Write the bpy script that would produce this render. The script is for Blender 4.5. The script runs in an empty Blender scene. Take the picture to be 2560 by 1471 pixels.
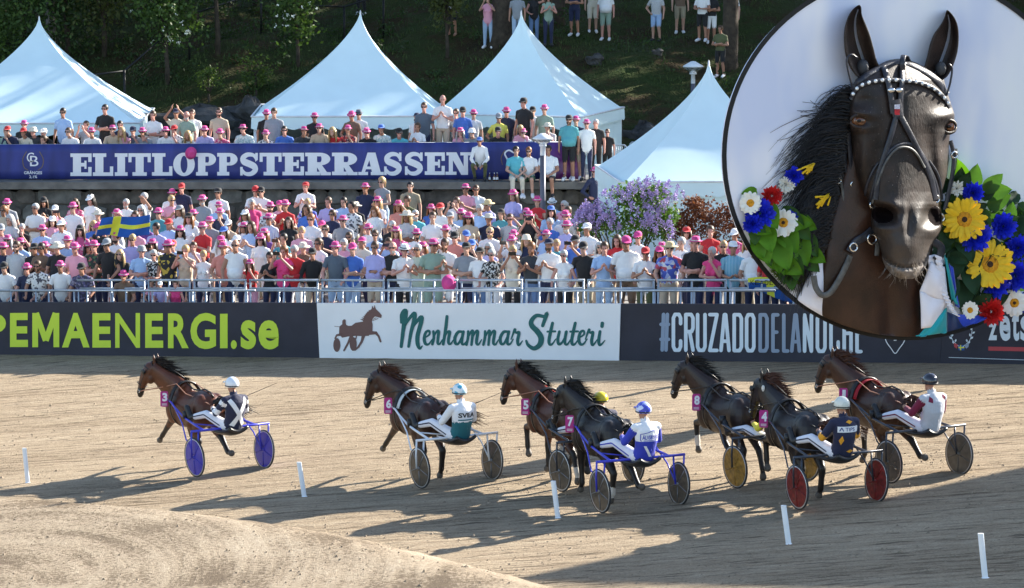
import bpy, bmesh, math, random
import numpy as np
from mathutils import Vector, Matrix, Euler
random.seed(11)
rng = np.random.default_rng(11)
SC = bpy.context.scene
COL = SC.collection

# ---------------------------------------------------------------- camera
F = 7700.0                      # focal length in photo pixels (photo 2560 x 1471)
PITCH = math.atan(0.6535 / 5.236)
CP, SP = math.cos(PITCH), math.sin(PITCH)
CAMZ = 9.476
SLOPE = 0.073                   # the banked track rises towards the right
cam_d = bpy.data.cameras.new("camera")
cam_d.sensor_width = 36.0
cam_d.lens = F / 2560.0 * 36.0
cam_d.clip_start = 0.5
cam_d.clip_end = 3000.0
cam = bpy.data.objects.new("camera", cam_d)
cam.location = (0, 0, CAMZ)
cam.rotation_euler = (math.pi / 2 - PITCH, 0, 0)
COL.objects.link(cam)
SC.camera = cam

# ---------------------------------------------------------------- sky, sun, exposure
SUNV = Vector((1.66, 1.14, 1.0)).normalized()      # direction towards the sun
W = bpy.data.worlds.new("World")
SC.world = W
W.use_nodes = True
wn = W.node_tree.nodes
for n in list(wn):
    wn.remove(n)
sky = wn.new("ShaderNodeTexSky")
sky.sky_type = 'NISHITA'
sky.sun_disc = False
sky.sun_elevation = math.asin(SUNV.z)
sky.sun_rotation = math.atan2(SUNV.x, SUNV.y)
sky.air_density = 1.0
sky.dust_density = 0.6
bg = wn.new("ShaderNodeBackground")
bg.inputs['Strength'].default_value = 0.10
wo = wn.new("ShaderNodeOutputWorld")
W.node_tree.links.new(sky.outputs[0], bg.inputs['Color'])
W.node_tree.links.new(bg.outputs[0], wo.inputs['Surface'])
sd = bpy.data.lights.new("sun", 'SUN')
sd.energy = 5.0
sd.angle = math.radians(0.5)
sd.color = (1.0, 0.93, 0.82)
sun = bpy.data.objects.new("sun", sd)
sun.rotation_euler = SUNV.to_track_quat('Z', 'Y').to_euler()
sun.location = (40, 60, 60)
COL.objects.link(sun)
SC.view_settings.view_transform = 'Standard'
SC.view_settings.look = 'None'
SC.view_settings.gamma = 1.0
SC.view_settings.exposure = 1.7
SC.view_settings.use_curve_mapping = False

# ---------------------------------------------------------------- projections from the photo into the place
CAM = np.array([0.0, 0.0, CAMZ])
def ray(sx, sy):
    x = (sx - 1280.0) / F
    y = -(sy - 735.5) / F
    return np.array([x, CP + y * SP, -SP + y * CP])
def P(sx, sy, k):
    return CAM + ray(sx, sy) * (F / k)
def G(sx, sy, h=0.0):
    d = ray(sx, sy)
    t = (CAMZ - h) / (SLOPE * d[0] - d[2])
    return CAM + d * t
def gz(x, y=0):
    return SLOPE * max(-30.0, min(30.0, x))

# ---------------------------------------------------------------- materials
MATS = {}
def lin(c):
    return tuple(((v / 12.92) if v <= 0.04045 else ((v + 0.055) / 1.055) ** 2.4) for v in c)
def mat(name, col, rough=0.7, metal=0.0, var=0.12, scale=6.0, bump=0.0, bscale=30.0, spec=0.4, sheen=0.0, coat=0.0, trans=0.0, alpha=1.0, detail=4.0):
    """Principled material whose base colour wanders a little with an object-space noise."""
    if name in MATS:
        return MATS[name]
    m = bpy.data.materials.new(name)
    m.use_nodes = True
    nt = m.node_tree
    b = nt.nodes["Principled BSDF"]
    b.inputs['Roughness'].default_value = rough
    b.inputs['Metallic'].default_value = metal
    b.inputs['Specular IOR Level'].default_value = spec
    b.inputs['Sheen Weight'].default_value = sheen
    b.inputs['Coat Weight'].default_value = coat
    b.inputs['Transmission Weight'].default_value = trans
    b.inputs['Alpha'].default_value = alpha
    tc = nt.nodes.new("ShaderNodeTexCoord")
    if var > 0:
        nz = nt.nodes.new("ShaderNodeTexNoise")
        nz.inputs['Scale'].default_value = scale
        nz.inputs['Detail'].default_value = detail
        nt.links.new(tc.outputs['Object'], nz.inputs['Vector'])
        cr = nt.nodes.new("ShaderNodeValToRGB")
        cr.color_ramp.elements[0].position = 0.3
        cr.color_ramp.elements[1].position = 0.7
        lo = tuple(max(0.0, c * (1 - var)) for c in col[:3]) + (1,)
        hi = tuple(min(0.95, c * (1 + var)) for c in col[:3]) + (1,)
        cr.color_ramp.elements[0].color = lo
        cr.color_ramp.elements[1].color = hi
        nt.links.new(nz.outputs['Fac'], cr.inputs['Fac'])
        nt.links.new(cr.outputs['Color'], b.inputs['Base Color'])
    else:
        b.inputs['Base Color'].default_value = tuple(col[:3]) + (1,)
    if bump > 0:
        n2 = nt.nodes.new("ShaderNodeTexNoise")
        n2.inputs['Scale'].default_value = bscale
        n2.inputs['Detail'].default_value = 5
        nt.links.new(tc.outputs['Object'], n2.inputs['Vector'])
        bp = nt.nodes.new("ShaderNodeBump")
        bp.inputs['Strength'].default_value = bump
        bp.inputs['Distance'].default_value = 0.05
        nt.links.new(n2.outputs['Fac'], bp.inputs['Height'])
        nt.links.new(bp.outputs['Normal'], b.inputs['Normal'])
    MATS[name] = m
    return m

def pattern_mat(name, kind, cols, scale=20.0, rough=0.8):
    """Printed cloth: stripes, checks, blotches (flat print only)."""
    if name in MATS:
        return MATS[name]
    m = bpy.data.materials.new(name)
    m.use_nodes = True
    nt = m.node_tree
    b = nt.nodes["Principled BSDF"]
    b.inputs['Roughness'].default_value = rough
    tc = nt.nodes.new("ShaderNodeTexCoord")
    cr = nt.nodes.new("ShaderNodeValToRGB")
    cr.color_ramp.interpolation = 'CONSTANT'
    n = len(cols)
    while len(cr.color_ramp.elements) < n:
        cr.color_ramp.elements.new(0.5)
    if kind == 'blotch':
        t = nt.nodes.new("ShaderNodeTexVoronoi")
        t.inputs['Scale'].default_value = scale
        sep = nt.nodes.new("ShaderNodeSeparateColor")
        nt.links.new(tc.outputs['Object'], t.inputs['Vector'])
        nt.links.new(t.outputs['Color'], sep.inputs['Color'])
        nt.links.new(sep.outputs['Red'], cr.inputs['Fac'])
        pos = [i / n for i in range(n)]
    else:
        t = nt.nodes.new("ShaderNodeTexWave")
        t.wave_type = 'BANDS'
        t.bands_direction = 'Z' if kind == 'hstripe' else 'X'
        t.inputs['Scale'].default_value = scale
        nt.links.new(tc.outputs['Object'], t.inputs['Vector'])
        nt.links.new(t.outputs['Fac'], cr.inputs['Fac'])
        pos = [i / n for i in range(n)]
    for i, c in enumerate(cols):
        e = cr.color_ramp.elements[i]
        e.position = pos[i]
        e.color = tuple(c) + (1,)
    nt.links.new(cr.outputs['Color'], b.inputs['Base Color'])
    MATS[name] = m
    return m

# ---------------------------------------------------------------- mesh helper
class MB:
    def __init__(s):
        s.v = []; s.f = []; s.mi = []
    def add(s, vs, fs, mi=0):
        o = len(s.v)
        s.v.extend([tuple(float(c) for c in p) for p in vs])
        for f in fs:
            s.f.append(tuple(i + o for i in f)); s.mi.append(mi)
        return o
    def box(s, c, d, mi=0, rz=0.0):
        x, y, z = d[0] / 2, d[1] / 2, d[2] / 2
        vs = [(-x, -y, -z), (x, -y, -z), (x, y, -z), (-x, y, -z), (-x, -y, z), (x, -y, z), (x, y, z), (-x, y, z)]
        cr, sr = math.cos(rz), math.sin(rz)
        vs = [(c[0] + a * cr - b * sr, c[1] + a * sr + b * cr, c[2] + e) for a, b, e in vs]
        s.add(vs, [(0, 3, 2, 1), (4, 5, 6, 7), (0, 1, 5, 4), (1, 2, 6, 5), (2, 3, 7, 6), (3, 0, 4, 7)], mi)
    def tube(s, pts, rad, n=8, mi=0, cap=True, lat=None, rot=0.0):
        """Tube through pts. rad: number, list, or list of (lateral, other) pairs. lat: fixed lateral axis."""
        pts = [np.array(p, float) for p in pts]
        m = len(pts)
        if not hasattr(rad, '__len__'):
            rad = [rad] * m
        rings = []
        prevx = None
        for i in range(m):
            if i == 0: t = pts[1] - pts[0]
            elif i == m - 1: t = pts[-1] - pts[-2]
            else:
                a = pts[i] - pts[i - 1]; b = pts[i + 1] - pts[i]
                t = a / (np.linalg.norm(a) + 1e-9) + b / (np.linalg.norm(b) + 1e-9)
            t = t / (np.linalg.norm(t) + 1e-9)
            if lat is not None:
                x = np.array(lat, float)
            elif prevx is not None:
                x = prevx
            else:
                x = np.array([1.0, 0, 0]) if abs(t[0]) < 0.8 else np.array([0, 0, 1.0])
            x = x - t * np.dot(x, t)
            x /= np.linalg.norm(x) + 1e-9
            prevx = x
            y = np.cross(t, x)
            r = rad[i]
            ra, rb = (r if hasattr(r, '__len__') else (r, r))
            ring = [pts[i] + x * (ra * math.cos(rot + 2 * math.pi * j / n)) + y * (rb * math.sin(rot + 2 * math.pi * j / n)) for j in range(n)]
            rings.append(ring)
        vs = [p for r in rings for p in r]
        fs = []
        for i in range(m - 1):
            for j in range(n):
                a = i * n + j; b = i * n + (j + 1) % n
                fs.append((a, b, b + n, a + n))
        if cap:
            fs.append(tuple(range(n - 1, -1, -1)))
            fs.append(tuple((m - 1) * n + j for j in range(n)))
        s.add(vs, fs, mi)
    def capsule(s, p0, p1, r0, r1, n=10, mi=0):
        """Rounded tapered limb, closed."""
        p0 = np.array(p0, float); p1 = np.array(p1, float)
        t = p1 - p0; L = np.linalg.norm(t) + 1e-9; t /= L
        pts = []; rad = []
        for a in (-0.98, -0.8, -0.45):
            pts.append(p0 + t * r0 * a); rad.append(r0 * math.sqrt(1 - a * a))
        pts.append(p0); rad.append(r0)
        pts.append(p1); rad.append(r1)
        for a in (0.45, 0.8, 0.98):
            pts.append(p1 + t * r1 * a); rad.append(r1 * math.sqrt(1 - a * a))
        s.tube(pts, rad, n, mi)
    def ellipsoid(s, c, r, n=12, m=8, mi=0, R=None):
        vs = []
        for i in range(m + 1):
            th = math.pi * (i + (0.02 if i == 0 else (-0.02 if i == m else 0))) / m
            for j in range(n):
                ph = 2 * math.pi * j / n
                p = np.array([r[0] * math.sin(th) * math.cos(ph), r[1] * math.sin(th) * math.sin(ph), r[2] * math.cos(th)])
                if R is not None: p = R @ p
                vs.append(p + np.array(c))
        fs = []
        for i in range(m):
            for j in range(n):
                a = i * n + j; b = i * n + (j + 1) % n
                fs.append((a, a + n, b + n, b))
        fs.append(tuple(range(n))); fs.append(tuple(m * n + j for j in range(n - 1, -1, -1)))
        s.add(vs, fs, mi)
    def lathe(s, prof, c=(0, 0, 0), n=20, mi=0, sx=1.0, sy=1.0):
        vs = []
        for r, z in prof:
            for j in range(n):
                a = 2 * math.pi * j / n
                vs.append((c[0] + r * sx * math.cos(a), c[1] + r * sy * math.sin(a), c[2] + z))
        fs = []
        for i in range(len(prof) - 1):
            for j in range(n):
                a = i * n + j; b = i * n + (j + 1) % n
                fs.append((a, b, b + n, a + n))
        s.add(vs, fs, mi)
    def poly(s, pts, mi=0):
        s.add(pts, [tuple(range(len(pts)))], mi)
    def quad(s, a, b, c, d, mi=0):
        s.add([a, b, c, d], [(0, 1, 2, 3)], mi)
    def prism(s, pts, off, mi=0):
        """Extrude planar polygon pts by vector off."""
        n = len(pts); o = np.array(off)
        vs = [np.array(p, float) for p in pts] + [np.array(p, float) + o for p in pts]
        fs = [tuple(range(n - 1, -1, -1)), tuple(range(n, 2 * n))]
        fs += [(i, (i + 1) % n, n + (i + 1) % n, n + i) for i in range(n)]
        s.add(vs, fs, mi)
    def mesh(s, name, mats, smooth=True):
        me = bpy.data.meshes.new(name)
        me.from_pydata(s.v, [], s.f)
        if not isinstance(mats, (list, tuple)): mats = [mats]
        for m in mats: me.materials.append(m)
        if len(mats) > 1:
            me.polygons.foreach_set("material_index", s.mi)
        if smooth:
            me.polygons.foreach_set("use_smooth", [True] * len(me.polygons))
        me.update()
        return me
    def build(s, name, mats, parent=None, smooth=True, **kw):
        return link(name, s.mesh(name, mats, smooth), parent, **kw)

def link(name, data, parent=None, loc=None, rot=None, kind=None):
    o = bpy.data.objects.new(name, data)
    COL.objects.link(o)
    if parent is not None: o.parent = parent
    if loc is not None: o.location = loc
    if rot is not None: o.rotation_euler = rot
    if kind: o["kind"] = kind
    return o
def thing(name, label, cat, loc=(0, 0, 0), rot=(0, 0, 0), group=None, scale=None):
    o = link(name, None, None, tuple(loc), tuple(rot))
    o.empty_display_size = 0.2
    if scale is not None: o.scale = scale
    return tag(o, label, cat, group)
def tag(o, label, cat, group=None, kind=None):
    o["label"] = label; o["category"] = cat
    if group: o["group"] = group
    if kind: o["kind"] = kind
    return o
def sharp(me, ang=40):
    try:
        me.set_sharp_from_angle(angle=math.radians(ang))
    except Exception:
        pass
    return me
def copy_child(o, parent):
    c = o.copy(); COL.objects.link(c); c.parent = parent
    return c
def evaluated(o):
    dg = bpy.context.evaluated_depsgraph_get()
    me = bpy.data.meshes.new_from_object(o.evaluated_get(dg))
    return me
def remesh(mb, voxel, smooth_it=4, ratio=None, factor=0.5):
    me = mb.mesh("tmp", [], True)
    o = bpy.data.objects.new("tmp", me); COL.objects.link(o)
    r = o.modifiers.new("r", 'REMESH'); r.mode = 'VOXEL'; r.voxel_size = voxel
    sm = o.modifiers.new("s", 'SMOOTH'); sm.factor = factor; sm.iterations = smooth_it
    if ratio:
        d = o.modifiers.new("d", 'DECIMATE'); d.ratio = ratio
    out = evaluated(o)
    bpy.data.objects.remove(o); bpy.data.meshes.remove(me)
    out.polygons.foreach_set("use_smooth", [True] * len(out.polygons))
    return out

TEXTS = {}
def text_mesh(body, bold=0.0, extrude=0.0, res=4):
    """Flat lettering as a mesh: x to the right, y up, starts at x=0; returns (verts, faces, width)."""
    key = (body, bold, extrude, res)
    if key in TEXTS: return TEXTS[key]
    c = bpy.data.curves.new("t", 'FONT')
    c.body = body; c.size = 1.0; c.offset = bold; c.extrude = extrude; c.resolution_u = res
    o = bpy.data.objects.new("t", c); COL.objects.link(o)
    me = evaluated(o)
    v = np.array([tuple(x.co) for x in me.vertices]) if len(me.vertices) else np.zeros((0, 3))
    f = [tuple(p.vertices) for p in me.polygons]
    bpy.data.objects.remove(o); bpy.data.curves.remove(c); bpy.data.meshes.remove(me)
    TEXTS[key] = (v, f)
    return TEXTS[key]
def put_text(mb, body, o, ux, uy, width, height, off=None, bold=0.0, mi=0, shear=0.0):
    """Fit lettering into the box o, o+ux*width, o+uy*height (unit axes)."""
    v, f = text_mesh(body, bold)
    if len(v) == 0: return
    a = v.min(0); b = v.max(0)
    o = np.array(o, float); ux = np.array(ux, float); uy = np.array(uy, float)
    d = np.zeros(3) if off is None else np.array(off, float)
    vs = []
    for p in v:
        tx = (p[0] - a[0]) / (b[0] - a[0]); ty = (p[1] - a[1]) / (b[1] - a[1])
        vs.append(o + ux * (width * (tx + shear * (ty))) + uy * (height * ty) + d)
    mb.add(vs, f, mi)
# ================================================================= the setting
def track_mat():
    m = bpy.data.materials.new("track_sand"); m.use_nodes = True
    nt = m.node_tree; N = nt.nodes; L = nt.links
    b = N["Principled BSDF"]; b.inputs['Roughness'].default_value = 0.95; b.inputs['Specular IOR Level'].default_value = 0.15
    tc = N.new("ShaderNodeTexCoord")
    def noise(sc, rz, scale, det, rough=0.6):
        mp = N.new("ShaderNodeMapping"); mp.inputs['Rotation'].default_value = (0, 0, rz); mp.inputs['Scale'].default_value = sc
        L.new(tc.outputs['Object'], mp.inputs['Vector'])
        n = N.new("ShaderNodeTexNoise"); n.inputs['Scale'].default_value = scale; n.inputs['Detail'].default_value = det; n.inputs['Roughness'].default_value = rough
        L.new(mp.outputs[0], n.inputs['Vector'])
        return n.outputs['Fac']
    yaw = math.radians(27)
    streak = noise((0.035, 2.0, 1), yaw, 3.0, 8, 0.7)
    streak2 = noise((0.05, 2.2, 1), yaw, 1.1, 6, 0.6)
    patch = noise((0.5, 0.9, 1), yaw, 0.35, 4)
    grain = noise((1, 1, 1), 0, 26, 6, 0.75)
    clod = noise((0.55, 1.2, 1), yaw, 9, 6, 0.7)
    def math_(op, a, c):
        n = N.new("ShaderNodeMath"); n.operation = op
        for i, v in enumerate((a, c)):
            if isinstance(v, (int, float)): n.inputs[i].default_value = v
            else: L.new(v, n.inputs[i])
        return n.outputs[0]
    mix = math_('ADD', math_('MULTIPLY', streak, 0.5), math_('MULTIPLY', patch, 0.28))
    mix = math_('ADD', mix, math_('MULTIPLY', clod, 0.22))
    cr = N.new("ShaderNodeValToRGB")
    e = cr.color_ramp.elements
    e[0].position = 0.39; e[0].color = (0.185, 0.136, 0.088, 1)
    e[1].position = 0.60; e[1].color = (0.50, 0.40, 0.28, 1)
    x = e.new(0.47); x.color = (0.38, 0.293, 0.197, 1)
    L.new(mix, cr.inputs['Fac'])
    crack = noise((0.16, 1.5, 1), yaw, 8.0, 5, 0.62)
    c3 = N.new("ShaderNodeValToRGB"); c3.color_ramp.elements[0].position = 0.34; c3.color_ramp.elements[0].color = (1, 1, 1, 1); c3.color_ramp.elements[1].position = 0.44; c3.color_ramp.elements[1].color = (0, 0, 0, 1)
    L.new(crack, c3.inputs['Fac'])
    gr = N.new("ShaderNodeMixRGB"); gr.blend_type = 'MULTIPLY'; gr.inputs[0].default_value = 0.75
    g2 = N.new("ShaderNodeValToRGB"); g2.color_ramp.elements[0].position = 0.36; g2.color_ramp.elements[0].color = (0.55, 0.53, 0.5, 1); g2.color_ramp.elements[1].position = 0.56; g2.color_ramp.elements[1].color = (1, 1, 1, 1)
    L.new(grain, g2.inputs['Fac']); L.new(cr.outputs[0], gr.inputs[1]); L.new(g2.outputs[0], gr.inputs[2])
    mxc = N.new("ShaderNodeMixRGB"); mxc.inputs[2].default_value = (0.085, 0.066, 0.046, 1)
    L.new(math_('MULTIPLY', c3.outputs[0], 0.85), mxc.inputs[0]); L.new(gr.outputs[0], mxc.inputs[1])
    hv = math_('ADD', math_('MULTIPLY', streak, 0.8), math_('MULTIPLY', streak2, 0.5))
    hv = math_('ADD', hv, math_('MULTIPLY', clod, 0.4))
    hv = math_('SUBTRACT', math_('ADD', hv, math_('MULTIPLY', grain, 0.5)), math_('MULTIPLY', c3.outputs[0], 0.35))
    bp = N.new("ShaderNodeBump"); bp.inputs['Strength'].default_value = 0.75; bp.inputs['Distance'].default_value = 0.16
    L.new(hv, bp.inputs['Height'])
    L.new(bp.outputs[0], b.inputs['Normal'])
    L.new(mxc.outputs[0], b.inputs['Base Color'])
    return m, noise
M_TRACK, _ = track_mat()

def infield_mat():
    m = bpy.data.materials.new("infield_sand"); m.use_nodes = True
    nt = m.node_tree; N = nt.nodes; L = nt.links
    b = N["Principled BSDF"]; b.inputs['Roughness'].default_value = 0.95; b.inputs['Specular IOR Level'].default_value = 0.15
    tc = N.new("ShaderNodeTexCoord")
    c = G(-150, 1640)
    mp = N.new("ShaderNodeMapping"); mp.inputs['Location'].default_value = (-c[0], -c[1], 0)
    L.new(tc.outputs['Object'], mp.inputs['Vector'])
    sep = N.new("ShaderNodeSeparateXYZ"); L.new(mp.outputs[0], sep.inputs[0])
    def mth(op, a, d=0.0):
        n = N.new("ShaderNodeMath"); n.operation = op
        for i, v in enumerate((a, d)):
            if isinstance(v, (int, float)): n.inputs[i].default_value = v
            else: L.new(v, n.inputs[i])
        return n.outputs[0]
    r = mth('POWER', mth('ADD', mth('POWER', sep.outputs[0], 2.0), mth('POWER', mth('MULTIPLY', sep.outputs[1], 0.62), 2.0)), 0.5)
    ang = mth('ARCTAN2', sep.outputs[1], sep.outputs[0])
    cmb = N.new("ShaderNodeCombineXYZ"); L.new(r, cmb.inputs[0]); L.new(mth('MULTIPLY', ang, 0.3), cmb.inputs[1])
    n1 = N.new("ShaderNodeTexNoise"); n1.inputs['Scale'].default_value = 2.8; n1.inputs['Detail'].default_value = 7; n1.inputs['Roughness'].default_value = 0.66
    L.new(cmb.outputs[0], n1.inputs['Vector'])
    n2 = N.new("ShaderNodeTexNoise"); n2.inputs['Scale'].default_value = 15; n2.inputs['Detail'].default_value = 7; n2.inputs['Roughness'].default_value = 0.8
    L.new(tc.outputs['Object'], n2.inputs['Vector'])
    n3 = N.new("ShaderNodeTexNoise"); n3.inputs['Scale'].default_value = 0.5; n3.inputs['Detail'].default_value = 5
    L.new(tc.outputs['Object'], n3.inputs['Vector'])
    mix = mth('ADD', mth('MULTIPLY', n1.outputs['Fac'], 0.26), mth('ADD', mth('MULTIPLY', n3.outputs['Fac'], 0.24), mth('MULTIPLY', n2.outputs['Fac'], 0.45)))
    cr = N.new("ShaderNodeValToRGB"); e = cr.color_ramp.elements
    e[0].position = 0.43; e[0].color = (0.15, 0.112, 0.075, 1)
    e[1].position = 0.58; e[1].color = (0.46, 0.38, 0.28, 1)
    x = e.new(0.485); x.color = (0.34, 0.27, 0.19, 1)
    L.new(mix, cr.inputs['Fac'])
    L.new(cr.outputs[0], b.inputs['Base Color'])
    hv = mth('ADD', mth('MULTIPLY', n1.outputs['Fac'], 0.38), mth('MULTIPLY', n2.outputs['Fac'], 0.6))
    bp = N.new("ShaderNodeBump"); bp.inputs['Strength'].default_value = 0.7; bp.inputs['Distance'].default_value = 0.13
    L.new(hv, bp.inputs['Height']); L.new(bp.outputs[0], b.inputs['Normal'])
    return m
M_INFIELD = infield_mat()
M_GROUND = mat("packed_earth", (0.16, 0.13, 0.10), 0.95, var=0.3, scale=1.2, bump=0.3)

# hoarding line, from the photo
HB0, HB1 = G(0, 888), G(2560, 912)
HU = (HB1 - HB0); HLEN = np.linalg.norm(HU[:2]); HU = HU / np.linalg.norm(HU)
HN = np.array([HU[1], -HU[0], 0.0]); HN /= np.linalg.norm(HN)       # towards the track / camera
if HN[1] > 0: HN = -HN

# big ground sheet (everything stands on or above it)
mb = MB()
xs = sorted(set([-1500, -400, -120, -60] + list(range(-30, 31, 3)) + [60, 120, 400, 1500]))
ys = [-300, -60, -10, 0, 10, 20, 30, 40, 50, 60, 70, 84, 110, 160, 300, 900, 2500]
vs = [(x, y, gz(x) - 0.012) for y in ys for x in xs]
nx = len(xs)
mb.add(vs, [(i * nx + j, i * nx + j + 1, (i + 1) * nx + j + 1, (i + 1) * nx + j) for i in range(len(ys) - 1) for j in range(nx - 1)])
mb.build("ground", M_GROUND, kind="structure")

# race track: a strip that ends under the hoarding, finely gridded with shallow harrow relief
def hl(t, off=0.0):
    return HB0 + HU * t + HN * off
mb = MB()
na, nb = 150, 120
T0, T1 = -40.0, 46.0
for j in range(nb + 1):
    off = -0.6 + 46.0 * (j / nb) ** 1.1
    for i in range(na + 1):
        t = T0 + (T1 - T0) * i / na
        p = hl(t, off)
        z = gz(p[0]) + 0.012 * math.sin(off * 9 + 0.6 * math.sin(t * 0.6)) * 0.35 + rng.normal(0, 0.004)
        mb.v.append((p[0], p[1], z + 0.008))
for j in range(nb):
    for i in range(na):
        a = j * (na + 1) + i
        mb.f.append((a, a + na + 1, a + na + 2, a + 1)); mb.mi.append(0)
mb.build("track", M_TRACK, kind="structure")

# infield berm in front: its crest hides the near strip of the track
crest = [(-700, 1205), (-300, 1222), (0, 1248), (120, 1253), (300, 1265), (480, 1286), (650, 1310), (800, 1337), (950, 1372), (1060, 1400), (1180, 1432), (1290, 1462), (1360, 1490), (1500, 1560), (1700, 1680)]
mb = MB()
rows = []
for (sx, sy) in crest:
    g0 = G(sx, sy, 0.8)
    d = np.array([0.05, 1.0, 0]) if False else np.array([g0[0] * 0.0, 1.0, 0])
    dirn = np.array([0.45, 0.9, 0.0])
    col = []
    base = g0 + dirn * 2.6; base[2] = gz(base[0]) - 0.05
    mid = g0 + dirn * 1.1; mid[2] = gz(mid[0]) + 0.5
    cr_ = g0.copy(); cr_[2] = gz(g0[0]) + 0.8
    col += [base, mid, cr_]
    for q in (0.6, 1.6, 3.2, 6, 10, 16, 24):
        p = g0 - dirn * q; p[2] = gz(p[0]) + 0.8
        col.append(p)
    rows.append(col)
m_ = len(rows[0])
fine = []
for a in range(len(rows) - 1):
    for s in range(6):
        t = s / 6
        fine.append([rows[a][i] * (1 - t) + rows[a + 1][i] * t + np.array([0, 0, rng.normal(0, 0.006) if i > 0 else 0]) for i in range(m_)])
fine.append(rows[-1])
mb.add([p for c in fine for p in c], [(i * m_ + j, (i + 1) * m_ + j, (i + 1) * m_ + j + 1, i * m_ + j + 1) for i in range(len(fine) - 1) for j in range(m_ - 1)])
o = mb.build("infield", M_INFIELD, kind="structure")

# loose clods of sand along the track
mb = MB()
for i in range(4200):
    if i < 3200:
        sx, sy = rng.uniform(-50, 2600), 905 + 560 * rng.random() ** 0.8
        p = G(sx, sy)
        if p[1] > 71: continue
    else:
        sx = rng.uniform(0, 1300); sy = 1260 + 230 * rng.random() + max(0, sx - 300) * 0.16
        p = G(sx, sy, 0.77)
    r = (abs(rng.normal(0, 0.0075)) + 0.004) if i < 3200 else abs(rng.normal(0, .006)) + .003
    a = rng.uniform(0, 6.28)
    z = p[2] + (0.008 if i < 3200 else 0.03)
    dx, dy = math.cos(a) * r * 1.6, math.sin(a) * r * 1.6
    mb.add([(p[0] + dx, p[1] + dy, z), (p[0] - dy, p[1] + dx, z), (p[0] - dx, p[1] - dy, z), (p[0] + dy, p[1] - dx, z), (p[0], p[1], z + r * 1.3)], [(0, 1, 4), (1, 2, 4), (2, 3, 4), (3, 0, 4)])
o = mb.build("sand_clods", mat("sand_clod", (0.27, 0.21, 0.145), 0.95, var=0.3, scale=3), smooth=False)
tag(o, "small loose clods of sand strewn over the track", "sand", kind="stuff")

# standing area for the crowd behind the hoarding, a stepped deck
ROWK = [(612, 113.5), (592, 110.5), (566, 107.5), (540, 104.5), (515, 101.5), (491, 98.5), (466, 96.0)]
def row_k(r, sx):
    y, k = ROWK[r]
    f = 7e-5 * (1 - r * 0.11)
    return k * (1 + f * (sx - 1280))
def row_feet(r, sx, h=1.84):
    k = row_k(r, sx)
    return P(sx, ROWK[r][0] + h * k, k)
M_CONC = mat("deck_concrete", (0.26, 0.25, 0.23), 0.9, var=0.2, scale=2.0, bump=0.15)
mb = MB()
sxs = [-900, -300, 0, 400, 800, 1200, 1600, 2000, 2600, 3400]
prev = None
strips = []
for r in range(-1, 8):
    line = []
    for sx in sxs:
        if r == -1: p = row_feet(0, sx) * 2 - (row_feet(0, sx) + row_feet(1, sx)) / 2; p = p * 1.0 + np.array([0, -0.55, 0]); p[2] = row_feet(0, sx)[2]
        elif r == 7: p = row_feet(6, sx) + np.array([0, 9.0, 0])
        else: p = row_feet(r, sx)
        line.append(p)
    strips.append(line)
bnd = []
for a in range(8):
    bnd.append([(strips[a][i] + strips[a + 1][i]) / 2 for i in range(len(sxs))])
bnd[0] = strips[0]
bnd.append(strips[8])
for r in range(7):
    lo, hi = bnd[r], bnd[r + 1]
    if r == 6: hi = strips[8]
    zz = [row_feet(r, sx)[2] - 0.004 for sx in sxs]
    n_ = len(sxs)
    vs = [(lo[i][0], lo[i][1], zz[i]) for i in range(n_)] + [(hi[i][0], hi[i][1], zz[i]) for i in range(n_)]
    vs += [(lo[i][0], lo[i][1], gz(lo[i][0]) - 0.5) for i in range(n_)] + [(hi[i][0], hi[i][1], gz(hi[i][0]) - 0.5) for i in range(n_)]
    for i in range(n_ - 1):
        mb.add([vs[i], vs[i + 1], vs[n_ + i + 1], vs[n_ + i]], [(0, 1, 2, 3)])
        mb.add([vs[2 * n_ + i], vs[2 * n_ + i + 1], vs[i + 1], vs[i]], [(0, 1, 2, 3)])
mb.build("spectator_floor", M_CONC, smooth=False, kind="structure")

# upper terrace: retaining wall with coping, stones in courses, floor
TK = 89.5
M_STONE = mat("wall_stone", (0.085, 0.076, 0.064), 0.9, var=0.75, scale=2.2, bump=0.8, bscale=9)
M_STONE2 = mat("wall_stone_pale", (0.12, 0.118, 0.105), 0.9, var=0.7, scale=2.2, bump=0.6, bscale=9)
M_MORTAR = mat("wall_mortar", (0.07, 0.065, 0.055), 0.95, var=0.4, scale=3, bump=0.4)
M_COPE = mat("coping_concrete", (0.17, 0.16, 0.145), 0.9, var=0.3, scale=2.5, bump=0.3)
TL, TR = P(-500, 458, TK), P(1508, 451, TK)
WX0, WX1 = TL[0], TR[0]
WY = TL[1]
WZ = (TL[2] + TR[2]) / 2
wall = thing("retaining_wall", "dark stone retaining wall with concrete coping below the blue terrace banner", "wall", (0, WY, WZ))
mb = MB(); mb.box(((WX0 + WX1) / 2, 0.42, -2.0), (WX1 - WX0, 0.7, 3.4)); mb.build("core", M_MORTAR, wall, smooth=False)
mb = MB(); mb.box(((WX0 + WX1) / 2, 0.3, -0.10), (WX1 - WX0 + 0.1, 0.9, 0.2)); mb.build("coping", M_COPE, wall, smooth=False)
stone_meshes = []
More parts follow.
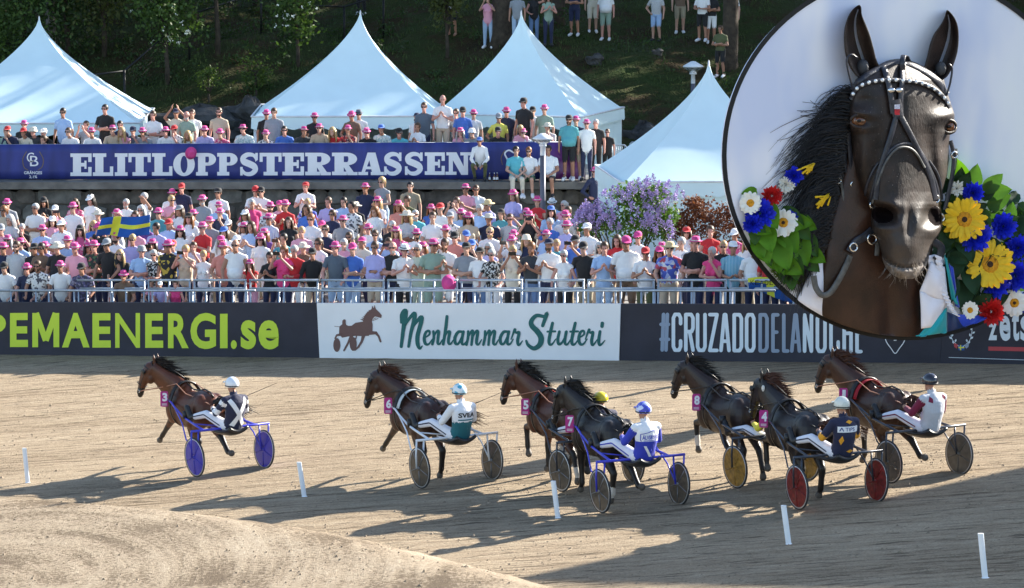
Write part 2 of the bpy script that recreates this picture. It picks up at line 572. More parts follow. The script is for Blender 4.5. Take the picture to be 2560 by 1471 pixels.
def stone_mesh(sx, sz, sd):
    mb = MB()
    n = 12
    pts = []
    for i in range(n):
        a = 2 * math.pi * i / n + rng.uniform(-0.15, 0.15)
        ca, sa = math.cos(a), math.sin(a)
        m = max(abs(ca), abs(sa)) ** 0.95
        pts.append((sx / 2 * ca / m * rng.uniform(0.94, 1.0), sz / 2 * sa / m * rng.uniform(0.93, 1.0)))
    vs = [(x, 0.05, z) for x, z in pts] + [(x * 0.97, -sd * 0.6, z * 0.97) for x, z in pts] + [(x * 0.88, -sd, z * 0.86) for x, z in pts]
    fs = [(i, (i + 1) % n, n + (i + 1) % n, n + i) for i in range(n)] + [(n + i, n + (i + 1) % n, 2 * n + (i + 1) % n, 2 * n + i) for i in range(n)] + [tuple(range(2 * n, 3 * n))]
    mb.add(vs, fs)
    return mb.mesh("stone", [M_STONE], True)
variants = {}
for w in (0.45, 0.6, 0.8, 1.05, 1.3):
    variants[w] = [stone_mesh(w, 0.42, 0.035 + 0.03 * rng.random()) for _ in range(3)]
z = -0.20
nst = 0
for course in range(4):
    hgt = rng.uniform(0.36, 0.46)
    x = WX0 + rng.uniform(0, 0.4)
    while x < WX1 - 0.3 and nst < 290:
        w = random.choice(list(variants))
        if x + w > WX1: break
        if x + w > P(-60, 460, TK)[0]:
            o = link("stone", random.choice(variants[w]), wall, (x + w / 2, 0.07, z - hgt / 2))
            o.scale = (0.97, 1, hgt / 0.44)
            o.material_slots[0].link = 'OBJECT'
            o.material_slots[0].material = M_STONE if rng.random() < 0.72 else M_STONE2
            nst += 1
        x += w
    z -= hgt
# terrace floor
mb = MB()
mb.box(((WX0 + WX1) / 2, WY + 0.77 + 2.6, WZ - 1.2), (WX1 - WX0, 5.2, 2.4))
mb.build("terrace_floor", M_CONC, smooth=False, kind="structure")

# hill
HY = [84, 91.5, 98, 101.5, 103.5, 106.5, 116, 125, 150, 200, 420]
HZ = [0.2, 0.9, 1.2, 2.6, 3.15, 4.35, 6.1, 8.2, 13, 18, 26]
def hill_z(x, y):
    b = np.interp(y, HY, HZ)
    k = min(1.0, max(0.0, (y - 98) / 5))
    return float(b + k * (0.22 * math.sin(x * 0.55 + y * 0.3) + 0.15 * math.sin(x * 1.3 - y * 0.7 + 1.0) + 0.06 * math.sin(x * 3.1 + y * 2.3)))
def hill_mat():
    m = bpy.data.materials.new("hill_turf"); m.use_nodes = True
    nt = m.node_tree; N = nt.nodes; L = nt.links
    b = N["Principled BSDF"]; b.inputs['Roughness'].default_value = 0.95; b.inputs['Specular IOR Level'].default_value = 0.1
    tc = N.new("ShaderNodeTexCoord")
    n1 = N.new("ShaderNodeTexNoise"); n1.inputs['Scale'].default_value = 0.55; n1.inputs['Detail'].default_value = 8; n1.inputs['Roughness'].default_value = 0.7
    L.new(tc.outputs['Object'], n1.inputs['Vector'])
    cr = N.new("ShaderNodeValToRGB"); e = cr.color_ramp.elements
    e[0].position = 0.33; e[0].color = (0.040, 0.032, 0.017, 1)
    e[1].position = 0.66; e[1].color = (0.042, 0.064, 0.018, 1)
    x = e.new(0.5); x.color = (0.042, 0.050, 0.017, 1)
    x = e.new(0.42); x.color = (0.055, 0.040, 0.019, 1)
    L.new(n1.outputs['Fac'], cr.inputs['Fac']); L.new(cr.outputs[0], b.inputs['Base Color'])
    n2 = N.new("ShaderNodeTexNoise"); n2.inputs['Scale'].default_value = 9; n2.inputs['Detail'].default_value = 6
    L.new(tc.outputs['Object'], n2.inputs['Vector'])
    bp = N.new("ShaderNodeBump"); bp.inputs['Strength'].default_value = 0.8; bp.inputs['Distance'].default_value = 0.25
    L.new(n2.outputs['Fac'], bp.inputs['Height']); L.new(bp.outputs[0], b.inputs['Normal'])
    return m
M_HILL = hill_mat()
mb = MB()
hx = list(np.arange(-45, 60.1, 0.75)); hx = [-300, -120, -70] + hx + [90, 160, 320]
hy = list(np.arange(90.5, 126, 0.75)) + [130, 138, 150, 175, 200, 300, 420]
for y in hy:
    for x in hx:
        mb.v.append((x, y, hill_z(x, y) + rng.normal(0, 0.03)))
nx = len(hx)
for j in range(len(hy) - 1):
    for i in range(nx - 1):
        a = j * nx + i
        mb.f.append((a, a + 1, a + nx + 1, a + nx)); mb.mi.append(0)
mb.build("hillside", M_HILL, kind="structure")

# grass tufts on the hill (nobody could count them)
mb = MB()
M_GRASS = mat("hill_grass", (0.052, 0.076, 0.021), 0.9, var=0.55, scale=0.8)
for i in range(15000):
    sx = rng.uniform(-30, 1950)
    y = rng.uniform(100.5, 119)
    x = (sx - 1280) / F * y
    z = hill_z(x, y)
    h = rng.uniform(0.06, 0.2); a = rng.uniform(0, 6.28); w = 0.02
    lx, ly = rng.normal(0, 0.06), rng.normal(0, 0.06)
    mb.add([(x - w * math.cos(a), y - w * math.sin(a), z - 0.02), (x + w * math.cos(a), y + w * math.sin(a), z - 0.02), (x + lx, y + ly, z + h)], [(0, 1, 2)])
    mb.add([(x + 0.05, y - w, z - 0.02), (x + 0.05, y + w, z - 0.02), (x + 0.05 - lx, y + ly, z + h * 0.8)], [(0, 1, 2)])
o = mb.build("grass", M_GRASS, smooth=False)
tag(o, "dark grass tufts growing over the shaded hillside", "grass", kind="stuff")

# sand thrown up behind hooves and wheels
mb = MB()
for (sx, sy, n_, h) in ((2330, 1172, 150, .5), (2215, 1238, 130, .6), (1990, 1275, 90, .4), (1960, 1236, 130, .45), (1850, 1238, 70, .4), (1560, 1262, 90, .35), (1130, 1200, 60, .3), (600, 1172, 60, .3)):
    c = G(sx, sy)
    for i in range(n_):
        p = c + np.array([rng.normal(.1, .28), rng.normal(-.1, .25), abs(rng.normal(0, h * .5))]); r = rng.uniform(.004, .011)
        mb.add([p + rng.normal(0, r, 3) for _ in range(4)], [(0, 1, 2), (0, 1, 3), (0, 2, 3), (1, 2, 3)])
o = mb.build("sand_spray", MATS["sand_clod"], smooth=False)
tag(o, "grains of sand thrown up behind the hooves and sulky wheels", "sand", kind="stuff")
# ================================================================= boards, rails, banner
def plane_hit(sx, sy, p0, n, off=0.0):
    d = ray(sx, sy); p = np.array(p0) + np.array(n) * off
    t = np.dot(p - CAM, n) / np.dot(d, n)
    return CAM + d * t
def hoard(sx, sy, off=0.0):
    return plane_hit(sx, sy, HB0, HN, off)
def ribbon(pts, w, closed=False, caps=5):
    """Flat stroke polygons (list of convex polys) along a 2-D polyline with round ends."""
    pts = [np.array(p, float) for p in pts]
    ws = w if hasattr(w, '__len__') else [w] * len(pts)
    n = len(pts); L = []; R = []
    if len(ws) != n: ws = list(np.interp(np.linspace(0, 1, n), np.linspace(0, 1, len(ws)), ws))
    for i in range(n):
        if i == 0: t = pts[1] - pts[0]
        elif i == n - 1: t = pts[-1] - pts[-2]
        else:
            a = pts[i] - pts[i - 1]; b = pts[i + 1] - pts[i]
            t = a / (np.linalg.norm(a) + 1e-9) + b / (np.linalg.norm(b) + 1e-9)
        t = t / (np.linalg.norm(t) + 1e-9)
        nn = np.array([-t[1], t[0]])
        L.append(pts[i] + nn * ws[i] / 2); R.append(pts[i] - nn * ws[i] / 2)
    polys = [[R[i], R[i + 1], L[i + 1], L[i]] for i in range(n - 1)]
    if caps:
        for (c, q, t) in ((pts[0], ws[0], pts[0] - pts[1]), (pts[-1], ws[-1], pts[-1] - pts[-2])):
            t = t / (np.linalg.norm(t) + 1e-9); a0 = math.atan2(t[1], t[0])
            polys.append([c + q / 2 * np.array([math.cos(a0 + u), math.sin(a0 + u)]) for u in np.linspace(-math.pi / 2, math.pi / 2, caps + 2)])
    return polys
def spline(pts, k=5):
    """Catmull-Rom through 2-D points."""
    p = [np.array(q, float) for q in pts]
    p = [2 * p[0] - p[1]] + p + [2 * p[-1] - p[-2]]
    out = []
    for i in range(1, len(p) - 2):
        for s in range(k):
            t = s / k
            out.append(0.5 * ((2 * p[i]) + (-p[i - 1] + p[i + 1]) * t + (2 * p[i - 1] - 5 * p[i] + 4 * p[i + 1] - p[i + 2]) * t * t + (-p[i - 1] + 3 * p[i] - 3 * p[i + 1] + p[i + 2]) * t ** 3))
    out.append(p[-2])
    return out
class Print:
    """Flat print on a vertical board: polygons given in photo pixels, laid on the board a fraction of a millimetre apart."""
    def __init__(s, hit, base):
        s.hit = hit; s.base = np.array(base); s.mb = MB(); s.n = 0
    def poly(s, pts, mi=0):
        s.n += 1
        off = 0.006 + 0.0004 * (s.n % 14)
        s.mb.poly([s.hit(p[0], p[1], off) - s.base for p in pts], mi)
    def polys(s, ps, mi=0):
        for p in ps: s.poly(p, mi)
    def letter(s, ch, x0, y0, x1, y1, bold=0.0, mi=0, shear=0.0):
        o = s.hit(x0, y1, 0.007); a = s.hit(x1, y1, 0.007); b = s.hit(x0, y0, 0.007)
        ux = a - o; w = np.linalg.norm(ux); uy = b - o; h = np.linalg.norm(uy)
        put_text(s.mb, ch, o - s.base, ux / w, uy / h, w, h, None, bold, mi, shear)
    def build(s, name, mats, parent):
        return s.mb.build(name, mats, parent, smooth=False)

M_DARKB = mat("board_charcoal", (0.024, 0.025, 0.040), 0.65, var=0.2, scale=1.5, bump=0.3, bscale=2.2)
M_WHITEB = mat("board_white", (0.80, 0.82, 0.84), 0.55, var=0.03, scale=1.5, bump=0.3, bscale=2.0)
M_LIME = mat("print_lime", (0.56, 0.72, 0.05), 0.6, var=0.02)
M_PALE = mat("print_pale_blue", (0.66, 0.76, 0.84), 0.6, var=0.02)
M_MUTED = mat("print_muted_blue", (0.26, 0.33, 0.44), 0.6, var=0.02)
M_TEAL = mat("print_teal", (0.012, 0.125, 0.12), 0.6, var=0.02)
M_BROWNP = mat("print_brown", (0.155, 0.085, 0.075), 0.6, var=0.02)
M_REDP = mat("print_red", (0.45, 0.06, 0.07), 0.6, var=0.02)
M_FLAGB = mat("flag_blue", (0.012, 0.09, 0.36), 0.75, var=0.06, scale=4)
M_FLAGY = mat("flag_yellow", (0.66, 0.68, 0.05), 0.75, var=0.05, scale=4)
M_WHITEP = mat("print_white", (0.78, 0.80, 0.84), 0.6, var=0.02)
M_STEELDARK = mat("board_back_steel", (0.2, 0.2, 0.21), 0.5, 0.6)

def board(sx0, sx1, ytop0, ytop1, m, label, offset=0.0):
    b0, b1 = hoard(sx0, 0, offset), hoard(sx1, 0, offset)
    p00 = b0.copy(); p00[2] = gz(b0[0]) + 0.005
    p01 = b1.copy(); p01[2] = gz(b1[0]) + 0.005
    p10 = hoard(sx0, ytop0, offset); p11 = hoard(sx1, ytop1, offset)
    base = (p00 + p01) / 2
    t = thing("advertising_hoarding", label, "hoarding", base, group="advertising hoardings along the track")
    mb = MB()
    n = 40
    back = -HN * 0.09
    front = []
    for i in range(n + 1):
        s = i / n
        lo = p00 * (1 - s) + p01 * s; hi = p10 * (1 - s) + p11 * s
        col = []
        for j in range(6):
            u = j / 5
            w = 0.004 * math.sin(7 * s * (sx1 - sx0) / 300 + u * 4) * math.sin(math.pi * u) * math.sin(math.pi * s)
            col.append(lo * (1 - u) + hi * u - HN * abs(w) - base)
        front.append(col)
    o = mb.add([p for c in front for p in c], [(i * 6 + j, (i + 1) * 6 + j, (i + 1) * 6 + j + 1, i * 6 + j + 1) for i in range(n) for j in range(5)])
    fr = [p00 - base, p01 - base, p11 - base, p10 - base]
    bk = [p + back for p in fr]
    mb.add(fr + bk, [(7, 6, 5, 4), (0, 4, 5, 1), (3, 2, 6, 7), (0, 3, 7, 4), (1, 5, 6, 2)])
    mb.build("panel", m, t)
    return t, base

# --- lime lettering board
t, base = board(-420, 791.2, 755, 758, M_DARKB, "charcoal advertising hoarding with large lime green lettering ending in .se")
pr = Print(hoard, base)
dy = lambda x: 0.0025 * x
for ch, x0, x1, y0, y1 in (("N", -410, -345, 783, 870), ("A", -340, -268, 783, 870), ("P", -60, 15, 783, 869), ("E", 25, 70, 783, 868), ("M", 81, 148, 783, 868.5), ("A", 155, 224, 783, 869), ("E", 231, 277, 783.5, 869.5),
                           ("N", 288, 350, 783.5, 870), ("E", 363, 408, 784, 870), ("R", 420, 472, 784, 871), ("G", 476, 540, 783, 873), ("I", 550, 569, 785, 871), (".", 577, 592, 851, 873),
                           ("s", 602, 640, 801, 873.5), ("e", 646, 697, 801, 874)):
    if x1 < -250: continue
    if ch == 'M':
        for q in ([(88, y0), (88, y1)], [(141, y0), (141, y1)], [(90, y0), (114.5, 852)], [(139, y0), (114.5, 852)]): pr.polys(ribbon(q, 14.5, caps=0))
        continue
    pr.letter(ch, x0, y0, x1, y1, bold=0.012 if ch in 'MN' else 0.035)
pr.build("lettering", M_LIME, t)

# --- white stud farm board with script lettering and trotter emblem
t, base = board(791.8, 1551.4, 758.5, 760, M_WHITEB, "white advertising hoarding with green script lettering and brown trotting horse emblem", 0.02)
hit2 = lambda x, y, o: hoard(x, y, o + 0.02)
pr = Print(hit2, base)
Z = lambda x, y: (770 + x / 3.1675, 750 + y / 3.1675)
def zs(pts): return [Z(*p) for p in pts]
def script(pts, w, k=6):
    ws = w if not hasattr(w, '__len__') else w
    sp = spline(zs(pts), k)
    if hasattr(ws, '__len__'):
        ws = list(np.interp(np.linspace(0, 1, len(sp)), np.linspace(0, 1, len(ws)), np.array(ws) / 3.1675))
    else: ws = ws / 3.1675
    pr.polys(ribbon(sp, ws))
# M
script([(738, 180), (745, 120), (770, 88), (768, 140), (752, 250), (738, 370)], [20, 36, 40, 40, 30, 26])
script([(752, 240), (790, 165), (840, 108), (842, 150), (815, 260), (796, 370)], [10, 22, 32, 34, 28, 22])
script([(806, 270), (840, 200), (895, 138), (895, 180), (868, 280), (868, 350), (885, 385), (904, 366)], [10, 20, 34, 34, 34, 32, 22, 10])
# lower case letters
def l_e(x):
    script([(x, 305), (x + 42, 275), (x + 40, 246), (x + 15, 258), (x + 2, 305), (x + 12, 348), (x + 38, 350), (x + 68, 310)], [10, 16, 18, 22, 26, 24, 16, 9])
def l_n(x):
    script([(x, 250), (x + 4, 300), (x - 8, 352)], [20, 22, 20]); script([(x, 300), (x + 26, 252), (x + 42, 252), (x + 36, 310), (x + 36, 345), (x + 52, 348), (x + 72, 315)], [10, 18, 24, 24, 22, 16, 8])
def l_m(x):
    script([(x, 250), (x - 2, 300), (x - 14, 356)], [20, 22, 20]); script([(x - 4, 305), (x + 24, 252), (x + 36, 255), (x + 26, 356)], [10, 18, 24, 20]); script([(x + 32, 305), (x + 60, 252), (x + 76, 254), (x + 66, 320), (x + 68, 348), (x + 84, 352), (x + 106, 315)], [10, 18, 24, 24, 22, 16, 8])
def l_a(x):
    script([(x + 58, 252), (x + 28, 256), (x + 3, 300), (x + 8, 345), (x + 32, 345), (x + 60, 290), (x + 70, 252)], [20, 24, 26, 24, 18, 18, 22]); script([(x + 68, 255), (x + 58, 320), (x + 62, 350), (x + 82, 348), (x + 104, 312)], [24, 24, 22, 16, 8])
def l_r(x):
    script([(x, 312), (x + 16, 268), (x + 30, 236)], [10, 16, 24]); script([(x + 28, 240), (x + 40, 262), (x + 62, 258), (x + 52, 320), (x + 56, 355), (x + 70, 352), (x + 90, 325)], [20, 16, 24, 26, 22, 16, 8])
l_e(918); l_n(992)
script([(1100, 132), (1088, 240), (1070, 352)], [24, 26, 22]); script([(1078, 300), (1104, 256), (1122, 256), (1112, 310), (1114, 345), (1130, 348), (1150, 318)], [10, 18, 24, 24, 22, 16, 8])
l_a(1160); l_m(1268); l_m(1402); l_a(1520); l_r(1608)
# S
script([(1858, 205), (1890, 110), (1872, 132), (1810, 125), (1770, 165), (1772, 205), (1815, 250), (1845, 300), (1835, 355), (1790, 385), (1745, 360), (1728, 325)], [26, 34, 26, 30, 36, 40, 44, 46, 42, 34, 26, 18])
# tuteri
def l_t(x):
    script([(x + 40, 185), (x + 25, 250), (x + 12, 320), (x + 18, 352), (x + 38, 350), (x + 66, 310)], [24, 26, 26, 24, 16, 8]); script([(x, 252), (x + 62, 250)], [16, 16])
l_t(1896)
script([(1990, 252), (1978, 310), (1985, 350), (2010, 340), (2036, 295), (2046, 252)], [22, 24, 24, 18, 18, 22]); script([(2044, 256), (2034, 315), (2038, 350), (2056, 350), (2078, 315)], [24, 24, 22, 16, 8])
l_t(2076); l_e(2142)
script([(2196, 312), (2212, 268), (2226, 238)], [10, 16, 24]); script([(2224, 242), (2236, 262), (2256, 258), (2246, 320), (2250, 355), (2264, 352), (2290, 315)], [20, 16, 24, 26, 22, 16, 8])
script([(2312, 252), (2302, 320), (2308, 355), (2324, 352), (2350, 322)], [24, 26, 24, 16, 8]); script([(2330, 186), (2328, 210)], [28, 28])
pr.build("lettering", M_TEAL, t)
pr = Print(hit2, base)
# trotter emblem
body = [(248, 212), (268, 196), (300, 198), (318, 206), (345, 205), (375, 182), (435, 172), (462, 150), (500, 150), (512, 196), (510, 250), (480, 285), (430, 288), (385, 285), (320, 290), (270, 300), (245, 270), (247, 236)]
pr.poly(zs(body))
pr.polys([zs([(435, 172), (445, 130), (468, 98), (502, 74), (530, 66), (545, 80), (566, 100), (584, 122), (580, 144), (562, 140), (530, 132), (512, 150), (505, 176), (470, 190)])])
pr.polys([zs([(502, 78), (508, 45), (522, 70)]), zs([(520, 70), (526, 40), (538, 74)])])
for k in range(7):
    x, y = 500 - k * 10.5, 80 + k * 12
    pr.poly(zs([(x, y), (x - 26, y + 2), (x + 2, y + 16)]))
pr.polys([zs([(270, 205), (272, 165), (284, 154), (298, 158), (298, 184), (304, 205)])])
pr.polys(ribbon(zs([(490, 262), (538, 262), (560, 290), (574, 330)]), [10, 8, 5, 5]))
pr.polys(ribbon(zs([(440, 280), (425, 330), (400, 372), (372, 398)]), [9, 6, 5, 4]))
pr.polys(ribbon(zs([(345, 285), (318, 340), (284, 402)]), [9, 5, 4]))
pr.polys(ribbon(zs([(262, 275), (228, 280), (215, 305)]), [7, 5, 4]))
pr.polys(ribbon(zs([(385, 280), (378, 310), (360, 330)]), [3, 3, 3]))
pr.polys(ribbon(zs([(210, 210), (250, 213)]), 1.2)); pr.polys(ribbon(zs([(512, 165), (556, 148)]), 1.2)); pr.polys(ribbon(zs([(514, 155), (540, 142)]), 1.2))
for cx, cy, rx, ry in ((228, 358, 28, 55), (358, 350, 28, 55)):
    pr.poly(zs([(cx + rx * math.cos(a), cy + ry * math.sin(a)) for a in np.linspace(0, 2 * math.pi, 24, endpoint=False)]))
pr.build("emblem", M_BROWNP, t)

# --- hashtag board
t, base = board(1552.0, 2364, 760, 763, M_DARKB, "charcoal advertising hoarding with narrow pale blue hashtag lettering and a shield emblem")
CONDENSED = {
    'C': [[(1, .74), (1, .9), (.78, 1), (.22, 1), (0, .9), (0, .1), (.22, 0), (.78, 0), (1, .1), (1, .26)]],
    'R': [[(0, 0), (0, 1), (.75, 1), (1, .9), (1, .62), (.8, .52), (.05, .52)], [(.55, .5), (1, 0)]],
    'U': [[(0, 1), (0, .1), (.22, 0), (.78, 0), (1, .1), (1, 1)]],
    'Z': [[(0, 1), (1, 1), (0, 0), (1, 0)]],
    'A': [[(0, 0), (.42, 1), (.58, 1), (1, 0)], [(.2, .26), (.8, .26)]],
    'D': [[(0, 0), (0, 1), (.75, 1), (1, .9), (1, .1), (.75, 0), (0, 0)]],
    'O': [[(0, .5), (0, .1), (.22, 0), (.78, 0), (1, .1), (1, .9), (.78, 1), (.22, 1), (0, .9), (0, .5)]],
    'E': [[(1, 1), (0, 1), (0, 0), (1, 0)], [(0, .52), (.8, .52)]],
    'L': [[(0, 1), (0, 0), (1, 0)]],
    'N': [[(0, 0), (0, 1)], [(0, 1), (1, 0)], [(1, 0), (1, 1)]],
    'H': [[(0, 0), (0, 1)], [(0, .5), (1, .5)], [(1, 0), (1, 1)]],
    '#': [[(.16, 0), (.34, 1)], [(.66, 0), (.84, 1)], [(0, .72), (1, .72)], [(0, .3), (1, .3)]],
}
pr = Print(hoard, base)
pr2 = Print(hoard, base)
for ch, x0, x1, mi in (("#", 1648, 1676, 1), ("C", 1679, 1706, 0), ("R", 1710, 1737, 0), ("U", 1739.5, 1767, 0), ("Z", 1770, 1797, 0), ("A", 1798, 1827, 0), ("D", 1831, 1858, 0), ("O", 1862, 1889, 0),
                       ("D", 1896, 1922, 1), ("E", 1928, 1949, 1), ("L", 1955, 1974, 1), ("A", 1975, 2003, 1), ("N", 2007, 2033, 0), ("O", 2039, 2067, 0), ("C", 2073, 2100, 0), ("H", 2106, 2132, 0), ("E", 2138, 2157, 0)):
    w = 9.0
    yt, yb = 782 + (x0 - 1648) * 0.004, 880 + (x0 - 1648) * 0.008
    for st in CONDENSED[ch]:
        pts = [(x0 + w / 2 + (x1 - x0 - w) * a, yb - w / 2 - (yb - yt - w) * b) for a, b in st]
        for i in range(len(pts) - 1):
            (pr2 if mi else pr).polys(ribbon([pts[i], pts[i + 1]], w, caps=3))
pr.build("lettering", M_PALE, t)
pr2.build("lettering", M_MUTED, t)
pr = Print(hoard, base)
sh = spline([(2210, 815), (2214, 850), (2228, 872), (2238, 884), (2248, 872), (2262, 850), (2266, 815), (2238, 806), (2210, 815)], 5)
pr.polys(ribbon(sh, 2.2)); pr.polys(ribbon(spline([(2226, 822), (2236, 850), (2252, 838)], 4), 5, caps=2))
pr.build("shield_emblem", M_WHITEP, t)

# --- fourth board with laurel wreath
t, base = board(2364.6, 3000, 763, 764, M_DARKB, "charcoal advertising hoarding with laurel wreath, small flags and red underline")
pr = Print(hoard, base)
for s in (-1, 1):
    pr.polys(ribbon(spline([(2403 + s * 4, 868), (2403 + s * 22, 850), (2403 + s * 27, 822), (2403 + s * 20, 798)], 4), 1.4))
    for (a, b, r) in ((12, 866, .5), (20, 856, .2), (27, 845, -.2), (14, 852, .9), (22, 838, .7), (31, 832, -.4), (25, 822, .4), (33, 816, -.5)):
        c = np.array((2403 + s * a, b)); d = np.array((s * math.cos(1.0 + r), -math.sin(1.0 + r)))
        pr.polys(ribbon([c - d * 4, c, c + d * 4], [1, 5, 1], caps=0))
pr.letter("z", 2471, 806, 2493, 851, 0.03); pr.letter("e", 2499, 790, 2526, 853, 0.03); pr.letter("t", 2530, 770, 2548, 853, 0.03); pr.letter("s", 2551, 790, 2578, 853, 0.03)
pr.polys(ribbon([(2372, 894), (2700, 905)], 1.2))
pr.build("lettering", M_PALE, t)
pr = Print(hoard, base); pr.poly([(2471, 867), (2700, 871), (2700, 882), (2471, 877)]); pr.build("underline", M_REDP, t)
pr = Print(hoard, base)
pr.poly([(2396, 863), (2411, 863), (2411, 876), (2396, 876)], 0); pr.poly([(2400, 863), (2403, 863), (2403, 876), (2400, 876)], 1); pr.poly([(2396, 868), (2411, 868), (2411, 871), (2396, 871)], 1)
pr.poly([(2384, 857), (2395, 862), (2392, 872), (2386, 868)], 2); pr.poly([(2412, 862), (2423, 857), (2421, 868), (2415, 872)], 3)
pr.build("flag_emblem", [M_FLAGB, M_FLAGY, M_REDP, M_MUTED], t)

# ---------------------------------------------------------------- galvanised rails
M_GALV = mat("galvanised_tube", (0.42, 0.47, 0.52), 0.45, 0.75, var=0.15, scale=8)
def rail_section(sx0, sx1, y0, y1, off, posts, label, group, down, low=None, lowname="lower_rail"):
    a, b = hoard(sx0, y0, off), hoard(sx1, y1, off)
    base = (a + b) / 2; base[2] = gz(base[0])
    t = thing("spectator_rail", label, "railing", base, group=group)
    mb = MB(); mb.tube([a - base, b - base], 0.026, 10); mb.build("top_rail", M_GALV, t)
    if low is not None:
        c, d = hoard(sx0, low, off), hoard(sx1, low, off)
        mb = MB(); mb.tube([c - base, d - base], 0.024, 10); mb.build(lowname, M_GALV, t)
    pm = None
    for sx in posts:
        q = (sx - sx0) / (sx1 - sx0)
        p = a * (1 - q) + b * q
        bot = p.copy(); bot[2] = down
        mb = MB(); mb.tube([p - base, np.array([p[0], p[1], gz(p[0])]) - base], 0.022, 8); mb.build("post", M_GALV, t)
    return t
RG1 = "lower row of crowd rails behind the hoardings"
RG2 = "upper row of crowd rails behind the hoardings"
xs1 = [-30, 640, 1290, 1940]
marks = ["the lime green lettering", "the brown horse emblem", "the charcoal hashtag lettering"]
for i in range(3):
    ps = []
    x = xs1[i] + 60
    while x < xs1[i + 1] - 10:
        ps.append(x); x += 65 if (len(ps) % 2) else 33
    rail_section(xs1[i] + 2, xs1[i + 1] - 2, 727, 727, -0.45, ps, "galvanised lower crowd rail behind the hoarding with " + marks[i], RG1, 0.3)
xs2 = [190, 366, 480, 620, 800, 965, 1148, 1310, 1465, 1640, 1820, 1990]
lm = ["the lime letter A", "the second lime E", "the lime letters R and G", "the lime letters s and e", "the brown horse emblem", "the script M", "the script letters n and h", "the script letters m and a",
      "the script S", "the hash sign", "the pale letters A and D"]
for i in range(11):
    a, b = xs2[i] + 4, xs2[i + 1] - 4
    n = max(2, int((b - a) / 58))
    rail_section(a, b, 701, 701, -0.95, [a + 2] + [a + (b - a) * j / n for j in range(1, n)] + [b - 2], "galvanised two-bar crowd rail section above " + lm[i], RG2, 0.3, low=721.5)

# ---------------------------------------------------------------- blue terrace banner
BY = WY + 0.46
def banner_hit(sx, sy, off=0.0):
    d = ray(sx, sy); t = (BY - off) / d[1]
    return CAM + d * t
def banner_mat():
    m = bpy.data.materials.new("banner_blue"); m.use_nodes = True
    nt = m.node_tree; N = nt.nodes; L = nt.links
    b = N["Principled BSDF"]; b.inputs['Roughness'].default_value = 0.6
    tc = N.new("ShaderNodeTexCoord"); sep = N.new("ShaderNodeSeparateXYZ"); L.new(tc.outputs['Object'], sep.inputs[0])
    n1 = N.new("ShaderNodeTexNoise"); n1.inputs['Scale'].default_value = 1.1; n1.inputs['Detail'].default_value = 6
    mp = N.new("ShaderNodeMapping"); mp.inputs['Scale'].default_value = (2.5, 1, 0.6); L.new(tc.outputs['Object'], mp.inputs[0]); L.new(mp.outputs[0], n1.inputs['Vector'])
    cr = N.new("ShaderNodeValToRGB"); e = cr.color_ramp.elements
    e[0].position = 0.35; e[0].color = (0.02, 0.03, 0.16, 1); e[1].position = 0.72; e[1].color = (0.035, 0.05, 0.27, 1)
    L.new(n1.outputs['Fac'], cr.inputs['Fac'])
    cr2 = N.new("ShaderNodeValToRGB"); e = cr2.color_ramp.elements
    e[0].position = 0.3; e[0].color = (0.05, 0.02, 0.22, 1); e[1].position = 0.75; e[1].color = (0.60, 0.45, 0.66, 1)
    x = e.new(0.5); x.color = (0.25, 0.04, 0.26, 1)
    n2 = N.new("ShaderNodeTexNoise"); n2.inputs['Scale'].default_value = 1.6; n2.inputs['Detail'].default_value = 7; L.new(tc.outputs['Object'], n2.inputs['Vector']); L.new(n2.outputs['Fac'], cr2.inputs['Fac'])
    mr = N.new("ShaderNodeMapRange"); mr.inputs['From Min'].default_value = banner_hit(1352, 400)[0]; mr.inputs['From Max'].default_value = banner_hit(1400, 400)[0]
    L.new(sep.outputs[0], mr.inputs['Value'])
    mx = N.new("ShaderNodeMixRGB"); L.new(mr.outputs[0], mx.inputs['Fac']); L.new(cr.outputs[0], mx.inputs[1]); L.new(cr2.outputs[0], mx.inputs[2])
    L.new(mx.outputs[0], b.inputs['Base Color'])
    return m
a = banner_hit(-420, 364); b = banner_hit(1462, 355)
bt = thing("terrace_banner", "long dark blue banner with white slab lettering along the terrace edge", "banner", (0, BY, WZ))
btb = np.array([0, BY, WZ])
mb = MB()
n = 120
for i in range(n + 1):
    s = i / n
    x = a[0] + (b[0] - a[0]) * s
    zt = a[2] + (b[2] - a[2]) * s
    for j in range(5):
        u = j / 4
        mb.v.append((x, 0.012 * math.sin(x * 3.1 + u * 3) * math.sin(math.pi * u) + 0.012, (WZ + 0.03) * (1 - u) + zt * u - WZ))
for i in range(n):
    for j in range(4):
        q = i * 5 + j
        mb.f.append((q, q + 5, q + 6, q + 1)); mb.mi.append(0)
M_BANNER = banner_mat()
o = mb.build("cloth", M_BANNER, bt)
sol = o.modifiers.new("thickness", 'SOLIDIFY'); sol.thickness = 0.02; sol.offset = 1.0
mb = MB()
mb.tube([(a[0], 0.05, a[2] - WZ - 0.02), (b[0], 0.05, b[2] - WZ - 0.02)], 0.025, 8)
for i in range(19):
    s = i / 18; x = a[0] + (b[0] - a[0]) * s; z = a[2] + (b[2] - a[2]) * s - WZ
    mb.tube([(x, 0.05, z), (x, 0.05, 0)], 0.025, 6)
mb.build("railing", M_GALV, bt)
bhit = lambda x, y, o: banner_hit(x, y, o + 0.012)
pr = Print(bhit, btb)
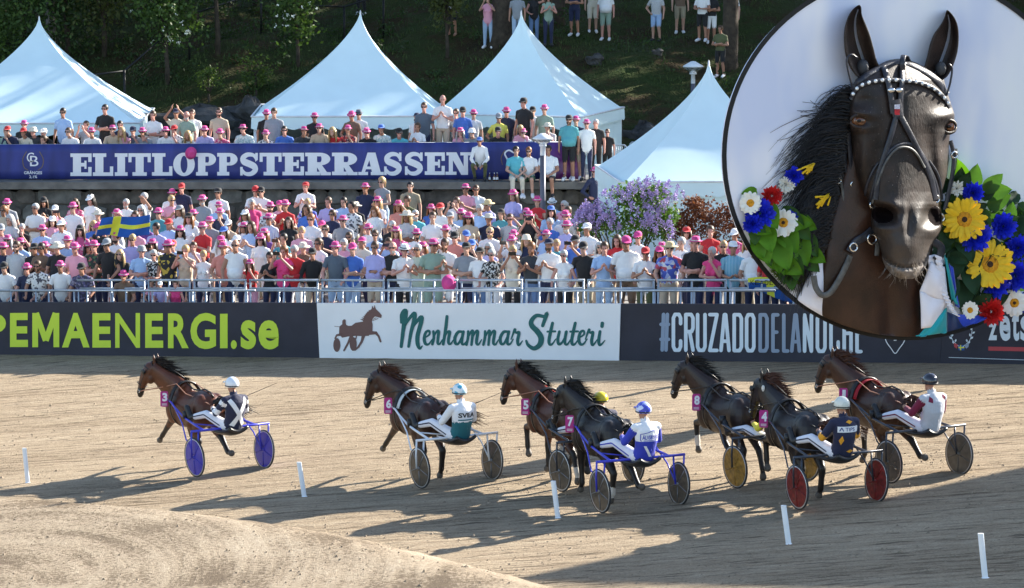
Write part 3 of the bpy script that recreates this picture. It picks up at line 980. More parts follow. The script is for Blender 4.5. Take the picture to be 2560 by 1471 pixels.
def arc(cx, cy, rx, ry, a0, a1, tx, ty, n=14):
    out = []
    for i in range(n):
        u, v = math.radians(a0 + (a1 - a0) * i / n), math.radians(a0 + (a1 - a0) * (i + 1) / n)
        out.append([(cx + rx * math.cos(u), cy + ry * math.sin(u)), (cx + rx * math.cos(v), cy + ry * math.sin(v)), (cx + (rx - tx) * math.cos(v), cy + (ry - ty) * math.sin(v)), (cx + (rx - tx) * math.cos(u), cy + (ry - ty) * math.sin(u))])
    return out
def R_(x0, y0, x1, y1): return [(x0, y0), (x1, y0), (x1, y1), (x0, y1)]
def slab(ch):
    if ch == 'E': return [R_(.12, 0, .5, 1), R_(0, .84, 1, 1), R_(0, 0, 1, .16), R_(.84, .62, 1, .85), R_(.84, .15, 1, .4), R_(.49, .42, .72, .58), R_(.66, .32, .76, .68)]
    if ch == 'L': return [R_(.12, 0, .52, 1), R_(0, .84, .66, 1), R_(0, 0, 1, .16), R_(.84, .15, 1, .42)]
    if ch == 'I': return [R_(.2, 0, .8, 1), R_(0, .84, 1, 1), R_(0, 0, 1, .16)]
    if ch == 'T': return [R_(.32, 0, .68, 1), R_(0, .84, 1, 1), R_(0, .6, .14, .85), R_(.86, .6, 1, .85), R_(.18, 0, .82, .16)]
    if ch == 'O': return arc(.5, .5, .5, .52, 0, 360, .34, .14, 28)
    if ch in 'PR':
        g = [R_(.1, 0, .46, 1), R_(0, .84, .6, 1), R_(0, 0, .58, .16)] + arc(.58, .72, .4, .28, -90, 90, .34, .14, 14) + [R_(.44, .44, .6, .58)]
        if ch == 'R': g += [[(.4, .46), (.62, .5), (.86, .12), (.6, .1)], [(.6, 0), (1, 0), (1, .14), (.58, .14)]]
        return g
    if ch == 'S':
        return [[tuple(p) for p in q] for q in ribbon(spline([(.9, .72), (.72, .9), (.42, .92), (.2, .78), (.24, .62), (.5, .52), (.76, .4), (.82, .24), (.62, .08), (.32, .08), (.1, .26)], 4), [.16, .16, .2, .26, .3, .3, .3, .26, .2, .16, .16], caps=0)] + [R_(.82, .62, .95, 1), R_(.05, 0, .18, .38)]
    if ch == 'A': return [[(.06, 0), (.2, 0), (.56, 1), (.36, 1)], [(.58, 0), (.96, 0), (.7, 1), (.36, 1)], R_(.24, .26, .7, .38), R_(-.04, 0, .38, .14), R_(.5, 0, 1.06, .14)]
    if ch == 'N': return [R_(.1, 0, .27, 1), R_(.72, 0, .9, 1), [(.08, 1), (.42, 1), (.9, 0), (.62, 0)], R_(0, .86, .4, 1), R_(.58, .86, 1.04, 1), R_(-.04, 0, .42, .14)]
SLABX = [("E", 176, 229), ("L", 232, 283), ("I", 287, 319), ("T", 321, 377), ("L", 380, 431), ("O", 433, 487), ("P", 490, 541), ("P", 543, 595), ("S", 598, 647), ("T", 649, 704), ("E", 706, 760), ("R", 763, 827), ("R", 830, 894), ("A", 898, 956), ("S", 958, 1006), ("S", 1010, 1059), ("E", 1062, 1112), ("N", 1116, 1176)]
def fix(ps):
    return [[p for p in q] for q in ps]
for ch, x0, x1 in SLABX:
    yt = 384 - (x0 - 176) * 0.003; yb = 440.5 - (x0 - 176) * 0.0032
    for q in slab(ch):
        pr.poly([(x0 + (x1 - x0) * p[0], yb - (yb - yt) * p[1]) for p in q])
pr.build("lettering", M_WHITEP, bt)
pr = Print(bhit, btb)
pr.letter("C", 67, 382, 85, 406, 0.0); pr.letter("B", 75, 390, 96, 416, 0.0)
pr.letter("GRÄNGES", 60, 427, 105, 436, 0.02); pr.letter("2,1%", 73, 439, 93, 447, 0.02)
pr.polys(ribbon(spline([(1268, 398), (1262, 384), (1272, 376), (1284, 382)], 4), 4))
pr.build("emblem", M_WHITEP, bt)
pr = Print(bhit, btb)
pr.polys(ribbon(spline([(66, 380), (57, 398), (60, 418), (70, 426)], 5), 2.2)); pr.polys(ribbon(spline([(99, 380), (108, 398), (106, 416), (95, 426)], 5), 2.2)); pr.polys(ribbon(spline([(1262, 376), (1253, 394), (1256, 412)], 5), 2.2))
pr.build("emblem_wreath", mat("print_bronze", (0.16, 0.12, 0.08), 0.6), bt)
# ================================================================= tents
M_TENT = mat("tent_canvas", (0.72, 0.88, 0.90), 0.55, var=0.03, scale=1.2, bump=0.05, bscale=3)
M_TENTIN = mat("tent_pole_white", (0.75, 0.76, 0.78), 0.4)
def tent(label, ax, ay, ey, ex0, ex1, k, rot=0.0, wall_h=2.3, walls=(), depth=None, sag=0.22):
    """Pagoda tent: apex (ax, ay), eave height ey, eave from ex0 to ex1 in the photo at scale k."""
    apex = P(ax, ay, k)
    wpx = ex1 - ex0
    w = wpx / k / (math.cos(rot) + math.sin(abs(rot)))
    ez = P(ax, ey, k)[2]
    base = np.array([P((ex0 + ex1) / 2, ey, k)[0], apex[1], ez - wall_h])
    ox, oz = apex[0] - base[0], apex[2] - base[2]
    t = thing("pagoda_tent", label, "tent", base, group="white peaked pagoda tents")
    hw = w / 2
    cr, sr = math.cos(rot), math.sin(rot)
    def T(x, y, z): return (x * cr - y * sr + ox * max(0.0, (z - wall_h) / (oz - wall_h)), x * sr + y * cr, z)
    mb = MB(); nu, nv = 16, 16
    for (sx, sy, dx, dy) in ((-1, -1, 1, 0), (1, -1, 0, 1), (1, 1, -1, 0), (-1, 1, 0, -1)):
        o = len(mb.v)
        for j in range(nv + 1):
            q = j / nv
            r = (1 - q) ** 1.42 * 0.995 + 0.005
            z = wall_h + 0.02 + (oz - wall_h) * q
            for i in range(nu + 1):
                s = i / nu
                x = (sx + 2 * s * dx) * hw * r; y = (sy + 2 * s * dy) * hw * r
                inw = sag * math.sin(math.pi * s) * math.sin(math.pi * min(1, q * 1.1)) * r * 0.5
                wr = 0.012 * math.sin(9 * s + 5 * q) * math.sin(math.pi * s)
                mb.v.append(T(x * (1 - inw / hw) + wr * dy, y * (1 - inw / hw) - wr * dx, z - inw * 0.25))
        for j in range(nv):
            for i in range(nu):
                p = o + j * (nu + 1) + i
                mb.f.append((p, p + 1, p + nu + 2, p + nu + 1)); mb.mi.append(0)
    me = mb.mesh("roof", M_TENT); sharp(me, 35)
    link("roof", me, t)
    mb = MB()
    mb.lathe([(0.03, oz - 0.02), (0.025, oz + 0.1), (0.0, oz + 0.16)], (ox, 0, 0), 8)
    mb.build("finial", M_TENTIN, t)
    # scalloped valance
    mb = MB()
    for (sx, sy, dx, dy) in ((-1, -1, 1, 0), (1, -1, 0, 1), (1, 1, -1, 0), (-1, 1, 0, -1)):
        n = 96
        top = []; low = []
        for i in range(n + 1):
            s = i / n
            x = (sx + 2 * s * dx) * (hw + 0.05); y = (sy + 2 * s * dy) * (hw + 0.05)
            top.append(T(x, y, wall_h + 0.05)); low.append(T(x * 1.004, y * 1.004, wall_h - 0.30 - 0.05 * abs(math.sin(math.pi * 16 * s))))
        for i in range(n): mb.quad(low[i], low[i + 1], top[i + 1], top[i])
    mb.build("valance", M_TENT, t, smooth=False)
    mb = MB(); e = hw + .055; mb.tube([T(sx * e, sy * e, wall_h + .05) for sx, sy in ((-1, -1), (1, -1), (1, 1), (-1, 1), (-1, -1))], .028, 6); mb.build("eave_piping", M_TENTIN, t)
    for (sx, sy) in ((-1, -1), (1, -1), (1, 1), (-1, 1)):
        mb = MB(); p = T(sx * (hw - 0.06), sy * (hw - 0.06), 0); mb.tube([p, (p[0], p[1], wall_h + 0.02)], 0.05, 8); mb.build("pole", M_TENTIN, t)
    for (sx, sy, dx, dy, f0, f1) in walls:
        mb = MB(); n = 40
        for i in range(n + 1):
            s = f0 + (f1 - f0) * i / n
            x = (sx + 2 * s * dx) * (hw - 0.02); y = (sy + 2 * s * dy) * (hw - 0.02)
            ww = 0.02 * math.sin(s * 60)
            mb.v.append(T(x + ww * dy, y + ww * dx, 0.0)); mb.v.append(T(x, y, wall_h))
        for i in range(n): mb.f.append((2 * i, 2 * i + 2, 2 * i + 3, 2 * i + 1)); mb.mi.append(0)
        mb.build("side_wall", M_TENT, t)
    return t
FRONT = lambda a=0., b=1.: (-1, -1, 1, 0, a, b)
RIGHT = lambda a=0., b=1.: (1, -1, 0, 1, a, b)
BACK = (1, 1, -1, 0, 0., 1.)
LEFT = (-1, 1, 0, -1, 0., 1.)
tent("white peaked tent above the dark forest edge, cut by the picture edge", 98, 52, 296, -200, 372, 79, 0.05, 2.0, walls=(BACK, LEFT, FRONT(0.80, 0.86)))
tent("white peaked tent in the middle, behind the banner letters STERR", 901, 38, 282, 636, 1112, 81, 0.03, 2.1, walls=(BACK, LEFT, RIGHT()))
tent("white peaked tent with a closed side wall, behind the standing men at the banner end", 1303, 38, 283, 1085, 1562, 79.5, -0.30, 1.95, walls=(BACK, RIGHT(), LEFT))
tent("white closed peaked tent behind the lilac bush, lower than the others", 1772, 165, 440, 1500, 2044, 95.5, 0.10, 2.4, walls=(FRONT(), RIGHT(), BACK, LEFT))

# ================================================================= street lamps
M_POLE = mat("lamp_pole_grey", (0.12, 0.12, 0.15), 0.45, 0.3, var=0.08)
M_LAMPW = mat("lamp_white_enamel", (0.72, 0.74, 0.76), 0.35, var=0.03)
M_GLASS = mat("lamp_glass", (0.75, 0.78, 0.8), 0.15, var=0.02, trans=0.75)
def lamp(label, sx, stop, k, zfoot):
    top = P(sx, stop, k); base = np.array([top[0], top[1], zfoot])
    t = thing("street_lamp", label, "street lamp", base, group="grey street lamps with glass heads")
    H = top[2] - zfoot
    u = 1 / k
    mb = MB(); mb.tube([(0, 0, 0), (0, 0, H - 56 * u)], 0.072, 14); mb.build("pole", M_POLE, t)
    mb = MB(); mb.lathe([(0.0, H), (6 * u, H - 1 * u), (25 * u, H - 12 * u), (26 * u, H - 15 * u), (0, H - 14 * u)], n=28); mb.build("lamp_hood", M_LAMPW, t)
    mb = MB(); mb.lathe([(26 * u, H - 15.5 * u), (9 * u, H - 29 * u), (8.5 * u, H - 29 * u), (25 * u, H - 16.5 * u)], n=28); mb.build("lamp_glass", M_GLASS, t)
    mb = MB(); mb.lathe([(0, H - 17 * u), (8 * u, H - 17 * u), (5 * u, H - 23 * u), (9 * u, H - 29 * u), (9.5 * u, H - 33 * u), (0.07, H - 34 * u), (0.07, H - 57 * u)], n=20); mb.build("lamp_holder", M_LAMPW, t)
lamp("grey street lamp standing in front of the seated men and the wall", 1357, 333, 96, 0.3)
lamp("grey street lamp on the hillside beside the lower white tent", 1733, 153, 76, 1.2)

# ================================================================= plants
def leaf_mat(name, col, var=0.4, scale=1.5, trans=0.25):
    if name in MATS: return MATS[name]
    m = mat(name, col, 0.6, var=var, scale=scale, spec=0.3)
    nt = m.node_tree; b = nt.nodes["Principled BSDF"]; out = nt.nodes["Material Output"]
    tr = nt.nodes.new("ShaderNodeBsdfTranslucent"); tr.inputs['Color'].default_value = (min(1, col[0] * 1.6), min(1, col[1] * 1.7), col[2] * 0.9, 1)
    mx = nt.nodes.new("ShaderNodeMixShader"); mx.inputs[0].default_value = trans
    nt.links.new(b.outputs[0], mx.inputs[1]); nt.links.new(tr.outputs[0], mx.inputs[2]); nt.links.new(mx.outputs[0], out.inputs['Surface'])
    return m
def leaves(mb, c, rad, n, size, clumps=18, spread=0.28, mi=0, seed=None, top=False, droop=0.0, inner=0.25):
    """Leaf-sized folded blades gathered in clumps through an ellipsoid."""
    c = np.array(c, float); rad = np.array(rad, float)
    cl = []
    for i in range(clumps):
        d = rng.normal(0, 1, 3); d /= np.linalg.norm(d)
        if top and d[2] < -0.2: d[2] = -d[2]
        cl.append((c + d * rad * (inner + (1 - inner) * rng.random() ** 0.6) * 0.85, rng.uniform(0.6, 1.3)))
    per = max(1, n // clumps)
    for q, s in cl:
        for j in range(per):
            p = q + rng.normal(0, 1, 3) * rad * spread * s
            a = rng.normal(0, 1, 3); a /= np.linalg.norm(a)
            b = np.cross(a, rng.normal(0, 1, 3)); b /= np.linalg.norm(b) + 1e-9
            a = a * size * rng.uniform(0.6, 1.3); b = b * size * 0.32
            a[2] -= droop * size
            mb.add([p - a * 0.5, p + b, p + a * 0.5, p - b], [(0, 1, 2, 3)], mi)
M_BARK = mat("bark", (0.055, 0.042, 0.03), 0.95, var=0.4, scale=5, bump=0.6, bscale=14)
M_BARKP = mat("bark_pale", (0.22, 0.20, 0.19), 0.9, var=0.5, scale=4, bump=0.4, bscale=14)
LG = [leaf_mat("leaf_dark", (0.036, 0.066, 0.018)), leaf_mat("leaf_mid", (0.055, 0.098, 0.022)), leaf_mat("leaf_olive", (0.068, 0.082, 0.022)), leaf_mat("leaf_fresh", (0.07, 0.11, 0.02))]
def tree(name, label, cat, base, h, crown_c, crown_r, n, size, leafm, trunk_r=0.12, bark=None, clumps=22, blossoms=0, group=None, limbs=5, seed=None):
    t = thing(name, label, cat, base, group=group)
    mb = MB()
    k = 7
    pts = [(0.05 * math.sin(i * 1.7) * h * 0.12, 0.05 * math.cos(i * 1.3) * h * 0.1, h * i / k - (0.25 if i == 0 else 0)) for i in range(k + 1)]
    mb.tube(pts, list(np.linspace(trunk_r, trunk_r * 0.3, k + 1)), 9)
    for i in range(limbs):
        a = 2 * math.pi * i / limbs + rng.uniform(-0.4, 0.4); z0 = h * rng.uniform(0.25, 0.8)
        s = pts[min(k, int(z0 / h * k))]
        e = np.array([crown_c[0] + math.cos(a) * crown_r[0] * 0.7, crown_c[1] + math.sin(a) * crown_r[1] * 0.7, min(crown_c[2] + crown_r[2] * 0.6, z0 + h * 0.3)])
        mid = (np.array([s[0], s[1], z0]) + e) / 2 + np.array([0, 0, 0.1 * h])
        mb.tube([(s[0], s[1], z0), mid, e], [trunk_r * 0.45, trunk_r * 0.3, trunk_r * 0.12], 6)
    mb.build("trunk", bark or M_BARK, t)
    mb = MB(); leaves(mb, crown_c, crown_r, n, size, clumps)
    mb.build("crown", leafm, t, smooth=False)
    if blossoms:
        mb = MB()
        for i in range(blossoms):
            d = rng.normal(0, 1, 3); d /= np.linalg.norm(d)
            if d[1] > 0.3: d[1] = -d[1]
            p = np.array(crown_c) + d * np.array(crown_r) * rng.uniform(0.55, 1.0)
            for q in range(7):
                c = p + rng.normal(0, 0.035, 3)
                a = rng.normal(0, 1, 3); a /= np.linalg.norm(a); b = np.cross(a, rng.normal(0, 1, 3)); b /= np.linalg.norm(b)
                mb.add([c - a * .03, c + b * .03, c + a * .03, c - b * .03], [(0, 1, 2, 3)])
        mb.build("blossoms", mat("blossom_white", (0.78, 0.80, 0.72), 0.6, var=0.05), t, smooth=False)
    return t
def hill_pt(sx, y):
    x = (sx - 1280) / F * y
    return np.array([x, y, hill_z(x, y)])
# shrubs and young trees at the forest edge, placed where they stand on the slope
edge = [
    ("broad dark shrub at the far forest corner, beside the tent cut by the picture edge", -40, 105.5, 4.2, (2.6, 1.6, 2.2), 1, 0),
    ("tall dark green tree rising just behind the first tent peak", 60, 109.5, 6.2, (2.2, 1.6, 2.8), 0, 0),
    ("dense dark tree to the side of the first tent roof", 170, 107.5, 5.4, (1.7, 1.5, 2.6), 0, 0),
    ("dark bushy tree between the first tent and the white flowering shrub", 262, 107.0, 5.2, (1.6, 1.4, 2.4), 2, 0),
    ("leafy shrub dotted with white flower heads beside the black fence post", 418, 104.6, 4.2, (1.25, 1.0, 1.7), 1, 26),
    ("taller shrub with many white flower heads at the top of the picture", 545, 106.2, 4.9, (1.15, 1.0, 1.6), 2, 60),
    ("small green shrub with a few white flowers, left of the middle tent peak", 745, 106.0, 3.1, (0.95, 0.8, 1.2), 1, 22),
    ("low light green bush on the slope next to the middle tent", 640, 103.6, 1.3, (0.55, 0.5, 0.5), 3, 0),
    ("small low bush on the bare slope above the first rocks", 522, 103.3, 1.2, (0.5, 0.45, 0.42), 3, 0),
    ("thin branched shrub with sparse leaves in front of the hillside spectators", 1118, 107.5, 2.9, (0.6, 0.5, 0.9), 2, 0),
    ("dense dark tree high on the slope behind the flowering shrubs", 360, 112.5, 6.4, (2.6, 1.8, 2.6), 0, 0),
    ("second dense dark tree high on the slope above the fence rail", 640, 114.5, 6.2, (2.6, 1.8, 2.4), 0, 0),
]
for lab, sx, y, h, r, lm_, bl in edge:
    b = hill_pt(sx, y)
    tree("shrub" if h < 5 else "tree", lab, "shrub" if h < 5 else "tree", b, h * 0.85, (0, 0, h - r[2] * 0.9), r, int(900 * r[0] * r[2]) + 260, 0.17 if h > 2 else 0.10, LG[lm_], trunk_r=0.03 + h * 0.014, clumps=int(12 + 9 * r[0] * r[2]), blossoms=bl, group="shrubs and trees at the forest edge", limbs=6)
mb = MB()
for i in range(150):
    sx = rng.uniform(-60, 1000) if i < 95 else rng.uniform(-60, 1850); y = rng.uniform(103.5, 118)
    b = hill_pt(sx, y); r = rng.uniform(.3, .8)
    leaves(mb, b + np.array([0, 0, r * .4]), (r, r * .7, r * .6), 60, 0.13, 5, 0.35)
o = mb.build("undergrowth", LG[0], smooth=False); tag(o, "dark tangled undergrowth scattered over the wooded slope", "undergrowth", kind="stuff")
# big trunks on the hill
for lab, sx, y, r, pale in (("thick brown tree trunk between the woman in pink and the man in grey", 1252, 107.8, 0.34, 0), ("dark tree trunk behind the man in the navy shorts", 1392, 111.0, 0.26, 0),
                      ("thick tree trunk beside the man in the olive shirt", 1822, 106.6, 0.27, 0), ("pale mottled birch trunk behind the first tent", 128, 108.5, 0.17, 1)):
    b = hill_pt(sx, y)
    t = thing("pine_tree", lab, "tree", b, group="big trees on the hill")
    mb = MB(); mb.tube([(0, 0, -0.3), (0.02, 0, 0.3), (0.06, 0, 4), (0.0, 0.1, 9), (0.05, 0.1, 14)], [r * 1.35, r * 1.05, r * 0.9, r * 0.7, r * 0.25], 12); mb.build("trunk", M_BARKP if pale else M_BARK, t)
    mb = MB(); leaves(mb, (0, 0, 11.5), (3.2, 3.2, 4.0), 1500, 0.5, 24); mb.build("crown", LG[0], t, smooth=False)
# the wood behind and beside the hill that shades it
proto = None
wood = [(-16, 124, 1.0), (-9, 128, 1.15), (-3, 123, .95), (3, 127, 1.1), (9, 122, 1.0), (14, 126, 1.2), (20, 121, 1.1), (26, 125, 1.0), (21, 112, 1.0), (25, 106, .95), (31, 114, 1.2), (37, 120, 1.1), (33, 104, 1.0), (43, 110, 1.1), (50, 118, 1.15), (57, 126, 1.2), (40, 131, 1.2), (30, 134, 1.3), (-24, 127, 1.1), (15, 116.5, .8), (64, 133, 1.2), (52, 140, 1.3)]
for i, (x, y, s) in enumerate(wood):
    b = (x, y, hill_z(x, y))
    lab = "tall dark forest tree in the wood behind the hill"
    if proto is None:
        proto = tree("forest_tree", lab, "tree", b, 13, (0, 0, 8.5), (3.3, 3.3, 6.0), 2600, 0.62, LG[0], 0.28, clumps=34, group="forest trees behind the hill", limbs=8)
        proto.scale = (s, s, s)
    else:
        c = proto.copy(); COL.objects.link(c); c.location = b; c.scale = (s, s, s); c.rotation_euler = (0, 0, i * 1.3)
        for ch in proto.children: copy_child(ch, c)
# rocks
def rock(label, sx, sy, k, r, m=None):
    c = P(sx, sy, k)
    mb = MB(); mb.ellipsoid((0, 0, 0), r, 20, 12)
    for i, p in enumerate(mb.v):
        q = np.array(p)
        f = 1 + 0.18 * math.sin(q[0] * 4.1 / r[0] + q[2] * 2) + 0.14 * math.sin(q[2] * 5 / r[2] + q[1]) + rng.normal(0, 0.09)
        mb.v[i] = tuple(q * f)
    me = mb.mesh("rock", m or M_ROCK, False)
    o = link("rock", me, None, c); tag(o, label, "rock", "grey rocks at the foot of the hill")
M_ROCK = mat("hill_rock", (0.055, 0.052, 0.05), 0.9, var=0.6, scale=2.2, bump=1.0, bscale=6)
rock("wide dark rock face behind the man in the beige shirt", 500, 312, 78, (1.9, 0.8, 0.6))
rock("dark rock beside the white folded parasol and middle tent", 622, 292, 78, (0.7, 0.6, 0.6))
rock("grey boulder to the side of the tent with closed wall", 1612, 352, 76.5, (0.75, 0.6, 0.6))
rock("long grey rock low behind the crowd barrier", 1585, 425, 78, (0.9, 0.5, 0.4))
rock("small pale rock stuck in the turf under the hillside spectators", 1488, 150, 73, (0.3, 0.25, 0.22))
rock("small rock on the slope above the lower tent", 1645, 130, 73, (0.18, 0.15, 0.12))
# lilac bush and copper bush
def lilac():
    c = P(1560, 540, 104.5)
    base = np.array([c[0], c[1], row_feet(2, 1560)[2]])
    t = thing("lilac_bush", "green lilac bush full of pale purple flower clusters beside the lower tent", "bush", base)
    mb = MB()
    for i in range(14):
        a = 2 * math.pi * i / 14
        mb.tube([(0.15 * math.cos(a), 0.15 * math.sin(a), -0.1), (0.5 * math.cos(a), 0.4 * math.sin(a), 0.9), (0.85 * math.cos(a), 0.5 * math.sin(a), 1.6 + 0.3 * math.sin(i))], [0.03, 0.022, 0.01], 5)
    mb.build("branches", M_BARK, t)
    def loc(sx, sy, dy=0.0):
        p = P(sx, sy, 104.5); return p - base + np.array([0, dy, 0])
    mb = MB()
    for (sx, sy, rx, rz) in ((1560, 545, 95, 55), (1500, 565, 55, 40), (1610, 515, 60, 55), (1570, 490, 55, 30), (1625, 575, 60, 40), (1640, 490, 40, 35), (1660, 545, 40, 50), (1470, 550, 40, 30)):
        leaves(mb, loc(sx, sy, rng.uniform(-0.3, 0.4)), (rx / 103, 0.55, rz / 103), 620, 0.10, 26, 0.22)
    mb.build("leaves", leaf_mat("leaf_lilac", (0.075, 0.15, 0.025), 0.45), t, smooth=False)
    mb = MB()
    spots = []
    for i in range(150):
        a = rng.uniform(0, 2 * math.pi)
        base_xy = [(1560, 530, 105, 62), (1620, 490, 70, 42), (1490, 555, 62, 45), (1650, 560, 50, 55), (1465, 535, 32, 22)][i % 5]
        q = rng.random() ** 0.5
        spots.append((base_xy[0] + base_xy[2] * q * math.cos(a), base_xy[1] - base_xy[3] * q * abs(math.sin(a)) * (1 if i % 4 else -0.6)))
    spots += [(1600, 465), (1640, 458), (1670, 462), (1690, 468), (1585, 470), (1545, 478), (1620, 478), (1660, 480), (1450, 535), (1462, 545), (1475, 520), (1440, 540), (1490, 505), (1705, 485)]
    for (sx, sy) in spots:
        p = loc(sx, sy, rng.uniform(-0.75, -0.3))
        ax = np.array([rng.normal(0, 0.35), rng.normal(-0.1, 0.2), 1.0]); ax /= np.linalg.norm(ax)
        L = rng.uniform(0.15, 0.24)
        for q in range(44):
            s = rng.random(); r = 0.062 * (1 - s * 0.8)
            c2 = p + ax * (L * (s - 0.3)) + rng.normal(0, 1, 3) * r * 0.75
            a = rng.normal(0, 1, 3); a /= np.linalg.norm(a); b = np.cross(a, rng.normal(0, 1, 3)); b /= np.linalg.norm(b)
            z = 0.02
            mb.add([c2 - a * z, c2 + b * z, c2 + a * z, c2 - b * z], [(0, 1, 2, 3)])
    mb.build("blossoms", mat("blossom_lilac", (0.42, 0.33, 0.60), 0.7, var=0.3, scale=3), t, smooth=False)
lilac()
c = P(1790, 560, 103)
base = np.array([c[0], c[1], row_feet(2, 1790)[2]])
t = thing("copper_bush", "reddish brown copper leaved bush between the lilac and the round board", "bush", base)
mb = MB()
for i in range(16):
    a = 2 * math.pi * i / 16
    mb.tube([(0.2 * math.cos(a), 0.2 * math.sin(a), -0.1), (0.8 * math.cos(a), 0.4 * math.sin(a), 0.7), (1.15 * math.cos(a), 0.5 * math.sin(a), 1.3 + 0.2 * math.sin(i * 2))], [0.03, 0.02, 0.008], 5)
mb.build("branches", M_BARK, t)
mb = MB()
for (sx, sy, rx, rz) in ((1720, 545, 50, 50), (1760, 535, 50, 45), (1820, 545, 55, 50), (1870, 565, 55, 45), (1700, 580, 45, 40), (1790, 585, 80, 40), (1735, 505, 32, 18), (1850, 525, 40, 22)):
    leaves(mb, P(sx, sy, 103) - base + np.array([0, rng.uniform(-0.3, 0.3), 0]), (rx / 101, 0.5, rz / 101), 560, 0.085, 24, 0.24)
mb.build("leaves", leaf_mat("leaf_copper", (0.12, 0.04, 0.022), 0.5), t, smooth=False)

# ================================================================= fence on the hill, barrier, posts
M_BLACKM = mat("black_fence_metal", (0.015, 0.015, 0.016), 0.5, 0.4)
def hill_fence(label, pts, htop):
    b = hill_pt(pts[0][0], pts[0][1])
    t = thing("wire_fence", label, "fence", b, group="black fences on the slope")
    tops = []
    for sx, y in pts:
        p = hill_pt(sx, y); mb = MB(); mb.tube([p - b + np.array([0, 0, -0.2]), p - b + np.array([0, 0, htop])], 0.04, 8); mb.build("post", M_BLACKM, t); tops.append(p - b)
    for i in range(len(tops) - 1):
        mb = MB(); mb.tube([tops[i] + np.array([0, 0, htop - 0.03]), tops[i + 1] + np.array([0, 0, htop - 0.03])], 0.03, 6); mb.build("rail", M_BLACKM, t)
        mb = MB()
        for q in range(1, 12):
            mb.tube([tops[i] + np.array([0, 0, htop * q / 12]), tops[i + 1] + np.array([0, 0, htop * q / 12])], 0.004, 3, cap=False)
        mb.build("wires", M_BLACKM, t)
hill_fence("black wire fence behind the first tent and its shrubs", [(200, 101.6), (312, 102.0), (475, 106.0), (655, 110.0)], 1.55)
hill_fence("black wire fence above the middle tent peak", [(745, 108.5), (862, 109.5), (960, 111)], 1.5)
def barrier(label, sx, sy, k, w, h, rz):
    p = P(sx, sy, k)
    t = thing("crowd_barrier", label, "barrier", p, (0, 0, rz), group="metal barriers by the closed tent")
    mb = MB(); pts = [(-w / 2, 0, 0), (-w / 2, 0, h - .06), (-w / 2 + .06, 0, h), (w / 2 - .06, 0, h), (w / 2, 0, h - .06), (w / 2, 0, 0)]; mb.tube(pts, 0.02, 8); mb.build("frame", M_GALV, t)
    for i in range(1, 9):
        x = -w / 2 + w * i / 9; mb = MB(); mb.tube([(x, 0, 0.12), (x, 0, h)], 0.009, 5); mb.build("bar", M_GALV, t)
barrier("metal crowd barrier beside the tent wall and the man in black", 1543, 432, 86, 0.55, 0.8, 0.2)
barrier("metal crowd barrier further back next to the grey boulder", 1588, 405, 82, 0.32, 0.6, -0.2)
p = P(1590, 368, 82.5); mb = MB(); mb.box((0, 0, 0), (0.09, 0.01, 0.13)); o = mb.build("paper_notice", M_WHITEP, None, smooth=False); o.location = p; tag(o, "small white paper notice hanging on the back crowd barrier", "notice")
# folded white parasol / tent legs beside middle tent
# white posts along the inner edge
M_POSTW = mat("post_white_plastic", (0.82, 0.84, 0.86), 0.45, var=0.04, scale=5)
pl = ["white leaning marker post alone on the sand, nearest the infield corner", "white leaning marker post between the blue-wheeled and the white sulky", "white leaning marker post in front of the black horse number 7",
      "white leaning marker post in front of the red-wheeled sulky", "white leaning marker post standing in the big shadow"]
for (tx, ty, bx, by_, w), lab in zip([(62, 1121, 70, 1208, 11), (748, 1156, 762, 1243, 12), (1383, 1203, 1396, 1296, 13), (1958, 1264, 1973, 1362, 14), (2450, 1334, 2464, 1446, 15)], pl):
    b = G(bx, by_, 0.0)
    kk = F / (np.dot(b - CAM, np.array([0, CP, -SP])))
    hgt = (by_ - ty) / kk / math.cos(0.16); dx = (tx - bx) / kk
    t = thing("marker_post", lab, "post", b, group="white marker posts along the inner track edge")
    mb = MB()
    r = w / kk / 2
    pr_ = [(r * math.cos(a) * 1.0, r * 0.55 * math.sin(a)) for a in np.linspace(0, 2 * math.pi, 12, endpoint=False)]
    lo = [(x, y, -0.05) for x, y in pr_]; hi = [(x + dx, y + 0.02, hgt) for x, y in pr_]
    mb.add(lo + hi, [(i, (i + 1) % 12, 12 + (i + 1) % 12, 12 + i) for i in range(12)] + [tuple(range(12, 24))])
    me = mb.mesh("blade", M_POSTW); sharp(me); link("blade", me, t)
    mb = MB(); mb.ellipsoid((0, 0, 0.0), (r * 1.5, r * 1.2, 0.02), 10, 6); mb.build("foot", M_POSTW, t)

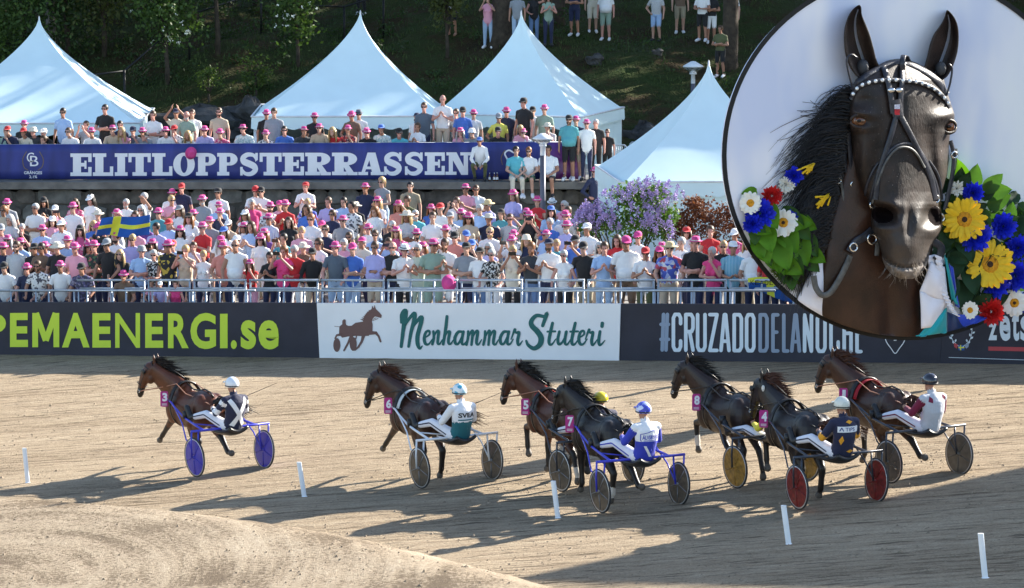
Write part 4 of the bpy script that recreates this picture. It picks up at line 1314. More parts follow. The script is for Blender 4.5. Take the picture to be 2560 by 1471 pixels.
# ================================================================= stands beyond the frame that throw the long shadows
M_BLDG = mat("stand_cladding", (0.30, 0.31, 0.33), 0.7, var=0.1, scale=0.6)
M_WIN = mat("stand_window", (0.03, 0.04, 0.05), 0.15, var=0.1)
def stand(label, p0, p1, depth_v, h, n, zb):
    p0 = np.array(p0); p1 = np.array(p1); u = (p1 - p0) / np.linalg.norm(p1 - p0); L = np.linalg.norm(p1 - p0)
    d = np.array(depth_v)
    t = thing("grandstand", label, "building", (p0[0], p0[1], zb))
    mb = MB()
    c = [np.zeros(2), u * L, u * L + d, d]
    mb.prism([(q[0], q[1], 0) for q in c], (0, 0, h)); mb.build("walls", M_BLDG, t, smooth=False)
    mb = MB(); mb.prism([(q[0] * 1.0, q[1] * 1.0, h + 0.005) for q in c], (0, 0, 0.25)); mb.build("roof", M_STEELDARK, t, smooth=False)
    nn = np.array([u[1], -u[0]])
    if nn[1] > 0: nn = -nn
    wm = None
    for fl in range(max(1, int(h // 3.2))):
        for i in range(n):
            a = u * (L * (i + 0.2) / n) + nn * 0.03; b = u * (L * (i + 0.8) / n) + nn * 0.03; z = 1.0 + fl * 3.2
            mb = MB(); mb.quad((a[0], a[1], z), (b[0], b[1], z), (b[0], b[1], z + 1.6), (a[0], a[1], z + 1.6)); mb.build("window", M_WIN, t, smooth=False)
SX = np.array([SUNV.x, SUNV.y]) / SUNV.z
_a, _b = G(2560, 1195), G(1330, 1440)
_n = 13.8
_p = _b[:2] + SX * _n
stand("tall grey grandstand block beyond the edge of the picture", _p, _p + np.array([22, -13.0]), SX * 6, _n + _b[2] - gz(30) + 0.3, 6, gz(30) - 0.3)
_b = G(1230, 950); _n = 9.9; _p = _b[:2] + SX * _n
stand("lower grey pavilion behind the hoardings beyond the edge of the picture", _p, _p + HU[:2] * 29, np.array([9, 1.6]), _n + _b[2] - gz(18.6), 5, gz(18.6))
# ================================================================= people: one continuous body per pose, clothes cut from it
def V3(*a): return np.array(a, float)
class Body:
    """Bones with radii; grown into one surface by voxel remeshing; every face knows its bone and the place along it."""
    def __init__(s): s.seg = []; s.mb = MB()
    def limb(s, lab, p0, p1, r0, r1, n=9):
        p0, p1 = V3(*p0), V3(*p1)
        s.seg.append((lab, p0, p1, r0, r1)); s.mb.capsule(p0, p1, r0, r1, n)
    def loft(s, lab, pts, rads, lat=(1, 0, 0), n=14):
        pts = [V3(*p) for p in pts]
        for i in range(len(pts) - 1):
            s.seg.append((lab, pts[i], pts[i + 1], sum(rads[i]) / 2, sum(rads[i + 1]) / 2))
        s.mb.tube(pts, rads, n, lat=lat)
    def blob(s, lab, c, r, R=None):
        c = V3(*c); s.seg.append((lab, c, c + V3(0, 0, 1e-3), max(r), max(r))); s.mb.ellipsoid(c, r, 12, 9, R=R)
    def grow(s, voxel, ratio, smooth_it=3, factor=0.5):
        me = remesh(s.mb, voxel, smooth_it, ratio, factor)
        s.V = np.empty(len(me.vertices) * 3); me.vertices.foreach_get("co", s.V); s.V = s.V.reshape(-1, 3)
        s.NRM = np.array([tuple(v.normal) for v in me.vertices])
        s.Fc = [tuple(p.vertices) for p in me.polygons]
        C = np.array([s.V[list(f)].mean(0) for f in s.Fc])
        best = np.full(len(C), 1e9); lab = np.zeros(len(C), int); par = np.zeros(len(C))
        for k, (l, p0, p1, r0, r1) in enumerate(s.seg):
            d = p1 - p0; t = np.clip(((C - p0) @ d) / (d @ d), 0, 1)
            q = p0 + t[:, None] * d
            dist = np.linalg.norm(C - q, axis=1) - (r0 + (r1 - r0) * t)
            m = dist < best
            best[m] = dist[m]; lab[m] = k; par[m] = t[m]
        s.C = C; s.lab = [s.seg[k][0] for k in lab]; s.par = par
        s.me = me
        return me
    def cut(s, name, keep, off, mats, idx=None):
        """A garment: the faces kept by keep(label, t, centre), pushed out by off."""
        ids = [i for i in range(len(s.Fc)) if keep(s.lab[i], s.par[i], s.C[i])]
        used = {}; vs = []; fs = []; mi = []
        for i in ids:
            f = []
            for v in s.Fc[i]:
                if v not in used:
                    used[v] = len(vs); vs.append(s.V[v] + s.NRM[v] * off)
                f.append(used[v])
            fs.append(tuple(f)); mi.append(idx(s.lab[i], s.par[i], s.C[i]) if idx else 0)
        mb = MB(); mb.v = [tuple(v) for v in vs]; mb.f = fs; mb.mi = mi
        return mb.mesh(name, mats)

def hand(b, side, wrist, direc, palm_n, curl=0.5, s=1.0):
    """Palm, four unequal curled fingers and a thumb that leaves the side of the palm."""
    w = V3(*wrist); d = V3(*direc); d /= np.linalg.norm(d); n = V3(*palm_n); n -= d * (n @ d); n /= np.linalg.norm(n)
    x = np.cross(d, n) * side
    c = w + d * 0.05 * s
    b.limb("hand", w + d * 0.01, w + d * 0.085 * s, 0.026 * s, 0.03 * s, 7)
    b.limb("hand", w + d * 0.04 + x * 0.018 * s, w + d * 0.085 * s + x * 0.022 * s, 0.016 * s, 0.016 * s, 6); b.limb("hand", w + d * 0.04 - x * 0.018 * s, w + d * 0.085 * s - x * 0.022 * s, 0.016 * s, 0.016 * s, 6)
    for i, L in enumerate((0.062, 0.074, 0.068, 0.052)):
        o = w + d * 0.088 * s + x * (0.028 - 0.0187 * i) * s
        e1 = o + (d * math.cos(curl * 0.6) + n * math.sin(curl * 0.6)) * L * 0.5 * s
        e2 = e1 + (d * math.cos(curl * 1.5) + n * math.sin(curl * 1.5)) * L * 0.55 * s
        b.limb("hand", o, e1, 0.0095 * s, 0.009 * s, 6); b.limb("hand", e1, e2, 0.009 * s, 0.008 * s, 6)
    o = w + d * 0.03 * s + x * 0.028 * s
    e1 = o + (d * 0.6 + x * 0.75 + n * 0.25) * 0.04 * s; e2 = e1 + (d * 0.9 + x * 0.15 + n * 0.4) * 0.034 * s
    b.limb("hand", o, e1, 0.012 * s, 0.011 * s, 6); b.limb("hand", e1, e2, 0.011 * s, 0.009 * s, 6)

def head(b, c, look=(0, -1, 0), s=1.0):
    """Skull, jaw, nose, ears; faces along look."""
    c = V3(*c); f = V3(*look); f /= np.linalg.norm(f)
    u = V3(0, 0, 1) - f * f[2]; u /= np.linalg.norm(u); r = np.cross(u, f)
    R = np.stack([r, -f, u], 1)
    def at(x, y, z): return c + R @ V3(x, y, z) * s
    b.blob("head", at(0, .012, .03), (.077 * s, .098 * s, .095 * s), R)
    b.blob("head", at(0, -.022, -.045), (.058 * s, .068 * s, .075 * s), R)
    b.limb("head", at(0, -.085, -.095), at(0, -.07, -.09), .024 * s, .03 * s, 7)
    b.limb("head", at(0, -.095, .02), at(0, -.113, -.022), .011 * s, .017 * s, 7)
    b.limb("head", at(-.03, -.085, .03), at(.03, -.085, .03), .017 * s, .017 * s, 7)
    b.limb("head", at(-.02, -.092, -.055), at(.02, -.092, -.055), .010 * s, .010 * s, 6)
    for sd_ in (-1, 1):
        b.limb("head", at(sd_ * .080, .02, .02), at(sd_ * .076, .015, -.02), .015 * s, .012 * s, 6)
    return R

HIPZ = 0.93
def person_body(pose):
    """Adult about 1.80 m facing -Y, origin on the ground between the feet."""
    b = Body()
    lean = pose.get('lean', 0.0)
    hz = pose.get('hip', HIPZ); piv = V3(0, 0.02, hz)
    cl, sl = math.cos(lean), math.sin(lean)
    def U(x, y, z):
        p = V3(x, y, z + (hz - HIPZ)) - piv
        return piv + V3(p[0], p[1] * cl - p[2] * sl, p[1] * sl + p[2] * cl)
    fat = pose.get('fat', 1.0); fem = pose.get('fem', 0)
    b.loft("torso", [U(0, .025, .86), U(0, .03, .93), U(0, .015, 1.05), U(0, .01, 1.20), U(0, .02, 1.34), U(0, .03, 1.44), U(0, .03, 1.485)],
           [(.13, .10), (.170 if not fem else .178, .122), (.150 * fat - .012 * fem, .108 * fat), (.165 * fat - .01 * fem, .118 * fat), (.172 - .015 * fem, .112), (.115, .075), (.058, .058)])
    if fem:
        for sx in (-1, 1): b.blob("torso", U(sx * .07, -.085, 1.27), (.06, .05, .06))
    if fat > 1.05: b.blob("torso", U(0, -.06, 1.08), (.15 * fat, .12 * fat, .15))
    b.limb("neck", U(0, .03, 1.46), U(0, .012, 1.56), .056 - .008 * fem, .052 - .008 * fem)
    look = pose.get('look', (0, -1, -0.06))
    hc = U(0, -.005, 1.665)
    if lean > 0.3: hc = hc + V3(0, -0.03, 0.03)
    R = head(b, hc, look)
    sw = .178 - .02 * fem
    for sd_, key in ((-1, 'L'), (1, 'R')):
        sh = U(sd_ * sw, .025, 1.405)
        el, wr, hd, pn, cu = pose['arm' + key]
        el = V3(sd_ * el[0], el[1], el[2]); wr = V3(sd_ * wr[0], wr[1], wr[2])
        if not pose.get('abs'):
            el = U(*el); wr = U(*wr)
        else:
            pass
        b.blob("torso", sh, (.058, .058, .056))
        b.limb("torso", U(sd_ * .09, .03, 1.40), sh, .066, .058); b.limb("torso", U(sd_ * .02, .03, 1.485), sh, .042, .046)
        b.limb("uarm", sh, el, .053 - .006 * fem, .042 - .005 * fem)
        b.limb("farm", el, wr, .042 - .005 * fem, .027)
        hand(b, sd_, wr, (sd_ * hd[0], hd[1], hd[2]), (sd_ * pn[0], pn[1], pn[2]), cu)
    for sd_, key in ((-1, 'L'), (1, 'R')):
        hp = V3(sd_ * .092, .025, hz - .02)
        kn, an, toe = pose['leg' + key]
        kn = V3(sd_ * kn[0], kn[1], kn[2]); an = V3(sd_ * an[0], an[1], an[2]); toe = V3(sd_ * toe[0], toe[1], toe[2])
        b.limb("thigh", hp, kn, .088, .058)
        mid = kn * .65 + an * .35 + (V3(0, .018, 0) if abs(kn[2] - an[2]) > .3 else 0)
        b.limb("shin", kn, mid, .056, .054); b.limb("shin", mid, an, .052, .036)
        b.limb("foot", an, an * .3 + toe * .7 + V3(0, 0, 0.0), .042, .042); b.limb("foot", an * .3 + toe * .7, toe, .042, .034)
        back = an - (toe - an) * .25; b.limb("foot", an, back + V3(0, 0, -.01), .04, .036)
    b.hc = hc; b.R = R
    return b

ST = ((.105, .0, .50), (.115, .03, .085), (.15, -.16, .04))
ST2 = ((.10, -.03, .50), (.11, .06, .085), (.12, -.13, .04))
SIT = ((.13, -.42, .93), (.13, -.42, .50), (.15, -.58, .44))
DOWN = ((.25, .06, 1.14), (.26, -.03, .90), (0, -.1, -1), (-1, 0, 0), .5)
POSES = {
    'relaxed': dict(armL=DOWN, armR=DOWN, legL=ST, legR=ST2),
    'crossed': dict(armL=((.27, -.02, 1.14), (.0, -.20, 1.17), (-1, .05, .1), (0, 1, 0), .4), armR=((.27, -.02, 1.13), (-.03, -.17, 1.13), (-1, .1, .05), (0, 1, 0), .4), legL=ST, legR=ST2),
    'clapping': dict(armL=((.26, -.08, 1.16), (.055, -.30, 1.28), (-.25, -.5, .85), (-1, 0, 0), .2), armR=((.26, -.08, 1.15), (.055, -.31, 1.27), (-.25, -.5, .85), (-1, 0, 0), .2), legL=ST, legR=ST2),
    'phone': dict(armL=((.25, -.20, 1.30), (.08, -.36, 1.58), (-.1, -.3, .95), (-.6, .6, 0), .7), armR=((.25, -.20, 1.30), (.07, -.37, 1.56), (-.1, -.3, .95), (-.6, .6, 0), .7), legL=ST, legR=ST),
    'rail': dict(lean=.16, armL=((.28, -.05, 1.16), (.22, -.30, 1.02), (-.2, -1, -.1), (0, 0, -1), .8), armR=((.28, -.05, 1.16), (.20, -.30, 1.02), (-.2, -1, -.1), (0, 0, -1), .8), legL=ST, legR=ST2),
    'leaning': dict(lean=.42, look=(0, -1, -.02), armL=((.27, -.12, 1.20), (.03, -.33, 1.22), (-1, -.1, 0), (0, 0, -1), .4), armR=((.27, -.12, 1.20), (-.02, -.30, 1.24), (-1, -.1, 0), (0, 0, -1), .4), legL=((.11, .10, .50), (.12, .22, .085), (.14, .04, .04)), legR=((.11, .08, .50), (.13, .16, .085), (.15, -.02, .04))),
    'chin': dict(lean=.22, armL=((.24, -.10, 1.18), (.02, -.20, 1.20), (-1, 0, 0), (0, 1, 0), .4), armR=((.20, -.16, 1.22), (.05, -.17, 1.50), (-.3, .2, .8), (-.5, .8, 0), .9), legL=ST, legR=ST2),
    'shading': dict(armL=((.27, .0, 1.14), (.16, -.20, 1.05), (-.6, -.5, -.2), (0, 0, 1), .5), armR=((.34, -.12, 1.46), (.14, -.17, 1.70), (-.9, .0, .2), (0, 0, -1), .2), legL=ST, legR=ST2),
    'cheering': dict(armL=((.30, -.12, 1.55), (.10, -.24, 1.80), (-.3, -.1, .95), (-1, 0, 0), .2), armR=((.30, -.12, 1.55), (.10, -.25, 1.79), (-.3, -.1, .95), (-1, 0, 0), .2), legL=ST, legR=ST2),
    'hips': dict(armL=((.36, .08, 1.14), (.20, -.03, .98), (-.7, -.3, -.4), (-1, 0, 0), .6), armR=DOWN, legL=ST, legR=ST2),
    'program': dict(armL=((.25, -.03, 1.13), (.10, -.28, 1.10), (-.4, -.8, .15), (0, 0, 1), .7), armR=((.25, -.03, 1.13), (.08, -.29, 1.12), (-.4, -.8, .15), (0, 0, 1), .7), legL=ST, legR=ST),
    'seated': dict(hip=.93, armL=((.25, -.10, 1.15), (.06, -.28, 1.03), (-.7, -.5, -.2), (0, 0, -1), .7), armR=((.25, -.10, 1.15), (.05, -.30, 1.02), (-.7, -.5, -.2), (0, 0, -1), .7), legL=SIT, legR=((.12, -.42, .92), (.14, -.36, .50), (.16, -.52, .44))),
    'crouched': dict(hip=.52, lean=.30, armL=((.26, -.16, 1.16), (.12, -.32, 1.0), (-.4, -.6, -.5), (0, 0, -1), .7), armR=((.26, -.16, 1.16), (.10, -.34, 1.02), (-.4, -.6, -.5), (0, 0, -1), .7), legL=((.20, -.36, .50), (.16, -.02, .10), (.18, -.18, .04)), legR=((.20, -.36, .52), (.15, -.08, .09), (.17, -.24, .04))),
}
BODY = {}
def get_body(pose, fem=0, fat=0):
    key = (pose, fem, fat)
    if key not in BODY:
        d = dict(POSES[pose]); d['fem'] = fem; d['fat'] = 1.22 if fat else 1.0
        b = person_body(d)
        b.grow(0.0135, 0.22, 2, 0.4)
        b.me.name = "person_body"
        BODY[key] = b
    return BODY[key]
GARM = {}
def garment(b, key, kind):
    k = (key, kind)
    if k in GARM: return GARM[k]
    if kind == 'tee': fn = lambda l, t, c: l == 'torso' or (l == 'uarm' and t < .62); off = .013
    elif kind == 'tank': fn = lambda l, t, c: l == 'torso'; off = .011
    elif kind == 'long': fn = lambda l, t, c: l in ('torso', 'uarm') or (l == 'farm' and t < .93); off = .014
    elif kind == 'trousers': fn = lambda l, t, c: l in ('thigh', 'shin') or (l == 'torso' and c[2] < b.hipz + .03); off = .010
    elif kind == 'shorts': fn = lambda l, t, c: (l == 'thigh' and t < .9) or (l == 'torso' and c[2] < b.hipz + .03); off = .014
    elif kind == 'dress': fn = lambda l, t, c: l == 'torso' or (l == 'uarm' and t < .35) or (l == 'thigh' and t < .95); off = .022
    elif kind == 'shoes': fn = lambda l, t, c: l == 'foot'; off = .012
    GARM[k] = b.cut({'tee': 'shirt', 'tank': 'top', 'long': 'shirt'}.get(kind, kind), fn, off, M_WHITEP)
    return GARM[k]
for p_ in POSES.values(): pass
# head wear, hair and glasses around the head centre, facing -Y
def head_meshes():
    D = {}
    def put(k, mb, sm=True): D[k] = mb.mesh(k, M_WHITEP, sm)
    mb = MB(); mb.ellipsoid((0, .022, .042), (.088, .106, .100), 14, 10); mb.f = [f for f in mb.f if not all(mb.v[i][1] < -.045 and mb.v[i][2] < .085 for i in f) and not all(mb.v[i][2] < -.03 for i in f)]; mb.mi = [0] * len(mb.f); put('hair_short', mb)
    mb = MB(); mb.ellipsoid((0, .022, .045), (.093, .110, .105), 14, 10); mb.f = [f for f in mb.f if not all(mb.v[i][1] < -.04 and mb.v[i][2] < .085 for i in f)]
    mb.mi = [0] * len(mb.f)
    for i in range(26):
        a = math.pi * (-.12 + 1.24 * i / 25); x, y = .088 * math.cos(a), .02 + .095 * math.sin(a)
        mb.tube([(x, y, .05), (x * 1.15, y * 1.05, -.06), (x * 1.3, y + .02, -.18 - .05 * math.sin(i * 2.1)), (x * 1.1, y + .015, -.27 - .04 * math.sin(i * 1.3))], [.022, .024, .02, .006], 5)
    put('hair_long', mb)
    mb = MB(); mb.ellipsoid((0, .022, .045), (.091, .108, .102), 14, 10); mb.f = [f for f in mb.f if not all(mb.v[i][1] < -.04 and mb.v[i][2] < .085 for i in f)]; mb.mi = [0] * len(mb.f); mb.ellipsoid((0, .15, .03), (.04, .05, .05), 8, 6); mb.tube([(0, .15, .03), (0, .19, -.05), (0, .17, -.17)], [.035, .03, .008], 7); put('hair_tied', mb)
    mb = MB(); mb.lathe([(.150, .052), (.155, .062), (.104, .062), (.100, .075), (.098, .10), (.088, .150), (.060, .165), (0, .152)], (0, .012, .0), 20, sx=.92, sy=1.08); mb.lathe([(.148, .050), (.096, .050)], (0, .012, .0), 20, sx=.92, sy=1.08); put('trilby', mb)
    mb = MB(); mb.lathe([(.1045, .066), (.1030, .088)], (0, .012, .0), 20, sx=.93, sy=1.09); put('hat_band', mb)
    mb = MB(); mb.lathe([(.100, .048), (.101, .075), (.093, .115), (.06, .145), (0, .152)], (0, .018, 0), 18, sx=.93, sy=1.07)
    n = 12; top = []; low = []
    for i in range(n + 1):
        a = math.pi * (1.12 + .76 * i / n); top.append((.094 * math.cos(a), .018 + .107 * math.sin(a), .066)); low.append((.098 * math.cos(a), -.018 + .165 * math.sin(a), .045 + .01 * abs(math.cos(a))))
    o = mb.add(top + low, [(i, n + 1 + i, n + 2 + i, i + 1) for i in range(n)]); mb.add([(p[0], p[1], p[2] - .006) for p in top + low], [(i, i + 1, n + 2 + i, n + 1 + i) for i in range(n)]); put('cap', mb)
    mb = MB(); mb.lathe([(.185, .035), (.19, .045), (.106, .062), (.102, .075), (.096, .12), (.07, .15), (0, .142)], (0, .012, 0), 22, sx=.95, sy=1.05); mb.lathe([(.186, .033), (.1, .05)], (0, .012, 0), 22, sx=.95, sy=1.05); put('sun_hat', mb)
    mb = MB(); mb.lathe([(.135, .012), (.104, .07), (.098, .11), (.07, .145), (0, .148)], (0, .014, 0), 18, sx=.95, sy=1.06); put('bucket_hat', mb)
    mb = MB()
    for sd_ in (-1, 1):
        mb.ellipsoid((sd_ * .034, -.096, .016), (.029, .010, .021), 8, 6); mb.tube([(sd_ * .060, -.088, .022), (sd_ * .084, -.03, .024), (sd_ * .084, .03, .02)], .005, 5)
    mb.tube([(-.02, -.103, .022), (.02, -.103, .022)], .006, 5); put('sunglasses', mb)
    mb = MB()
    for sd_ in (-1, 1): mb.ellipsoid((sd_ * .032, -.088, .014), (.013, .007, .008), 7, 5)
    put('eyes', mb)
    mb = MB(); mb.ellipsoid((0, -.030, -.062), (.068, .072, .07), 12, 9); mb.f = [f for f in mb.f if all(mb.v[i][2] < -.045 for i in f) or all(mb.v[i][1] > -.05 and mb.v[i][2] < -.02 for i in f)]; mb.mi = [0] * len(mb.f); put('beard', mb)
    return D
HEADM = head_meshes()

# ================================================================= trotting horses, sulkies and drivers
M_LEATHER = mat("harness_leather", (0.014, 0.013, 0.013), 0.4, var=0.2, scale=20)
M_HOOF = mat("hoof_horn", (0.10, 0.085, 0.07), 0.6, var=0.3, scale=12)
M_SOCK = mat("white_sock", (0.62, 0.58, 0.52), 0.8, var=0.1, scale=12)
M_PLATE = mat("number_magenta", (0.42, 0.02, 0.20), 0.5, var=0.03)
M_CHROME = mat("bit_chrome", (0.7, 0.7, 0.7), 0.2, 1.0, var=0)
M_REINTAN = mat("rein_tan", (0.36, 0.17, 0.11), 0.6)
M_EYE = mat("horse_eye", (0.01, 0.008, 0.007), 0.1, var=0)
FORE = {'stance': ((.13, 1.96, .50), (.13, 1.93, .15), (.13, 1.99, .03)), 'high': ((.13, 2.30, .80), (.13, 2.26, .44), (.13, 2.22, .30)), 'reach': ((.13, 2.24, .64), (.13, 2.50, .40), (.13, 2.60, .30)), 'back': ((.13, 1.74, .50), (.13, 1.45, .27), (.13, 1.37, .17))}
HIND = {'stance': ((.16, 1.06, .87), (.125, .73, .52), (.125, .78, .16), (.125, .84, .03)), 'back': ((.16, 1.0, .86), (.125, .52, .60), (.125, .28, .36), (.125, .15, .36)), 'fwd': ((.16, 1.20, .86), (.125, 1.00, .49), (.125, 1.20, .22), (.125, 1.30, .14)), 'push': ((.16, 1.0, .86), (.125, .60, .52), (.125, .48, .20), (.125, .46, .05))}
BARREL = [(.50, 1.25, .08, .09), (.60, 1.22, .22, .24), (.76, 1.17, .31, .335), (.98, 1.145, .325, .37), (1.22, 1.10, .31, .355), (1.48, 1.06, .325, .375), (1.76, 1.07, .31, .40), (1.98, 1.11, .27, .37), (2.14, 1.15, .20, .285), (2.24, 1.17, .09, .15)]
def barrel(y):
    ys = [b[0] for b in BARREL]
    return [float(np.interp(y, ys, [b[i] for b in BARREL])) for i in (1, 2, 3)]
def make_horse(num, label, origin, phi, legs, coat, dark, lift=0.0, turn=0.25, socks=(), mane_col=None, breast=None, pad=None, ear_white=False, scale=1.0, tail_dir=1.0):
    t = thing("trotting_horse", label, "horse", origin, (0, 0, phi), group="trotting horses racing in harness", scale=(scale,) * 3)
    b = Body()
    b.loft("barrel", [(0, y, z) for y, z, rx, rz in BARREL], [(rx, rz) for y, z, rx, rz in BARREL], n=20)
    for sx in (-1, 1):
        b.blob("barrel", (sx * .17, .82, 1.12), (.19, .27, .35)); b.blob("barrel", (sx * .18, 1.92, 1.05), (.14, .22, .31)); b.blob("barrel", (sx * .09, 2.14, 1.02), (.10, .12, .16))
    b.blob("barrel", (0, 1.72, 1.42), (.10, .26, .13))
    # neck and head, turned a little to the inside
    def bend(p):
        p = V3(*p); q = max(0.0, p[1] - 2.0)
        p = p + V3(0, 0, lift * min(1.2, q * 1.6))
        return p + V3(-turn * q * 1.15, 0, 0)
    neck = [(0, 1.88, 1.27), (0, 2.08, 1.41), (0, 2.27, 1.56), (0, 2.42, 1.71), (0, 2.50, 1.83)]
    b.loft("neck", [bend(p) for p in neck], [(.21, .37), (.17, .32), (.14, .265), (.118, .215), (.10, .155)], n=16)
    hd = [(0, 2.45, 1.87), (0, 2.55, 1.81), (0, 2.635, 1.68), (0, 2.70, 1.53), (0, 2.74, 1.39), (0, 2.765, 1.28)]
    hb = [bend(p) for p in hd]
    b.loft("head", hb, [(.08, .10), (.11, .15), (.105, .16), (.08, .12), (.066, .09), (.07, .082)], n=14)
    b.blob("head", hb[5] + V3(0, -.005, -.03), (.055, .055, .05)); b.blob("head", bend((0, 2.58, 1.65)) + V3(0, -.05, -.04), (.085, .10, .12))
    ax = V3(math.cos(math.atan(turn * 1.2)), math.sin(math.atan(turn * 1.2)), 0)
    for sx in (-1, 1):
        b.limb("head", hb[5] + ax * sx * .032 + V3(0, .03, .02), hb[5] + ax * sx * .038 + V3(0, .035, -.01), .024, .022, 7)
        e0 = hb[0] + ax * sx * .055 + V3(0, .0, .06); e1 = e0 + V3(sx * .02, -.005, .10) ; e2 = e1 + V3(-sx * .012, .01, .075)
        b.limb("ear", e0, e1, .036, .030, 8); b.limb("ear", e1, e2, .029, .008, 8)
        b.limb("head", bend((0, 2.585, 1.76)) + ax * sx * .092, bend((0, 2.63, 1.71)) + ax * sx * .095, .03, .028, 7)
    lowleg = []
    for key, sx in (('LF', -1), ('RF', 1)):
        kn, fe, ho = [V3(sx * p[0], p[1], p[2]) for p in FORE[legs[key]]]
        sh = V3(sx * .15, 1.98, 1.10); el = V3(sx * .15, 1.92, .90)
        b.limb("barrel", sh, el, .15, .125); b.limb("upleg", el, kn * .5 + el * .5, .112, .084); b.limb("upleg", kn * .5 + el * .5, kn, .084, .060)
        b.limb("lowleg", kn, kn * .5 + fe * .5, .064, .050); b.limb("lowleg", kn * .5 + fe * .5, fe, .050, .055); b.limb("pastern" + key, fe, ho * .6 + fe * .4, .047, .043)
        b.limb("hoof", ho * .7 + fe * .3, ho, .054, .068, 10)
    for key, sx in (('LH', -1), ('RH', 1)):
        stf, hk, fe, ho = [V3(sx * p[0], p[1], p[2]) for p in HIND[legs[key]]]
        hip = V3(sx * .145, .90, 1.14)
        b.limb("barrel", hip, stf, .20, .15); b.limb("upleg", V3(sx * .14, .74, 1.02), hk * .45 + stf * .55, .15, .095); b.limb("upleg", stf, hk, .135, .064)
        b.limb("lowleg", hk, hk * .5 + fe * .5, .070, .054); b.limb("lowleg", hk + V3(0, -.03, .05), hk, .03, .045); b.limb("lowleg", hk * .5 + fe * .5, fe, .054, .057); b.limb("pastern" + key, fe, ho * .6 + fe * .4, .050, .046)
        b.limb("hoof", ho * .7 + fe * .3, ho, .056, .070, 10)
    b.grow(0.017, 0.34, 3, 0.45)
    me = b.me
    for m in (coat, dark, M_HOOF, M_SOCK): me.materials.append(m)
    idx = []
    for l, p_, c in zip(b.lab, b.par, b.C):
        if l == 'hoof': idx.append(2)
        elif l == 'lowleg': idx.append(1)
        elif l.startswith('pastern'): idx.append(3 if l[7:] in socks else 1)
        elif l == 'upleg' and p_ > .85: idx.append(1)
        elif l == 'head' and c[2] < hb[4][2] + .02: idx.append(1)
        else: idx.append(0)
    for k in socks:
        for i, (l, c) in enumerate(zip(b.lab, b.C)):
            if l == 'lowleg':
                ho = (FORE if k[1] == 'F' else HIND)[legs[k]][-1]; sx = -1 if k[0] == 'L' else 1
                if np.linalg.norm(c - V3(sx * ho[0], ho[1], ho[2])) < .27: idx[i] = 3
    me.polygons.foreach_set("material_index", idx)
    link("body", me, t)
    M_MANE = mane_col or mat("mane_black", (0.012, 0.010, 0.009), 0.5, var=0.3, scale=20)
    # mane: locks blown back
    mb = MB()
    top = [bend(p) for p in ((0, 2.52, 1.97), (0, 2.40, 1.92), (0, 2.27, 1.83), (0, 2.14, 1.74), (0, 2.02, 1.66), (0, 1.9, 1.58))]
    for i in range(420):
        s = rng.random() ** 1.4 * (len(top) - 1.001); j = int(s); f = s - j
        p = top[j] * (1 - f) + top[j + 1] * f + V3(rng.normal(0, .012), 0, -.03)
        L = rng.uniform(.2, .46) * (1.1 - .1 * s); up = rng.uniform(-.1, .5)
        d1 = V3(rng.normal(.35, .16), -.55, up); d2 = V3(rng.normal(.55, .2), -.7, up - .45)
        q1 = p + d1 * L * .5; q2 = q1 + d2 * L * .55
        mb.tube([p, q1, q2], [.012, .010, .001], 3, cap=False)
    mb.build("mane", M_MANE, t)
    mb = MB()
    for i in range(240):
        p = V3(rng.normal(0, .025), .55 + rng.normal(0, .02), 1.31 + rng.normal(0, .02))
        L = rng.uniform(.5, .85); sw = rng.normal(.16 * tail_dir, .06)
        q1 = p + V3(sw * .5, -.13, .05 + rng.normal(0, .03)) * L; q2 = q1 + V3(sw * 1.1, -.13, -.08 + rng.normal(0, .05)) * L; q3 = q2 + V3(sw * 1.4 + rng.normal(0, .05), -.05, -.22 + rng.normal(0, .05)) * L
        mb.tube([p, q1, q2, q3], [.018, .018, .012, .002], 3, cap=False)
    mb.build("tail", M_MANE, t)
    for sx in (-1, 1):
        mb = MB(); c = bend((0, 2.61, 1.735)) + ax * sx * .114; mb.ellipsoid(c, (.022, .026, .024), 8, 6); mb.build("eye", M_EYE, t)
    # harness
    def band(y, w, m, name, z0=-1.0, off=.018, th=.01):
        mb = MB(); zc, rx, rz = barrel(y)
        zc2 = zc + (.05 if 1.5 < y < 2 else 0)
        a = [u for u in np.linspace(0, 2 * math.pi, 40)]
        rowsv = []
        for yy, o in ((y - w / 2, off), (y - w / 2, off + th), (y + w / 2, off + th), (y + w / 2, off)):
            rowsv.append([((rx + o + .012) * math.sin(u), yy, zc2 + (rz + o + (.03 if 1.5 < y < 2 and math.cos(u) > .5 else 0)) * math.cos(u)) for u in a if math.cos(u) > z0])
        n = len(rowsv[0])
        o = mb.add([p for r in rowsv for p in r], [(i + k * n, i + 1 + k * n, i + 1 + ((k + 1) % 4) * n, i + ((k + 1) % 4) * n) for k in range(4) for i in range(n - 1)])
        return mb.build(name, m, t)
    if pad is not None: band(1.70, .22, pad, "saddle_cloth", z0=.25, off=.022)
    band(1.72, .09, M_LEATHER, "saddle_pad", z0=.1, off=.04, th=.03)
    band(1.74, .05, M_LEATHER, "girth", off=.03)
    mb = MB(); mb.tube([(0, 1.72, barrel(1.72)[0] + barrel(1.72)[2] + .14), (.01, 1.3, 1.475), (.01, .95, 1.535), (0, .68, 1.48), (0, .56, 1.36)], (.020, .012), 6) if False else mb.tube([(0, 1.72, 1.58), (.01, 1.45, 1.475), (.01, 1.2, 1.475), (.01, .98, 1.535), (0, .74, 1.50), (0, .60, 1.42)], .016, 6); mb.build("back_strap", M_LEATHER, t)
